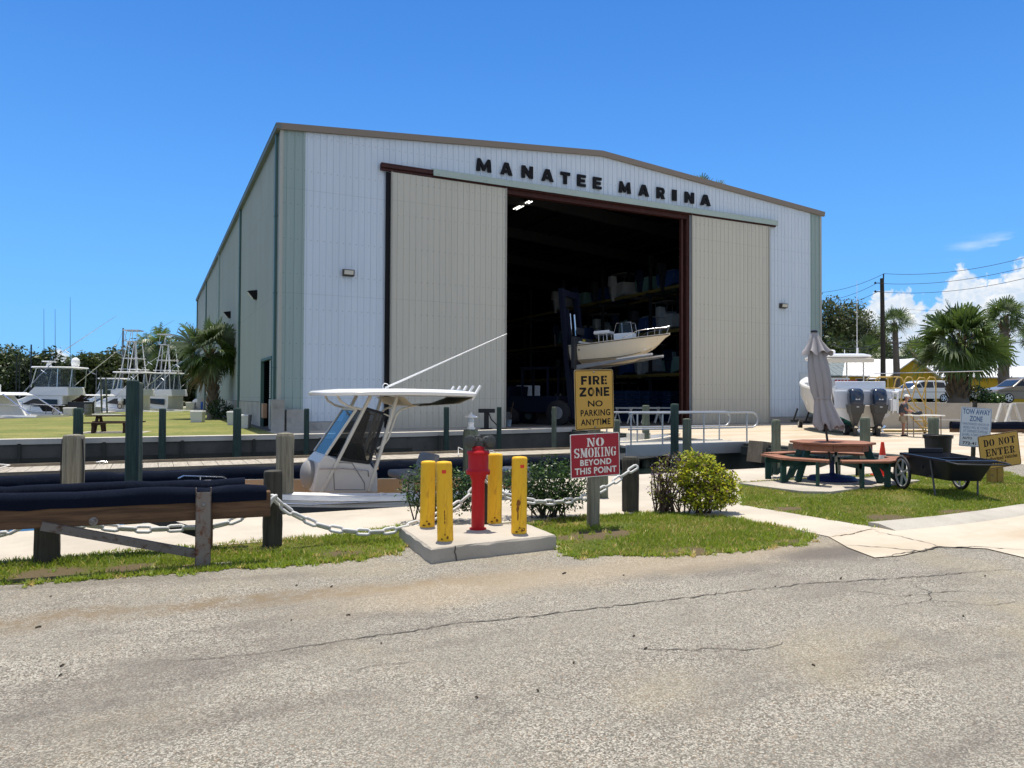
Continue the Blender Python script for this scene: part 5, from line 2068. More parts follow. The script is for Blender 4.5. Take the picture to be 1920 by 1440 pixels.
for lab, P in (('white rope looped over the dock edge left of the dark pilings', [(-9.9, -8.9, -.55), (-9.7, -9.3, -.5), (-9.75, -9.9, -.52), (-9.7, -10.55, -.75), (-9.6, -10.3, -1.05), (-9.45, -10.55, -.75), (-9.4, -9.95, -.5), (-9.2, -9.2, -.54), (-9.0, -8.5, -.5), (-9.3, -8.3, -.48)]),
               ('white rope coiled on the dock behind the right yellow bollard', [(5.0, -9.6, -.55), (5.2, -9.1, -.3), (5.4, -9.6, -.45), (5.6, -9.0, -.35), (5.9, -9.6, -.5), (6.3, -9.8, -.4), (6.6, -9.5, -.55)]),
               ('white rope hanging from the dock beside the red sign', [(11.2, -9.2, -.5), (11.5, -9.8, -.55), (11.8, -10.5, -.75), (12.1, -10.62, -1.0)]),
               ('white rope tied to a cleat left of the lime bush', [(12.5, -9.4, -.4), (12.6, -9.7, -.5), (12.55, -10.2, -.5), (12.4, -10.6, -.9)])):
    o = B(P[0][0], P[0][1], P[0][2])
    mb = MB()
    mb.tube([Vector(B(*p)) - o for p in P], .022, 6)
    tag(mb.build('mooring_rope', ROPE, loc=o, smooth=60), lab, 'rope', 'mooring ropes')

ALU = mat('aluminium', (.42, .44, .45), .4, .7, .12, 2, .03)
gw = thing('gangway', 'grey aluminium gangway with looped handrails reaching out over the basin', 'gangway', B(14.1, -14.0, 0), BA)
mb = MB()
mb.box(-5.2, .25, -.75, -.69, -.36, .04)
mb.box(-5.2, .25, .69, .75, -.36, .04)
mb.build('side_beam', ALU, gw, bev=.01)
mb = MB()
for k2 in range(27):
    mb.box(-5.2 + k2 * .2, -5.01 + k2 * .2, -.69, .69, -.06, .015)
mb.build('deck', mat('gangway_deck', (.42, .40, .35), .7), gw)
for y in (-.72, .72):
    mb = MB()
    xr = .35
    top, low = 1.09, .55
    pp = [(-5.1, y, low), (xr, y, low)] + [(xr + .27 * math.sin(a), y, (top + low) / 2 - .27 * math.cos(a)) for a in np.linspace(.2, math.pi - .2, 8)] + [(xr, y, top), (-5.1, y, top)]
    mb.tube(pp, .032, 8)
    for x in (.1, -1.9, -3.7, -5.0):
        mb.tube([(x, y, 0), (x, y, top)], .028, 8)
    mb.build('handrail', ALU, gw, smooth=60)
BOXW = wood('fender_block_wood', (.25, .20, .14), (.13, .105, .075))
for i, v in enumerate((-15.6, -17.4, -19.2)):
    mb = MB()
    mb.hexa([(-.45, -.35, -.62), (.05, -.35, -.62), (.05, .35, -.62), (-.45, .35, -.62), (-.32, -.35, .12), (.45, -.35, .03), (.45, .35, .03), (-.32, .35, .12)])
    tag(mb.build('fender_block', BOXW, loc=B(14.1, v, 0), rotz=BA, bev=.01), ('brown wooden fender block on the basin edge right of the gangway', 'wooden fender block on the basin edge behind the table leg', 'wooden fender block on the basin edge under the picnic table top')[i], 'fender block', 'fender blocks on the basin edge')
# dark seawall face on the right side of the basin
mb = MB()
mb.box(14.02, 14.1, -22.3, -2.6, -1.9, -.03)
mb.box(13.9, 14.02, -22.3, -2.6, -.42, -.12)
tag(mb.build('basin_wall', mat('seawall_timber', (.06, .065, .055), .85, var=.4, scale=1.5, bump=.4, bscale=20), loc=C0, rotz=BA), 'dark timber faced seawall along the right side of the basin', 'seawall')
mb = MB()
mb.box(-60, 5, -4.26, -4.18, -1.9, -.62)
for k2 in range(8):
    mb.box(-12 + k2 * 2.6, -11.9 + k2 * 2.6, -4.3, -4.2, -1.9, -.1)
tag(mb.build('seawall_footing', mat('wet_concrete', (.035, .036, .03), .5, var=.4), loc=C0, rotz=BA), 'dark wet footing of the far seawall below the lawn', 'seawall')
# ---- pilings
PG = 'pilings round the boat basin'
piling('grey timber piling strapped with black rubber above the navy beam', 138, 815, 9.0, 37, GREYWOOD, group=PG)
o = bpy.data.objects['piling']
mb = MB()
mb.ring([(-.135, -.02, 1.2), (-.137, -.02, 2.4), (-.125, -.02, 2.66), (0, -.02, 2.68), (.125, -.02, 2.66), (.137, -.02, 2.4), (.135, -.02, 1.2)], .009, 6)
o.data.name = 'piling_body'
mb.build('rubber_strap', RUBBER, o)
piling('tall dark green piling nearest the left, level with the picnic table', 249, 713, 14.8, 23, GREENWOOD, group=PG)
piling('paler piling standing just behind the tall dark green one', 259, 717, 17.2, 17, PALEGREEN, group=PG)
piling('thin green piling behind the strapped grey piling', 147, 765, 25.6, 16, GREENWOOD, group=PG)
piling('dark green piling in front of the lawn beside the tall pilings', 305, 766, 27.3, 12, GREENWOOD, group=PG)
piling('dark green piling in front of the white dock boxes', 445, 765, 28.3, 14, GREENWOOD, group=PG)
piling('dark green piling by the left corner of the white wall', 575, 766, 29.6, 10, GREENWOOD, group=PG)
piling('dark green piling in front of the left sliding door', 837, 763, 32.6, 10, GREENWOOD, group=PG)
piling('dark green piling at the right edge of the left sliding door', 936, 763, 33.8, 9, GREENWOOD, group=PG)
piling('olive piling in the dark doorway left of the gold sign', 1039, 763, 34.6, 9, PALEGREEN, group=PG)
piling('pale piling just right of the gold sign', 1156, 787, 24.6, 13, PALEGREEN, group=PG)
piling('green grey piling behind the gangway rails', 1211, 760, 29.5, 14, PALEGREEN, group=PG)
piling('tall dark green piling in front of the gangway rails', 1265, 757, 23.2, 15, GREENWOOD, group=PG)
piling('shorter pale piling with rounded top above the lime bush', 1288, 785, 22.4, 17, PALEGREEN, group=PG)
piling('grey round timber piling beside the console boat', 535, 812, 10.6, 32, GREYWOOD, group=PG)
piling('pale green piling on the walkway left of the picnic table', 1455, 787, 16.6, 17, PALEGREEN, -.3, group=PG)
piling('pale green piling behind the picnic table and umbrella', 1622, 783, 17.6, 18, PALEGREEN, -.3, group=PG)
piling('pale green piling rising out of the black bin', 1750, 783, 17.4, 18, PALEGREEN, -.3, group=PG)
p = at(883, 805, 12.2)
piling('pale piling topped by the white lantern behind the standpipe', 883, 805, 12.2, 28, PALEGREEN, group=PG)
lan = thing('dock_lantern', 'small white lantern with a pointed cap standing on the pale piling', 'lantern', p)
mb = MB()
mb.lathe([(.07, 0), (.07, .03), (.052, .035), (.048, .1), (.056, .105), (.056, .115), (.04, .12)], 16)
mb.build('base', WHITEP, lan, smooth=40)
mb = MB()
mb.lathe([(.045, .115), (.05, .14), (.05, .18), (.042, .2)], 16)
mb.build('lens', mat('frosted_lens', (.45, .52, .58), .2), lan, smooth=40)
mb = MB()
mb.lathe([(.06, .2), (.115, .2), (.115, .208), (.06, .235), (.03, .25), (.018, .255), (.02, .27), (.008, .285)], 18)
mb.build('lantern_cap', WHITEP, lan, smooth=40)
# ================================================================== RIGHT HAND GROUP
REDWOOD = wood('stained_table_wood', (.33, .15, .085), (.22, .095, .055), .8, 0, .7)
GRNP = mat('green_paint', (.012, .052, .04), .45, var=.2, scale=3, bump=.1)
tcn = Vector((6.12, 14.0, .05))
tb = thing('picnic_table', 'octagonal red brown picnic table with green legs under the folded umbrella', 'picnic table', tcn, R(23))


def ngon(r0, r1, a0, n, z0, z1, mb, inner=True):
    for i in range(n):
        a, b = R(a0 + 45 * i), R(a0 + 45 * (i + 1))
        P = [(r1 * math.cos(a), r1 * math.sin(a)), (r1 * math.cos(b), r1 * math.sin(b)), (r0 * math.cos(b), r0 * math.sin(b)), (r0 * math.cos(a), r0 * math.sin(a))]
        mb.prism(P, z0, z1)


TH = .735
mb = MB()
ngon(.04, .76, 0, 8, TH - .04, TH, mb)
mb.build('table_top', REDWOOD, tb, bev=.006)
mb = MB()
for i in range(8):
    a, b = R(45 * i), R(45 + 45 * i)
    mb.bar((.68 * math.cos(a), .68 * math.sin(a), TH - .10), (.68 * math.cos(b), .68 * math.sin(b), TH - .10), .035, .11)
mb.build('apron', REDWOOD, tb)
for seq in ((140, 180, 221), (231, 270, 315, 335), (8, 45, 90, 122)):
    mb = MB()
    for a, b in zip(seq, seq[1:]):
        a, b = R(a), R(b)
        for r0, r1 in ((.98, 1.13), (1.14, 1.29)):
            mb.prism([(r1 * math.cos(a), r1 * math.sin(a)), (r1 * math.cos(b), r1 * math.sin(b)), (r0 * math.cos(b), r0 * math.sin(b)), (r0 * math.cos(a), r0 * math.sin(a))], .425, .465)
    mb.build('bench', REDWOOD, tb, bev=.006)
for a in (37, 107, 180, 300):
    c_, s_ = math.cos(R(a)), math.sin(R(a))
    P = lambda r, z: (r * c_, r * s_, z)
    mb = MB()
    mb.bar(P(.86, 0), P(.58, TH - .05), .14, .045, (-s_, c_, 0))
    mb.bar(P(.2, .37), P(1.26, .37), .045, .12)
    mb.bar(P(1.20, 0), P(1.20, .42), .12, .045, (-s_, c_, 0))
    mb.bar(P(1.16, .03), P(.80, .36), .08, .045, (-s_, c_, 0))
    mb.bar(P(.16, TH - .07), P(.62, TH - .07), .045, .09)
    mb.build('leg', GRNP, tb, bev=.006)
for a in (20, 72, 118, 152, 212, 247, 272, 325):
    c_, s_ = math.cos(R(a)), math.sin(R(a))
    P = lambda r, z: (r * c_, r * s_, z)
    mb = MB()
    mb.bar(P(1.19, 0), P(1.19, .42), .11, .045, (-s_, c_, 0))
    mb.bar(P(.3, .37), P(1.25, .37), .045, .1)
    mb.build('bench_leg', GRNP, tb, bev=.006)
# umbrella
CANV = mat('umbrella_canvas', (.34, .32, .32), .85, var=.06, scale=6, bump=.1, bscale=150)
um = thing('patio_umbrella', 'folded pale grey umbrella leaning up through the picnic table', 'umbrella', tcn)
topv = Vector((-.33, .02, 2.86))
AX = lambda t: topv * t
mb = MB()
mb.tube([(0, 0, .02), AX(.28), AX(1.0)], .021, 10)
mb.build('pole', mat('umbrella_pole', (.05, .035, .03), .4), um, smooth=50)
rings = []
nf_ = 8
for t, r, d in ((.352, .225, .30), (.36, .23, .34), (.40, .205, .34), (.46, .175, .30), (.52, .145, .2), (.545, .142, .16), (.58, .165, .22), (.66, .185, .24), (.76, .175, .22), (.86, .135, .2), (.90, .11, .12)):
    n = 64
    ring = []
    for k2 in range(n):
        a = 2 * math.pi * k2 / n
        f = (abs(math.sin(nf_ * a / 2 + .3 + .35 * math.sin(3 * t * 6))) ** .7 - .55)
        w = .14 * math.sin(2.3 * a + 5 * t)
        rr_ = r * (1 + 1.7 * d * f + .6 * d * w)
        zz = .0
        if t < .37:
            zz = .05 * math.sin(8 * a) + .03 * math.sin(5 * a)
        c = AX(t) + Vector((.06 * max(0, (.55 - t)) / .2, 0, 0))
        ring.append((c.x + rr_ * math.cos(a), c.y + rr_ * .8 * math.sin(a), c.z + zz))
    rings.append(ring)
mb = MB()
mb.loft(rings, True, False)
cn = mb.build('canopy', CANV, um, smooth=80)
rings = []
for t, r, d, zz in ((.845, .215, .5, 1), (.87, .175, .45, .6), (.93, .11, .25, 0), (.975, .07, .1, 0), (.99, .05, 0, 0)):
    ring = []
    for k2 in range(64):
        a = 2 * math.pi * k2 / 64
        f = abs(math.sin(4 * a + .4)) - .5
        rr_ = r * (1 + d * f)
        c = AX(t)
        ring.append((c.x + rr_ * math.cos(a) + .04 * zz * math.sin(a * 1.3), c.y + rr_ * .85 * math.sin(a), c.z + .05 * zz * math.sin(8 * a + .5)))
    rings.append(ring)
mb = MB()
mb.loft(rings, True, False)
mb.build('vent', CANV, cn, smooth=80)
mb = MB()
c = AX(.545)
mb.ring([(c.x + .155 * math.cos(a), c.y + .128 * math.sin(a), c.z + .006 * math.sin(2 * a)) for a in np.linspace(0, 6.283, 28, endpoint=False)], .016, 6)
mb.build('tie_strap', CANV, cn, smooth=60)
mb = MB()
mb.lathe([(.062, -.02), (.066, 0), (.06, .016), (.02, .03)], 16, AX(.993))
mb.build('finial', BLKP, um, smooth=40)
mb = MB()
mb.lathe([(.44, 0), (.45, .02), (.40, .075), (.22, .10), (.06, .125), (.045, .14), (.04, .36), (.03, .365)], 28)
mb.build('umbrella_base', mat('blue_base', (.012, .022, .085), .45, var=.2), um, smooth=40)
# traffic cone
cn_ = gnd(1655, 893)
co = thing('traffic_cone', 'orange red traffic cone with one white band behind the picnic bench', 'traffic cone', cn_)
CONE = mat('cone_orange', (.72, .045, .015), .45, var=.05)
mb = MB()
mb.lathe([(.128, .03), (.112, .04), (.085, .25)], 24)
mb.lathe([(.064, .44), (.032, .69), (.026, .71)], 24)
cb = mb.build('cone_body', CONE, co, smooth=40)
mb = MB()
mb.lathe([(.0875, .25), (.0665, .44)], 24)
mb.build('reflective_band', SWHITE, cb, smooth=40)
mb = MB()
mb.box(-.18, .18, -.18, .18, 0, .035)
mb.build('base', CONE, co, bev=.015)
# garden cart
CART = mat('black_cart_plastic', (.012, .014, .02), .38, var=.2, scale=5, bump=.06)
SPOKE = mat('wheel_grey', (.50, .49, .46), .45, var=.08)


def garden_cart(label, loc, rz, scale=1.0, group=None):
    """two-wheeled garden cart: local +x is the handle end"""
    ct = thing('garden_cart', label, 'garden cart', loc, rz, group)
    ct.scale = (scale,) * 3

    def ringrect(x0, x1, w0, w1, z, rad=.06, n=4, dz=0):
        out = []
        for cx, cy, a, in ((x1 - rad, w1 - rad, 0), (x0 + rad, w0 - rad, 90), (x0 + rad, -w0 + rad, 180), (x1 - rad, -w1 + rad, 270)):
            for i in range(n + 1):
                t = R(a + 90 * i / n)
                x = cx + rad * math.cos(t)
                out.append((x, cy + rad * math.sin(t), z + dz * (x - x0) / (x1 - x0)))
        return out
    O = [ringrect(-.52, .62, .34, .27, .27), ringrect(-.60, .80, .42, .36, .60, dz=-.02), ringrect(-.64, .86, .46, .40, .60, dz=-.02), ringrect(-.64, .86, .46, .40, .635, dz=-.02), ringrect(-.60, .80, .425, .365, .64, dz=-.02), ringrect(-.50, .60, .325, .255, .29)]
    mb = MB()
    mb.loft(O, True, True)
    tubp = mb.build('tub', CART, ct, smooth=45)
    mb = MB()
    mb.box(-.62, -.585, -.30, .30, .63, .72)
    mb.build('tail_lip', CART, tubp, bev=.015)
    mb = MB()
    mb.box(-.02, .02, -.37, .37, .42, .6)
    mb.build('divider', CART, tubp)
    mb = MB()
    mb.tube([(.80, -.40, .60), (1.0, -.42, .59), (1.12, -.40, .58), (1.14, 0, .575), (1.12, .40, .58), (1.0, .42, .59), (.80, .40, .60)], .014, 8)
    mb.build('handle', STEELD, ct, smooth=60)
    for y in (-.36, .36):
        mb = MB()
        mb.tube([(.30, y * 1.08, .60), (.33, y, .25), (.36, y * .95, .0)], .016, 8)
        mb.tube([(.33, y, .27), (.2, y * .9, .30), (.0, y * .8, .27)], .014, 8)
        mb.build('leg', mat('cart_steel', (.09, .09, .095), .4, .5), ct, smooth=60)
    for y in (-.50, .50):
        wz = .295
        mb = MB()
        mb.ring([(-.42 + .27 * math.cos(a), y, wz + .27 * math.sin(a)) for a in np.linspace(0, 2 * math.pi, 36, endpoint=False)], .024, 10)
        w = mb.build('tyre', RUBBER, None, smooth=60)
        wr = w
        wr.name = 'wheel'
        wr.parent = ct
        mb = MB()
        mb.ring([(-.42 + .236 * math.cos(a), y, wz + .236 * math.sin(a)) for a in np.linspace(0, 2 * math.pi, 36, endpoint=False)], .017, 8)
        for k2 in range(6):
            a = k2 * math.pi / 3 + .35
            mb.bar((-.42, y, wz), (-.42 + .23 * math.cos(a), y, wz + .23 * math.sin(a)), .03, .024, (0, 1, 0))
        mb.tube([(-.42, y - .03, wz), (-.42, y + .03, wz)], .035, 12)
        mb.build('rim', SPOKE, wr, smooth=45)
    return ct


cw = (gnd(1695, 920) + gnd(1797, 919)) / 2
ax = (gnd(1797, 919) - gnd(1695, 920))
crz = math.atan2(-1.0, -.04)
cl = Vector((cw.x, cw.y, .012)) - Vector((math.cos(crz), math.sin(crz), 0)) * (-.42)
cart = garden_cart('black garden cart with grey spoked wheels standing on the grass', cl, crz)
# waste bin
bn = thing('waste_bin', 'round black waste bin standing against the pale green post', 'bin', gnd(1759, 889))
mb = MB()
mb.lathe([(.20, 0), (.215, .02), (.26, .78), (.285, .79), (.29, .83), (.275, .84), (.262, .835), (.255, .79), (.20, .04)], 30, cap=False)
mb.build('bin_body', mat('bin_plastic', (.02, .021, .022), .5, var=.2), bn, smooth=45)
mb = MB()
for k2 in range(26):
    a = 2 * math.pi * k2 / 26
    rz_ = random.uniform(.03, .09)
    mb.add([((.293) * math.cos(a), .293 * math.sin(a), .835), (.293 * math.cos(a + .25), .293 * math.sin(a + .25), .835), (.285 * math.cos(a + .25), .285 * math.sin(a + .25), .835 - rz_), (.285 * math.cos(a), .285 * math.sin(a), .835 - rz_ * 1.2)], [(0, 1, 2, 3)])
mb.build('bin_liner', mat('bin_bag', (.012, .012, .013), .3, bump=.3), bn, fix=False)
# tow-away sign
tp = Vector((gnd(1827, 876).x, gnd(1827, 876).y, 0))
Yt = 14.9
tp = at(1826, 860, Yt)
tp.z = 0
tw = thing('tow_sign', 'leaning white and blue TOW AWAY ZONE sign on a dark post', 'sign', tp, 0)
mb = MB()
mb.bar((-.02, .03, -.1), (.05, .03, at(1830, 752, Yt).z), .06, .06)
mb.build('post', DARKWOOD, tw)
P4 = [at(x, y, Yt) - tp for x, y in ((1802, 764), (1859, 764.5), (1855, 838), (1796, 838))]
w_, h_ = ((P4[1] - P4[0]).length + (P4[2] - P4[3]).length) / 2, ((P4[3] - P4[0]).length + (P4[2] - P4[1]).length) / 2
ts = sign_board(tw, sum(P4, Vector()) / 4 + Vector((0, -.02, 0)), w_, h_, R(-4), SPALE, SWHITE, 0, .01, SBLUE, .008, .010)
X, Z = w_ / 2, h_ / 2
mb = MB()
for t, x0, x1, z0, z1, o_ in (('TOW AWAY', -.88, .9, .64, .92, .03), ('ZONE', -.42, .42, .29, .57, .03), ('UNAUTHORIZED VEHICLES OR', -.86, .86, .1, .22, 0), ('VESSELS WILL BE TOWED', -.82, .82, -.09, .04, 0),
                             ('AT OWNER\'S EXPENSE', -.8, .8, -.28, -.14, 0), ('24 HRS. 4 DAYS A WEEK', -.84, .84, -.46, -.33, 0)):
    put_text(mb, t, x0 * X, x1 * X, z0 * Z, z1 * Z, -.002, o_)
mb.build('lettering', SBLUE, ts, fix=False)
mb = MB()
put_text(mb, 'AUTO', -.8 * X, -.18 * X, -.63 * Z, -.51 * Z, -.002, .02)
put_text(mb, '772-41', -.78 * X, .1 * X, -.90 * Z, -.75 * Z, -.002, .02)
mb.build('phone_lettering', BLACK, ts, fix=False)
# do not enter sign
dp = gnd(1866, 906)
dn = thing('do_not_enter_sign', 'tilted gold DO NOT ENTER sign on a stout yellow wooden post', 'sign', dp, R(10))
YW = mat('worn_yellow_wood', (.34, .22, .045), .75, var=.2, scale=6, bump=.3, col2=(.16, .12, .06), amt=(.52, .68))
mb = MB()
for x in (-.075, .075):
    mb.box(x - .068, x + .068, -.05, .06, -.1, .52)
mb.build('post', YW, dn, bev=.01)
P4 = [at(x, y, dp.y - .1) - dp for x, y in ((1831, 822), (1911, 809), (1916, 869), (1839, 879))]
w_, h_ = ((P4[1] - P4[0]).length + (P4[2] - P4[3]).length) / 2, ((P4[3] - P4[0]).length + (P4[2] - P4[1]).length) / 2
cc = Matrix.Rotation(-R(10), 3, 'Z') @ (sum(P4, Vector()) / 4)
w_, h_ = w_ * 1.1, h_ * 1.1
ds = sign_board(dn, cc + Vector((0, 0, 0)), w_, h_, R(7.5), SGOLD, MATS['sign_metal'], 0, .04, BLACK, .010, .008)
X, Z = w_ / 2, h_ / 2
mb = MB()
put_stencil(mb, 'DO NOT', -.75 * X, .82 * X, .33 * Z, .73 * Z, -.002, .14)
put_stencil(mb, 'ENTER', -.70 * X, .76 * X, -.24 * Z, .17 * Z, -.002, .14)
put_text(mb, 'Authorized Vehicles', -.76 * X, .84 * X, -.52 * Z, -.30 * Z, -.002, .02)
put_text(mb, 'Only!', -.36 * X, .26 * X, -.86 * Z, -.58 * Z, -.002, .02)
mb.build('lettering', BLACK, ds, fix=False)

# ---- retaining wall and what stands before it
mb = MB()
mb.box(18.55, 70, 39.55, 39.78, 0, 1.40)
for k2 in range(5):
    mb.box(22 + k2 * 6, 22.02 + k2 * 6, 39.545, 39.56, 0, 1.4)
mb.hexa([(18.35, 39.6, 0), (18.6, 39.6, 0), (21.9, 50.6, 0), (21.65, 50.6, 0), (18.35, 39.6, 1.38), (18.6, 39.6, 1.38), (21.9, 50.6, 1.38), (21.65, 50.6, 1.38)])
rw = mb.build('retaining_wall', concrete_mat('retaining_concrete', (.34, .315, .265), (.42, .39, .33), (.16, .14, .11), .4))
tag(rw, 'long plain concrete retaining wall below the street and parked cars', 'wall')
mb = MB()
mb.box(0, 14, -.12, .12, .12, .30)
bm_ = mb.build('timber', TANWOOD)
mb = MB()
rings = []
for k2 in range(30):
    j = random.gauss(0, .008)
    rings.append([(k2 * 14 / 29, -.14 + j, .28), (k2 * 14 / 29, -.14 + j, .5), (k2 * 14 / 29, -.08, .6 + j), (k2 * 14 / 29, .08, .6 + j), (k2 * 14 / 29, .14, .5), (k2 * 14 / 29, .14, .28)])
mb.loft(rings)
fb2 = thing('low_bunk', 'long navy carpeted bunk lying before the retaining wall behind the signs', 'boat bunk', at(1785, 806, 33.5) * Vector((1, 1, 0)) if False else Vector((at(1783, 800, 33).x, 33, 0)), R(-2))
bm_.parent = fb2
mb.build('carpet', NAVY, fb2, smooth=60)
hs = thing('trestle', 'white A shaped timber trestle standing before the retaining wall', 'trestle', Vector((at(1890, 800, 35).x, 35, 0)))
WT = mat('worn_white_paint', (.58, .57, .53), .7, var=.12, scale=6, bump=.1)
for y in (-.35, .35):
    for s_ in (-1, 1):
        mb = MB()
        mb.bar((s_ * .52, y, 0), (s_ * .06, y, 1.42), .15, .07)
        mb.build('leg', WT if s_ < 0 else DARKWOOD if False else WT, hs)
mb = MB()
mb.bar((0, -.4, 1.38), (0, .4, 1.38), .14, .1)
mb.bar((-.3, -.35, .6), (.3, -.35, .6), .08, .04)
mb.bar((-.52, .0, .62), (-4.2, .2, .62), .04, .05)
mb.build('crosspiece', WT, hs)

# ---- white offshore boat on the apron
ob = thing('outboard_boat', 'large white sport boat with twin dark blue outboards parked on the apron', 'boat', Vector((16.0, 36.7, .88)), R(90 - 8))
hull_part(ob, 9.6, 2.75, 1.15, 1.95, WHITEP, mat('bottom_teal', (.02, .20, .19), .5, var=.1), liner=WHITEP, rail=.22, foredeck=.3, floor=.4, keel=-.55)
NVY = mat('navy_cowl', (.012, .024, .05), .22, var=.1, coat=.5)
GRY = mat('outboard_grey', (.045, .047, .048), .35, var=.1)
for y in (-.47, .47):
    mb = MB()
    rings = []
    for z, x0, x1, w in ((.20, -5.52, -4.98, .24), (.45, -5.60, -4.95, .27), (.85, -5.62, -4.93, .30), (1.08, -5.54, -4.95, .28), (1.17, -5.4, -5.02, .20)):
        cx, lx_ = (x0 + x1) / 2, (x1 - x0) / 2
        rings.append([(cx + lx_ * math.copysign(abs(math.cos(a)) ** .5, math.cos(a)), y + w * math.copysign(abs(math.sin(a)) ** .5, math.sin(a)), z) for a in np.linspace(0, 2 * math.pi, 24, endpoint=False)])
    mb.loft(rings)
    m_ = mb.build('outboard_motor', NVY, ob, smooth=45)
    mb = MB()
    mb.hexa([(-5.55, y - .25, .1), (-4.98, y - .25, .1), (-4.98, y + .25, .1), (-5.55, y + .25, .1), (-5.61, y - .305, .48), (-4.94, y - .305, .48), (-4.94, y + .305, .48), (-5.61, y + .305, .48)])
    mb.hexa([(-5.3, y - .07, -.45), (-5.0, y - .07, -.45), (-5.0, y + .07, -.45), (-5.3, y + .07, -.45), (-5.5, y - .22, .12), (-4.98, y - .22, .12), (-4.98, y + .22, .12), (-5.5, y + .22, .12)])
    mb.hexa([(-5.4, y - .03, -.9), (-5.1, y - .03, -.9), (-5.1, y + .03, -.9), (-5.4, y + .03, -.9), (-5.45, y - .05, -.4), (-5.0, y - .05, -.4), (-5.0, y + .05, -.4), (-5.45, y + .05, -.4)])
    mb.tube([(-5.65, y, -.52), (-5.05, y, -.52)], [.05, .09], 10)
    mb.build('midsection', GRY, m_, bev=.02)
    mb = MB()
    mb.box(-5.612, -5.60, y - .09, y + .09, .68, .73)
    mb.box(-5.612, -5.60, y - .05, y + .05, .36, .40)
    mb.build('badge', mat('badge_silver', (.5, .52, .54), .3), m_)
    mb = MB()
    for q in range(3):
        a = q * 2.09
        mb.add([(-5.66, y, -.52), (-5.68, y + .17 * math.cos(a), -.52 + .17 * math.sin(a)), (-5.72, y + .19 * math.cos(a + .5), -.52 + .19 * math.sin(a + .5)), (-5.70, y + .1 * math.cos(a + .9), -.52 + .1 * math.sin(a + .9))], [(0, 1, 2, 3)])
    mb.build('propeller', STEEL, m_)
mb = MB()
mb.box(-4.86, -4.6, -1.2, 1.2, .3, 1.08)
mb.box(-4.45, -4.3, -1.05, 1.05, .9, 1.5)
mb.build('transom', mat('transom_white', (.56, .60, .66), .35, var=.04), ob, bev=.03)
mb = MB()
mb.hexa([(-5.05, -.4, -.5), (-4.8, -.4, -.5), (-4.8, .4, -.5), (-5.05, .4, -.5), (-5.1, -.25, .45), (-4.8, -.25, .45), (-4.8, .25, .45), (-5.1, .25, .45)])
mb.build('bracket', CREAM, ob, bev=.04)
mb = MB()
mb.box(-5.1, -4.75, -1.36, -1.02, .2, .72)
mb.box(-5.14, -5.0, -1.34, -1.28, .1, 1.05)
mb.box(-5.14, -5.0, -1.14, -1.08, .1, 1.05)
mb.box(-5.14, -5.0, -1.3, -1.1, .96, 1.05)
mb.build('swim_ladder', WHITEP, ob, bev=.03)
mb = MB()
mb.box(-1.2, .2, -.55, .55, .4, 1.75)
mb.hexa([(-2.3, -.55, .4), (-1.8, -.55, .4), (-1.8, .55, .4), (-2.3, .55, .4), (-2.3, -.55, 1.35), (-1.9, -.55, 1.35), (-1.9, .55, 1.35), (-2.3, .55, 1.35)])
cns = mb.build('console', WHITEP, ob, bev=.06)
mb = MB()
mb.hexa([(-.1, -.5, 1.75), (.2, -.5, 1.75), (.2, .5, 1.75), (-.1, .5, 1.75), (-.75, -.48, 2.75), (-.72, -.48, 2.75), (-.72, .48, 2.75), (-.75, .48, 2.75)])
mb.build('windshield', CGLASS, cns)
mb = MB()
for q in range(7):
    mb.box(-2.42, -2.36, -.5 + q * .15, -.40 + q * .15, 1.42 + .03 * (q % 2), 1.62)
mb.build('fishing_reels', mat('reel_red', (.28, .03, .03), .4, var=.3, scale=9), cns)
mb = MB()
rings = []
for z, k2 in ((2.64, .96), (2.7, 1.0), (2.78, .98), (2.85, .8)):
    rings.append([(-1.0 + 1.75 * k2 * math.copysign(abs(math.cos(a)) ** .4, math.cos(a)), 1.25 * k2 * math.copysign(abs(math.sin(a)) ** .4, math.sin(a)), z) for a in np.linspace(0, 2 * math.pi, 32, endpoint=False)])
mb.loft(rings)
ht = mb.build('hard_top', WHITEP, ob, smooth=45)
mb = MB()
mb.box(-2.74, -2.5, -1.15, 1.15, 2.42, 2.62)
mb.build('top_valance', CREAM, ht, bev=.03)
for x, y in ((-2.35, -.8), (-2.35, .8), (-.2, -.7), (-.2, .7)):
    mb = MB()
    mb.tube([(x + .25, y * 1.1, .6), (x, y, 2.7)], .035, 8)
    mb.build('top_leg', STEEL, ht, smooth=60)
mb = MB()
mb.lathe([(.12, 2.84), (.16, 2.9), (.33, 2.96), (.34, 3.06), (.28, 3.13), (.1, 3.15)], 20, (-.6, .3, 0))
mb.build('radar', WHITEP, ht, smooth=45)
mb = MB()
mb.tube([(-1.8, -.7, 2.8), (-1.8, -.7, 3.15)], .05, 8)
mb.build('anchor_light', WHITEP, ht, smooth=45)
mb = MB()
mb.tube([(-1.6, -.75, 2.8), (-1.55, -.77, 6.4)], [.022, .008], 6)
mb.tube([(-1.2, -.3, 2.8), (-1.2, -.3, 3.1)], .02, 6)
mb.build('antenna', WHITEP, ht)
mb = MB()
mb.tube([(-2.5, -1.2, 1.9), (-4.5, -5.0, 1.95)], .02, 6)
mb.build('outrigger_pole', STEEL, ht)
tr = thing('boat_trailer', 'dark wheeled cradle in the shade beneath the big white outboard boat', 'trailer', Vector((16.0, 36.7, 0)), R(90 - 8))
mb = MB()
for y in (-.6, .6):
    mb.box(-4.6, 4.2, y - .06, y + .06, .32, .46)
for x in (-4.5, -1.5, 1.5, 4.1):
    mb.box(x - .06, x + .06, -1.0, 1.0, .3, .42)
    for y in (-.85, .85):
        mb.bar((x, y, .4), (x, y * .75, 1.05), .08)
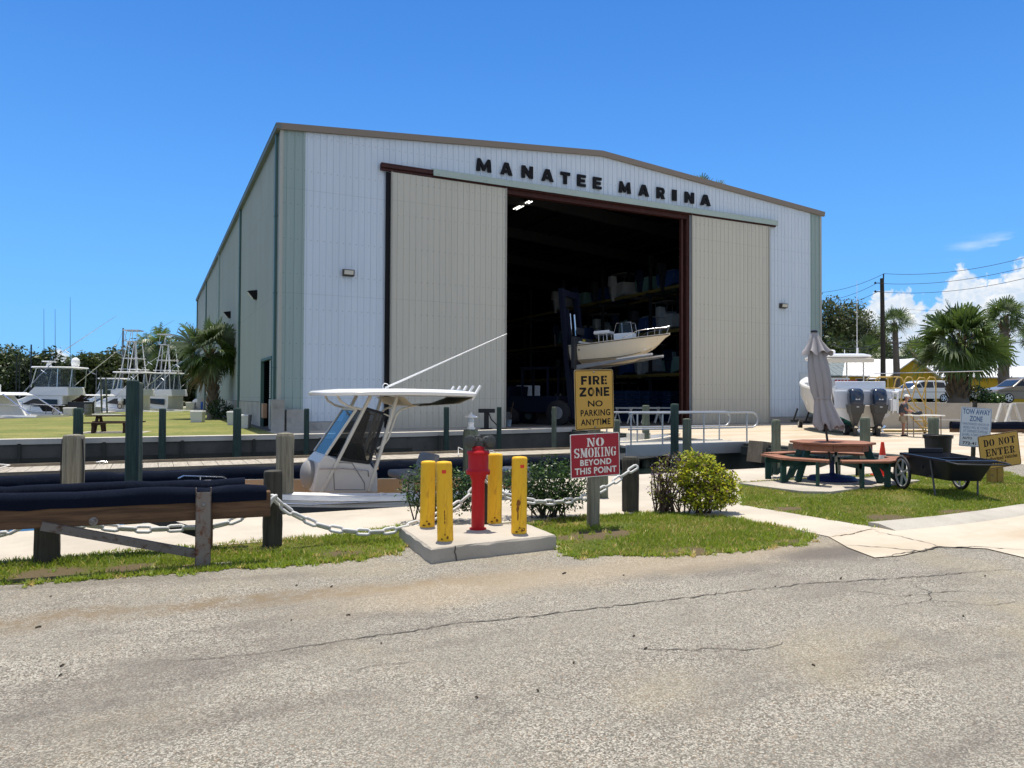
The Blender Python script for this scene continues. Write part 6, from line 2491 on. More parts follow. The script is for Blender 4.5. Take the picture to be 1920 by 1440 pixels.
mb.box(-4.4, 4.0, -.10, .10, .45, .6)
mb.build('frame', STEELD, tr)
for x in (-4.5, -1.2, 3.6):
    for y in (-.62, .62):
        mb = MB()
        mb.tube([(x, y - .09, .22), (x, y + .09, .22)], .22, 18)
        w = mb.build('wheel', RUBBER, tr, smooth=40)
        mb = MB()
        mb.tube([(x, y - .1, .22), (x, y + .1, .22)], .12, 12)
        mb.build('rim', SPOKE, w, smooth=40)

# ---- man working at a folding table, rolling stairs
pg = gnd(1693, 818)
man = thing('person', 'man in grey shirt, tan shorts and white cap bent over a folding table', 'person', pg, R(-35))


def skin(name, joints, edges, m, parent, sub=1):
    me = bpy.data.meshes.new(name)
    me.from_pydata([j[:3] for j in joints], edges, [])
    me.materials.append(m)
    o = bpy.data.objects.new(name, me)
    COL.objects.link(o)
    o.parent = parent
    sk = o.modifiers.new('skin', 'SKIN')
    sk.use_smooth_shade = True
    for v, j in zip(me.skin_vertices[0].data, joints):
        r = j[3]
        v.radius = r if isinstance(r, tuple) else (r, r)
    me.skin_vertices[0].data[0].use_root = True
    su = o.modifiers.new('sub', 'SUBSURF')
    su.levels = su.render_levels = sub
    return o


SKINM = mat('skin', (.36, .17, .11), .5, var=.08, bump=.05)
SHIRT = mat('grey_shirt', (.075, .082, .095), .85, var=.15, bump=.3, bscale=80)
SHORT = mat('tan_shorts', (.34, .28, .20), .85, var=.1, bump=.3)
# local +x = the way he faces; y = his left
J = [(0, 0, .92, .13), (.02, 0, 1.08, .13), (.04, 0, 1.25, .15), (.07, 0, 1.42, .12), (.11, 0, 1.50, .058), (.155, 0, 1.57, .065), (.175, 0, 1.66, .098), (.165, 0, 1.73, .085),
     (0, .10, .86, .10), (.02, .12, .50, .068), (-.02, .13, .12, .042), (-.02, .13, .06, .045), (.13, .15, .03, .035),
     (0, -.10, .86, .10), (.05, -.13, .50, .068), (.03, -.15, .12, .042), (.03, -.15, .06, .045), (.18, -.17, .03, .035),
     (.07, .18, 1.40, .068), (.15, .25, 1.16, .048), (.46, .16, 1.00, .034), (.53, .14, .985, .030),
     (.07, -.18, 1.40, .068), (.14, -.25, 1.15, .048), (.44, -.16, 1.00, .034), (.51, -.14, .985, .030)]
Ed = [(0, 1), (1, 2), (2, 3), (3, 4), (4, 5), (5, 6), (6, 7), (0, 8), (8, 9), (9, 10), (10, 11), (11, 12), (0, 13), (13, 14), (14, 15), (15, 16), (16, 17), (3, 18), (18, 19), (19, 20), (20, 21), (3, 22), (22, 23), (23, 24), (24, 25)]
for h_i, sy in ((21, 1), (25, -1)):
    hx_, hy_, hz_ = J[h_i][:3]
    for q, (dy, ln_) in enumerate(((-.03, .07), (-.01, .085), (.01, .08), (.03, .065))):
        i0 = len(J)
        J += [(hx_ + .04, hy_ + dy, hz_, .011), (hx_ + .04 + ln_ * .6, hy_ + dy * 1.2, hz_ - .012, .009), (hx_ + .03 + ln_ * .9, hy_ + dy * 1.2, hz_ - .035, .008)]
        Ed += [(h_i, i0), (i0, i0 + 1), (i0 + 1, i0 + 2)]
    i0 = len(J)
    J += [(hx_ + .0, hy_ - sy * .04, hz_ - .01, .012), (hx_ + .045, hy_ - sy * .055, hz_ - .03, .009)]
    Ed += [(h_i, i0), (i0, i0 + 1)]
body = skin('body', J, Ed, SKINM, man)
skin('shirt', [(0.0, 0, .90, (.17, .20)), (.02, 0, 1.05, (.17, .20)), (.04, 0, 1.25, (.175, .215)), (.065, 0, 1.41, (.145, .19)), (.09, 0, 1.47, .075), (.07, .18, 1.40, .085), (.13, .235, 1.22, .072), (.07, -.18, 1.40, .085), (.12, -.235, 1.21, .072)],
     [(0, 1), (1, 2), (2, 3), (3, 4), (3, 5), (5, 6), (3, 7), (7, 8)], SHIRT, man)
skin('shorts', [(0, 0, .92, (.165, .195)), (0, .095, .82, .125), (.02, .12, .54, .10), (0, -.095, .82, .118), (.04, -.13, .54, .10)], [(0, 1), (1, 2), (0, 3), (3, 4)], SHORT, man)
mb = MB()
mb.ell((.165, 0, 1.735), (.115, .10, .075), 14, 8)
mb.box(.23, .36, -.08, .08, 1.70, 1.715)
mb.build('cap', SWHITE, man, smooth=50)
mb = MB()
mb.ell((.275, 0, 1.645), (.02, .016, .022), 8, 6)
for y in (-.03, .03):
    mb.ell((.258, y, 1.672), (.012, .014, .009), 8, 6)
for y in (-.1, .1):
    mb.ell((.165, y, 1.66), (.028, .012, .036), 8, 6)
mb.box(.248, .264, -.028, .028, 1.600, 1.608)
mb.build('face', mat('face_skin', (.30, .12, .08), .5), man, smooth=60)
for x, y in ((.03, .14), (.08, -.16)):
    mb = MB()
    mb.ell((x, y, .035), (.15, .05, .045), 12, 8)
    mb.build('shoe', DARKWOOD if False else BLKP, man, smooth=60)
ftb = thing('folding_table', 'white folding table with rusty legs before the man in the cap', 'table', Vector((at(1733, 800, 30.6).x, 30.7, 0)), R(-6))
mb = MB()
mb.box(-.62, .72, -.38, .38, .90, .945)
mb.build('table_top', SWHITE, ftb, bev=.01)
for x in (-.5, .58):
    for y in (-.3, .3):
        mb = MB()
        mb.tube([(x, y, 0), (x, y, .9)], .022, 8)
        mb.build('leg', RUSTY, ftb)
mb = MB()
mb.ell((0, 0, .07), (.24, .15, .08), 12, 7)
mb.ell((.12, .05, .1), (.14, .1, .07), 10, 7)
tag(mb.build('tool_bag', BLKP, loc=ftb.location + Vector((-.25, 0, .94)), smooth=60), 'crumpled black bag lying on the white folding table', 'bag')
LAD = mat('ladder_yellow', (.46, .32, .10), .5, var=.15, scale=6, bump=.1)
ld = thing('rolling_stairs', 'yellow tubular rolling stairs with guard rails beside the white boat', 'ladder', Vector((at(1705, 810, 34.0).x, 34.0, 0)), R(0))
mb = MB()
for k2 in range(5):
    x = .72 - k2 * .28
    mb.box(x - .12, x + .14, -.38, .38, .3 * (k2 + 1) - .03, .3 * (k2 + 1))
mb.box(-1.75, -.40, -.42, .42, 1.47, 1.52)
mb.build('steps', LAD, ld)
for y in (-.42, .42):
    mb = MB()
    mb.tube([(.95, y, 0.05), (.80, y, .3), (-.42, y, 1.5)], .035, 8)
    mb.tube([(.95, y, .3), (.80, y, 1.1), (.55, y, 1.25), (-.05, y, 2.45), (-.12, y, 2.6), (-.30, y, 2.62), (-.40, y, 2.5), (-.62, y, 1.52)], .03, 8)
    mb.tube([(.35, y, 1.6), (.62, y, 2.5), (.72, y, 2.62), (.95, y, 2.6), (1.0, y, 2.4), (1.0, y, .1)], .03, 8)
    mb.tube([(-.62, y, 2.1), (-1.75, y, 2.1)], .025, 8)
    mb.tube([(-.62, y, 2.6), (-.75, y, 2.62), (-1.62, y, 2.62), (-1.75, y, 2.5), (-1.75, y, 1.0), (-1.75, y, .08)], .03, 8)
    mb.tube([(-1.2, y, 1.5), (-1.2, y, 2.6)], .025, 8)
    mb.tube([(-1.75, y, .9), (-.6, y, 1.48)], .025, 8)
    mb.tube([(-1.75, y, .12), (1.0, y, .12)], .035, 8)
    mb.build('side_frame', LAD, ld, smooth=60)
for x in (-1.7, .95):
    for y in (-.42, .42):
        mb = MB()
        mb.tube([(x, y - .03, .08), (x, y + .03, .08)], .08, 12)
        mb.build('caster', RUBBER, ld, smooth=40)
# ================================================================== INSIDE THE SHED
FORK = mat('forklift_blue', (.003, .005, .016), .45, var=.2)
FSTEEL = mat('fork_steel', (.24, .245, .25), .5, .3, .2, 3, .1, 30, (.12, .06, .03), amt=(.6, .75))
root_p, tip_p = at(1092, 676, 42.6), at(1230, 657, 40.4)
fd = (tip_p - root_p)
fyaw = math.atan2(fd.y, fd.x)
fl = thing('forklift', 'dark blue marina forklift with a tall mast in the shed doorway', 'forklift', Vector((root_p.x, root_p.y, 0)), fyaw)
fpitch = math.atan2(fd.z, math.hypot(fd.x, fd.y))
FL = fd.length
mb = MB()                                            # local +x towards the fork tips
mb.box(-4.6, -1.0, -1.15, 1.15, .7, 1.7)
mb.hexa([(-5.4, -1.25, .8), (-4.4, -1.25, .6), (-4.4, 1.25, .6), (-5.4, 1.25, .8), (-5.2, -1.2, 2.1), (-4.2, -1.2, 2.3), (-4.2, 1.2, 2.3), (-5.2, 1.2, 2.1)])
mb.build('chassis', FORK, fl, bev=.05)
mb = MB()
for x, y in ((-3.6, -.7), (-3.6, .7), (-1.9, -.7), (-1.9, .7)):
    mb.box(x - .06, x + .06, y - .06, y + .06, 1.7, 3.3)
mb.box(-3.75, -1.75, -.8, .8, 3.3, 3.4)
mb.build('cab', FORK, fl)
for x, r in ((-.9, .72), (-4.1, .5)):
    for y in (-1.25, 1.25):
        mb = MB()
        mb.tube([(x, y - .25, r), (x, y - .22, r), (x, y + .22, r), (x, y + .25, r)], [r * .85, r, r, r * .85], 24)
        w = mb.build('wheel', RUBBER, fl, smooth=40)
        mb = MB()
        mb.tube([(x, y - .27, r), (x, y + .27, r)], r * .5, 16)
        mb.build('rim', FSTEEL, w, smooth=40)
mast_h = 7.9
mb = MB()
for y in (-1.0, 1.0):
    mb.bar((-.15, y, .4), (-.9, y, mast_h), .28, .34, (0, 1, 0))
    mb.bar((.0, y * .78, .4), (-.62, y * .78, mast_h - 1.2), .16, .2, (0, 1, 0))
for t in (.25, .62, .97):
    x, z = -.15 - .75 * t, .4 + (mast_h - .4) * t
    mb.box(x - .12, x + .12, -1.0, 1.0, z - .18, z + .18)
mb.build('mast', FORK, fl)
mb = MB()
for y in (-.3, .3):
    mb.tube([(-.2, y, 1.0), (-.68, y, 6.5)], .07, 10)
mb.build('lift_cylinder', STEEL, fl)
zr = root_p.z
mb = MB()
mb.box(-.1, .12, -1.35, 1.35, zr - .5, zr + 1.3)
mb.box(-.16, -.1, -.5, .5, zr + 1.5, zr + 1.9)
cg = mb.build('carriage', STEELD, fl, bev=.02)
mb = MB()
mb.box(.125, .14, -.25, .1, zr + 1.0, zr + 1.22)
mb.build('plate', mat('plate_yellow', (.6, .45, .03), .5), cg)
for y in (-.95, .95):
    mb = MB()
    d = Vector((math.cos(fpitch), 0, math.sin(fpitch)))
    p0 = Vector((.1, y, zr - .35))
    p1 = p0 + d * FL
    mb.hexa([p0 + Vector((0, -.14, -.22)), p0 + Vector((0, .14, -.22)), p0 + Vector((0, .14, .05)), p0 + Vector((0, -.14, .05)), p1 + Vector((0, -.12, .0)), p1 + Vector((0, .12, .0)), p1 + Vector((0, .12, .06)), p1 + Vector((0, -.12, .06))])
    f_ = mb.build('fork', FSTEEL, fl, bev=.015)
    mb = MB()
    q0 = p0 + d * (FL * .55)
    mb.hexa([q0 + Vector((0, -.10, .06)), q0 + Vector((0, .10, .06)), q0 + Vector((0, .10, .12)), q0 + Vector((0, -.10, .12)), p1 + Vector((0, -.10, .065)), p1 + Vector((0, .10, .065)), p1 + Vector((0, .10, .15)), p1 + Vector((0, -.10, .15))])
    mb.build('fork_pad', SWHITE, f_)
KH = mat('bounce_lit_gelcoat', (.66, .57, .42), .3, var=.04, coat=.3)  # warm bounce from the sunlit ground put into the hull colour
kc = root_p + fd * .58
kb = thing('skiff', 'pale open boat with a bow rail carried on the forks of the forklift', 'boat', kc + Vector((0, 0, -.22)) - Vector((fd.x, fd.y, 0)).normalized() * .1, rot=(0, -fpitch + R(3.5), fyaw))
kh, _, _ = hull_part(kb, 5.7, 2.15, .92, 1.22, KH, KH, liner=WHITEP, rail=.16, foredeck=.22, floor=.35, keel=-.30, rake=.2)
mb = MB()
pp = []
for i in range(17):
    t = .02 + .965 * i / 16
    b, bc, zs, zk, zc, xs, xk, xc = hull_curves(t, 5.7, 2.15, .92, 1.22, .2, -.30)
    pp.append((xs, -b * 1.0 - .012, zs - .06))
mb.tube(pp, .022, 6)
mb.build('rub_rail', BLKP, kh, smooth=60)
mb = MB()
pp = []
for i in range(14):
    t = .02 + .75 * i / 13
    b, bc, zs, zk, zc, xs, xk, xc = hull_curves(t, 5.7, 2.15, .92, 1.22, .2, -.30)
    pp.append((xc, -bc - .008, zc + .02))
mb.tube(pp, .014, 5)
mb.build('chine_stripe', STEELD, kh, smooth=60)
mb = MB()
put_text(mb, 'KEY WEST', -1.78, -.62, .50, .67, 0, .02, 1.05)
mb.v = [(x, -(1.0 + (z - .585) * .09), z + .02) for x, y, z in mb.v]
put_text(mb, 'FL 7921', 1.75, 2.2, .93, 1.0, 0, .01)
n0 = len(mb.v)
mb.v = [(x, y if abs(y) > .5 else -.50 + (x - 1.75) * .42, z) for x, y, z in mb.v]
mb.tube([(-2.2, -1.05, .6), (-2.2, -1.0, .6)], .05, 5)
mb.build('lettering', BLACK, kh, fix=False)
mb = MB()
mb.box(-.35, .75, -.38, .38, .35, 1.42)
kcn = mb.build('console', WHITEP, kb, bev=.05)
mb = MB()
for y in (-.36, .36):
    mb.tube([(-.35, y, 1.3), (-.15, y, 2.0), (.7, y, 1.98), (.78, y, 1.4)], .016, 6)
    mb.tube([(.18, y, 1.4), (.18, y, 1.98)], .012, 6)
mb.tube([(-.15, -.36, 2.0), (-.15, .36, 2.0)], .016, 6)
mb.tube([(.7, -.36, 1.98), (.7, .36, 1.98)], .016, 6)
mb.build('grab_rail', STEEL, kcn, smooth=60)
mb = MB()
mb.hexa([(.2, -.35, 1.4), (.74, -.35, 1.4), (.74, .35, 1.4), (.2, .35, 1.4), (.2, -.34, 1.9), (.66, -.34, 1.9), (.66, .34, 1.9), (.2, .34, 1.9)])
mb.build('windshield', DGLASS, kcn)
mb = MB()
mb.tube([(-1.5, -.42, 1.55), (-.55, -.42, 1.55)], .11, 10)
mb.box(-1.5, -.6, -.42, .42, 1.45, 1.62)
sb = mb.build('leaning_seat', WHITEP, kb, bev=.04)
mb = MB()
for x in (-1.25, -.75):
    for y in (-.35, .35):
        mb.tube([(x, y, .4), (x, y, 1.5)], .02, 6)
mb.build('seat_frame', STEEL, sb)
mb = MB()
for sg in (-1, 1):
    pp = [(.4, sg * .93, 1.08)]
    for t in (.72, .82, .9, .96):
        b, bc, zs, *_ = hull_curves(t, 5.7, 2.15, .92, 1.22, .2, -.30)
        pp.append((-2.85 + 5.7 * t, sg * (b - .05), zs + .36))
    pp.append((2.8, 0, 1.62))
    mb.tube(pp, .018, 6)
    for t in (.72, .86):
        b, bc, zs, *_ = hull_curves(t, 5.7, 2.15, .92, 1.22, .2, -.30)
        mb.tube([(-2.85 + 5.7 * t, sg * (b - .07), zs), (-2.85 + 5.7 * t + .05, sg * (b - .05), zs + .36)], .014, 6)
mb.tube([(2.8, 0, 1.62), (2.62, 0, 1.22)], .014, 6)
mb.build('bow_rail', STEEL, kb, smooth=60)
mb = MB()
mb.hexa([(-3.35, -.2, .75), (-2.8, -.2, .75), (-2.8, .2, .75), (-3.35, .2, .75), (-3.3, -.17, 1.35), (-2.85, -.17, 1.35), (-2.85, .17, 1.35), (-3.3, .17, 1.35)])
mb.hexa([(-3.15, -.05, -.45), (-2.95, -.05, -.45), (-2.95, .05, -.45), (-3.15, .05, -.45), (-3.2, -.12, .75), (-2.85, -.12, .75), (-2.85, .12, .75), (-3.2, .12, .75)])
mb.build('outboard_motor', BLKP, kb, bev=.05)
mb = MB()
mb.box(-2.75, -2.2, -.8, .8, 1.0, 1.12)
mb.build('stern_cushion', SWHITE, kb, bev=.04)

# storage racks along the right wall with boats stored stern out
rk = thing('storage_rack', 'tall dark steel storage rack with yellowish beams full of boats', 'rack', B(31.2, 0), BA)
mb = MB()
for y in np.arange(3.0, 62, 6.4):
    for x in (-3.2, -.6, 2.6):
        mb.box(x - .1, x + .1, y - .1, y + .1, 0, 12.2)
for z in (3.3, 6.4, 9.5):
    for y in np.arange(3.0, 62, 6.4):
        mb.box(-3.6, 2.6, y - .08, y + .08, z - .35, z - .12)
mb.build('upright', STEELD, rk)
mb = MB()
for z in (3.3, 6.4, 9.5):
    for x in (-3.3, -.6):
        mb.box(x - .07, x + .07, 2.9, 61, z - .13, z + .08)
mb.build('beam', mat('rack_beam', (.24, .18, .05), .6, var=.2), rk)


def rack_boat(mh, cover, seed):
    t = thing('stored_boat', 'covered or open motorboat stored stern out on the dark rack', 'boat', (0, 0, 0), 0, 'boats stored on the racks in the shed')
    hull_part(t, 6.4, 2.2, .95, 1.25, mh, mh, n=10, liner=MATS['shaded_gelcoat'], keel=-.25)
    mb = MB()
    mb.box(-.6, .5, -.4, .4, .3, 1.6)
    if cover:
        mb.hexa([(-1.3, -.9, 2.3), (.9, -.9, 2.3), (.9, .9, 2.3), (-1.3, .9, 2.3), (-1.2, -.85, 2.4), (.8, -.85, 2.4), (.8, .85, 2.4), (-1.2, .85, 2.4)])
        for x in (-1, .6):
            for y in (-.7, .7):
                mb.tube([(x, y, .9), (x, y, 2.3)], .025, 6)
    mb.build('console', MATS['shaded_gelcoat'], t, bev=.03)
    mb = MB()
    mb.hexa([(-3.85, -.24, .7), (-3.2, -.24, .7), (-3.2, .24, .7), (-3.85, .24, .7), (-3.8, -.2, 1.5), (-3.25, -.2, 1.5), (-3.25, .2, 1.5), (-3.8, .2, 1.5)])
    mb.hexa([(-3.6, -.06, -.5), (-3.3, -.06, -.5), (-3.3, .06, -.5), (-3.6, .06, -.5), (-3.7, -.14, .7), (-3.2, -.14, .7), (-3.2, .14, .7), (-3.7, .14, .7)])
    mb.build('outboard_motor', (STEELD, MATS['shaded_gelcoat'], NVY)[seed % 3], t, bev=.05)
    return t


protos = [rack_boat(mat('shaded_gelcoat', (.42, .42, .40), .6), False, 1), rack_boat(mat('blue_hull', (.035, .08, .22), .5), True, 0), rack_boat(mat('seafoam_hull', (.18, .32, .28), .5), False, 2)]  # white gelcoat darkened, the shed's shade put into its colour
k_ = 0
labs = {(0, 0): 'white boat stored on the lowest rack nearest the door frame'}
rr = random.Random(4)
for zi, z in enumerate((.5, 3.6, 6.7, 9.8)):
    for j in range(7):
        o = protos[k_ % 3]
        if k_ >= 3:
            o = dup(o)
        o.location = B(31.4 + rr.uniform(-.3, .3), 4.6 + j * 3.1 + rr.uniform(-.15, .15), z)
        o.rotation_euler = (0, 0, BA + rr.uniform(-.02, .02))
        k_ += 1
        if zi == 0 and j == 6:
            pass
for (px, py, Y, nm, lab, c_) in ((990, 790, 47, 'plastic_barrel', 'dark blue plastic barrel with a white lid inside the doorway', (.015, .025, .16)),):
    p = at(px, py, Y)
    p.z = .012
    o = thing(nm, lab, 'barrel', p)
    mb = MB()
    mb.lathe([(.52, 0), (.55, .05), (.57, .4), (.55, .45), (.57, .5), (.6, 1.3)], 24)
    mb.build('barrel_body', mat('barrel_blue', c_, .4), o, smooth=40)
    mb = MB()
    mb.box(-.75, .75, -.4, .4, 1.3, 2.35)
    mb.build('box_on_top', mat('pale_box', (.5, .55, .6), .5), o, bev=.03)
bq = at(953, 797, 40)
bq.z = .012
o = thing('mop_bucket', 'small pale bucket with a mop handle beside the door edge', 'bucket', bq)
mb = MB()
mb.lathe([(.15, 0), (.19, .36), (.2, .37), (.17, .35), (.13, .02)], 16)
mb.build('pail', mat('pail_blue', (.25, .33, .4), .4), o, smooth=40)
mb = MB()
mb.tube([(0, 0, .05), (.28, .1, 1.35)], .018, 6)
mb.build('handle', TANWOOD, o)
for i, px in enumerate((1170, 1196, 1222, 1246)):
    p = at(px, 795, 46 + i * .4)
    p.z = .012
    o = thing('saw_horse', ('white folding stand at the left of the row in the dark doorway', 'white folding stand second from the left in the doorway', 'white folding stand third from the left in the doorway', 'white folding stand nearest the right door frame')[i], 'stand', p, BA + .4, 'folding stands in the doorway')
    for y in (-.5, .5):
        mb = MB()
        mb.bar((-.42, y, 0), (.12, y, .95), .06)
        mb.bar((.42, y, 0), (-.12, y, .95), .06)
        mb.build('leg', SWHITE, o)
    mb = MB()
    mb.box(-.08, .08, -.6, .6, .9, 1.0)
    mb.build('top_rail', SWHITE, o)
BLUEP = mat('blue_tarp', (.01, .028, .075), .5, var=.3, bump=.3, bscale=8)
for i, (px, w) in enumerate(((1172, 1.5), (1195, 1.1), (1222, 2.4), (1258, 2.2))):
    p = at(px, 770, 50 + i * .5)
    p.z = .012
    mb = MB()
    rr = random.Random(i)
    z = .0
    for q in range(7):
        a = w / 2 * rr.uniform(.85, 1.0)
        mb.box(-a, a, -.6, .6, z, z + .28)
        z += .30
    tag(mb.build('crate_stack', BLUEP, loc=p, rotz=BA + .3, bev=.03), ('blue wrapped stack of crates just right of the gold sign', 'narrow blue stack of crates in the shed', 'wide blue stack of crates behind the folding stands', 'blue stack of crates beside the right door frame')[i], 'crate stack', 'blue stacks inside the shed')
p = B(9.9, -1.6, 0)
p = at(912, 800, 36.3)
p.z = .01
o = thing('hose_stand', 'dark post with a hose hanging from it before the left sliding door', 'hose stand', p)
mb = MB()
mb.box(-.12, .12, -.12, .12, 0, .95)
mb.box(-.4, .42, -.16, .16, .82, 1.02)
mb.box(-.3, .3, -.3, .3, 0, .06)
mb.build('stand', BLKP, o, bev=.02)
mb = MB()
mb.tube([(.1, -.15, .85), (.25, -.3, .5), (.7, -.35, .05), (1.6, -.2, .04), (2.2, -.5, .04)], .03, 6)
mb.build('hose', BLKP, o, smooth=60)
# small pale skiff afloat behind the gangway
o = thing('tender', 'small pale skiff moored behind the gangway', 'boat', Vector((at(1206, 820, 29.8).x, 29.8, -.8)), BA + .1)
hull_part(o, 4.2, 1.7, .7, .95, CREAM, CREAM, n=10, liner=WHITEP, keel=-.2)
mb = MB()
mb.box(-.6, .1, -.35, .35, .2, 1.0)
mb.build('console', CREAM, o, bev=.03)
# ================================================================== VEGETATION
BARK = mat('bark', (.13, .115, .095), .9, var=.3, scale=4, bump=.6, bscale=20)
PBARK = mat('palm_bark', (.15, .125, .10), .9, var=.35, scale=6, bump=.8, bscale=25)
BOOT = mat('palm_boots', (.16, .115, .07), .9, var=.4, scale=5, bump=.6, bscale=20)
PG1 = leafmat('palm_green', (.045, .085, .018), (.10, .15, .035), .22, .38)
PG2 = leafmat('palm_fresh', (.10, .17, .025), (.17, .24, .045), .3, .4)
PG3 = leafmat('palm_dead', (.17, .12, .06), (.28, .21, .12), .15, .7)
PG4 = leafmat('palm_silver', (.12, .16, .09), (.22, .26, .16), .2, .35)


def palm_leafs(R_, n, seed, dead=.1, upright=.8, nl=22, droop=.55, zmin=-75, wid=.04, fans=True):
    """fan fronds (or feather fronds) round a crown at the origin; returns quads and material indices"""
    r = np.random.default_rng(seed)
    V_, I_ = [], []
    for k in range(n):
        u = (k + .5) / n
        el = np.radians(zmin + (86 - zmin) * (1 - u) ** upright + r.normal(0, 7))
        az = k * 2.399963 + r.normal(0, .25)
        L = R_ * r.uniform(.68, 1.1)
        d = np.array([np.cos(el) * np.cos(az), np.cos(el) * np.sin(az), np.sin(el)])
        side = np.array([-np.sin(az), np.cos(az), 0])
        up = np.cross(d, side) * -1
        if up[2] < 0:
            up = -up
        isdead = el < np.radians(-35) and r.random() < dead * 4 or r.random() < dead * .15
        mi = 2 if isdead else (1 if el > np.radians(58) and r.random() < .4 else (3 if r.random() < .22 else 0))
        pet = L * (.46 if fans else .1)

        def curve(s):                      # rachis position with gravity droop
            return d * s + np.array([0, 0, -1]) * droop * (s * s) / (L * 1.6) * (.25 + .6 * max(0, math.cos(el)) ** 1.5)
        # petiole
        w0 = .018 * R_ / 2
        p0, p1 = curve(0), curve(pet)
        V_.append([p0 - side * w0, p0 + side * w0, p1 + side * w0 * .6, p1 - side * w0 * .6])
        I_.append(mi)
        if fans:
            hub = p1
            dd = curve(pet + .1 * L) - hub
            dd /= np.linalg.norm(dd)
            up2 = np.cross(dd, side)
            if up2[2] < 0:
                up2 = -up2
            rho = np.radians(np.clip(r.normal(0, 42), -85, 85))
            side, up2 = side * np.cos(rho) + up2 * np.sin(rho), up2 * np.cos(rho) - side * np.sin(rho)
            lf = L - pet
            for j in range(nl):
                a = np.radians(-105 + 210 * j / (nl - 1)) + r.normal(0, .03)
                fold = .35 * abs(np.sin(a))
                dirv = dd * np.cos(a) + side * np.sin(a) + up2 * fold * .5
                dirv /= np.linalg.norm(dirv)
                ll = lf * (1.05 - .25 * abs(a) / 1.83) * r.uniform(.88, 1.08)
                wv = np.cross(dirv, up2)
                wv /= np.linalg.norm(wv) + 1e-9
                wv = wv * (ll * wid)
                m_ = hub + dirv * ll * .55
                t1 = hub + dirv * ll * .84 + np.array([0, 0, -1]) * ll * .06 * r.uniform(.2, 1.6)
                tp_ = hub + dirv * ll * .95 + np.array([0, 0, -1]) * ll * .2 * r.uniform(.2, 1.8)
                V_.append([hub - wv * .25, hub + wv * .25, m_ + wv, m_ - wv])
                V_.append([m_ - wv, m_ + wv, t1 + wv * .6, t1 - wv * .6])
                V_.append([t1 - wv * .6, t1 + wv * .6, tp_ + wv * .1, tp_ - wv * .1])
                I_ += [mi] * 3
        else:
            for j in range(nl):
                s = L * (.14 + .86 * j / nl)
                b = curve(s)
                tg = curve(s + .05) - b
                tg /= np.linalg.norm(tg)
                for sg in (-1, 1):
                    dirv = side * sg + tg * .55 + np.array([0, 0, -.55 * r.uniform(.5, 1.6)])
                    dirv /= np.linalg.norm(dirv)
                    ll = L * .30 * math.sin(math.pi * min(.97, .12 + .86 * j / nl)) ** .5 * r.uniform(.85, 1.1)
                    wv = tg * ll * .05
                    e = b + dirv * ll + np.array([0, 0, -ll * .12])
                    V_.append([b - wv, b + wv, e + wv * .3, e - wv * .3])
                    I_.append(mi)
            for j in range(6):
                a, b = curve(L * j / 6), curve(L * (j + 1) / 6)
                w = side * .02 * R_ / 3
                V_.append([a - w, a + w, b + w, b - w])
                I_.append(mi)
    return np.array(V_), I_


def palm(label, base, height, R_, n, seed, tr=.16, boots=True, lean=(0, 0), name='cabbage_palm', cat_='palm tree', group=None, fans=True, nl=22, skirt=0, **kw):
    t = thing(name, label, cat_, base, 0, group)
    H = height - R_ * .75
    rr = random.Random(seed)
    mb = MB()
    pts_ = []
    rs = []
    for i in range(9):
        s = i / 8
        pts_.append((lean[0] * s * s, lean[1] * s * s, H * s - .1 * (1 - s)))
        rs.append(tr * (1.25 - .35 * s if i else 1.5) * rr.uniform(.95, 1.05))
    mb.tube(pts_, rs, 12)
    trunk = mb.build('trunk', PBARK, t, smooth=60)
    if boots:
        mb = MB()
        nb = int(boots)
        for k in range(nb):
            s = (k + .5) / nb
            z = H * (.08 + .92 * s) if boots < 60 else H * (.02 + .98 * s)
            a = k * 2.4
            x, y = lean[0] * (z / H) ** 2, lean[1] * (z / H) ** 2
            q = Vector((x + tr * 1.0 * math.cos(a), y + tr * 1.0 * math.sin(a), z))
            e = q + Vector((math.cos(a) * tr * .62, math.sin(a) * tr * .62, tr * 1.25))
            mb.bar(q, e, tr * .42, tr * .16, (math.cos(a), math.sin(a), 0))
        mb.build('leaf_boots', BOOT, trunk)
    V_, I_ = palm_leafs(R_, n, seed, nl=nl, fans=fans, **kw)
    V_ = V_ + np.array([lean[0], lean[1], H])
    arr_mesh('crown', V_, 4, [PG1, PG2, PG3, PG4], I_, t)
    return t


def crown_quads(blobs, n, lsz, seed, flat=.5):
    r = np.random.default_rng(seed)
    Bl = np.array(blobs)
    area = (Bl[:, 3] * Bl[:, 4] + Bl[:, 4] * Bl[:, 5] + Bl[:, 3] * Bl[:, 5])
    wh = r.choice(len(blobs), n, p=area / area.sum())
    # leaves gather in clumps near each blob's surface
    nc = max(20, n // 22)
    cd = r.normal(size=(nc, 3))
    cd /= np.linalg.norm(cd, axis=1, keepdims=True)
    cb = r.choice(len(blobs), nc, p=area / area.sum())
    crad = r.uniform(.2, 1.0, nc) ** .6
    cc = Bl[cb, :3] + cd * Bl[cb, 3:6] * crad[:, None]
    ci = r.integers(0, nc, n)
    c = cc[ci] + np.clip(r.normal(size=(n, 3)), -1.7, 1.7) * (lsz * 1.25)
    nm = r.normal(size=(n, 3)) + np.array([0, 0, .8])
    nm /= np.linalg.norm(nm, axis=1, keepdims=True)
    t = np.cross(nm, r.normal(size=(n, 3)))
    t /= np.linalg.norm(t, axis=1, keepdims=True)
    b = np.cross(nm, t)
    L = (lsz * r.uniform(.6, 1.4, n))[:, None]
    v = np.stack([c - t * L * .5, c + b * L * flat * .5, c + t * L * .5, c - b * L * flat * .5], 1)
    return v


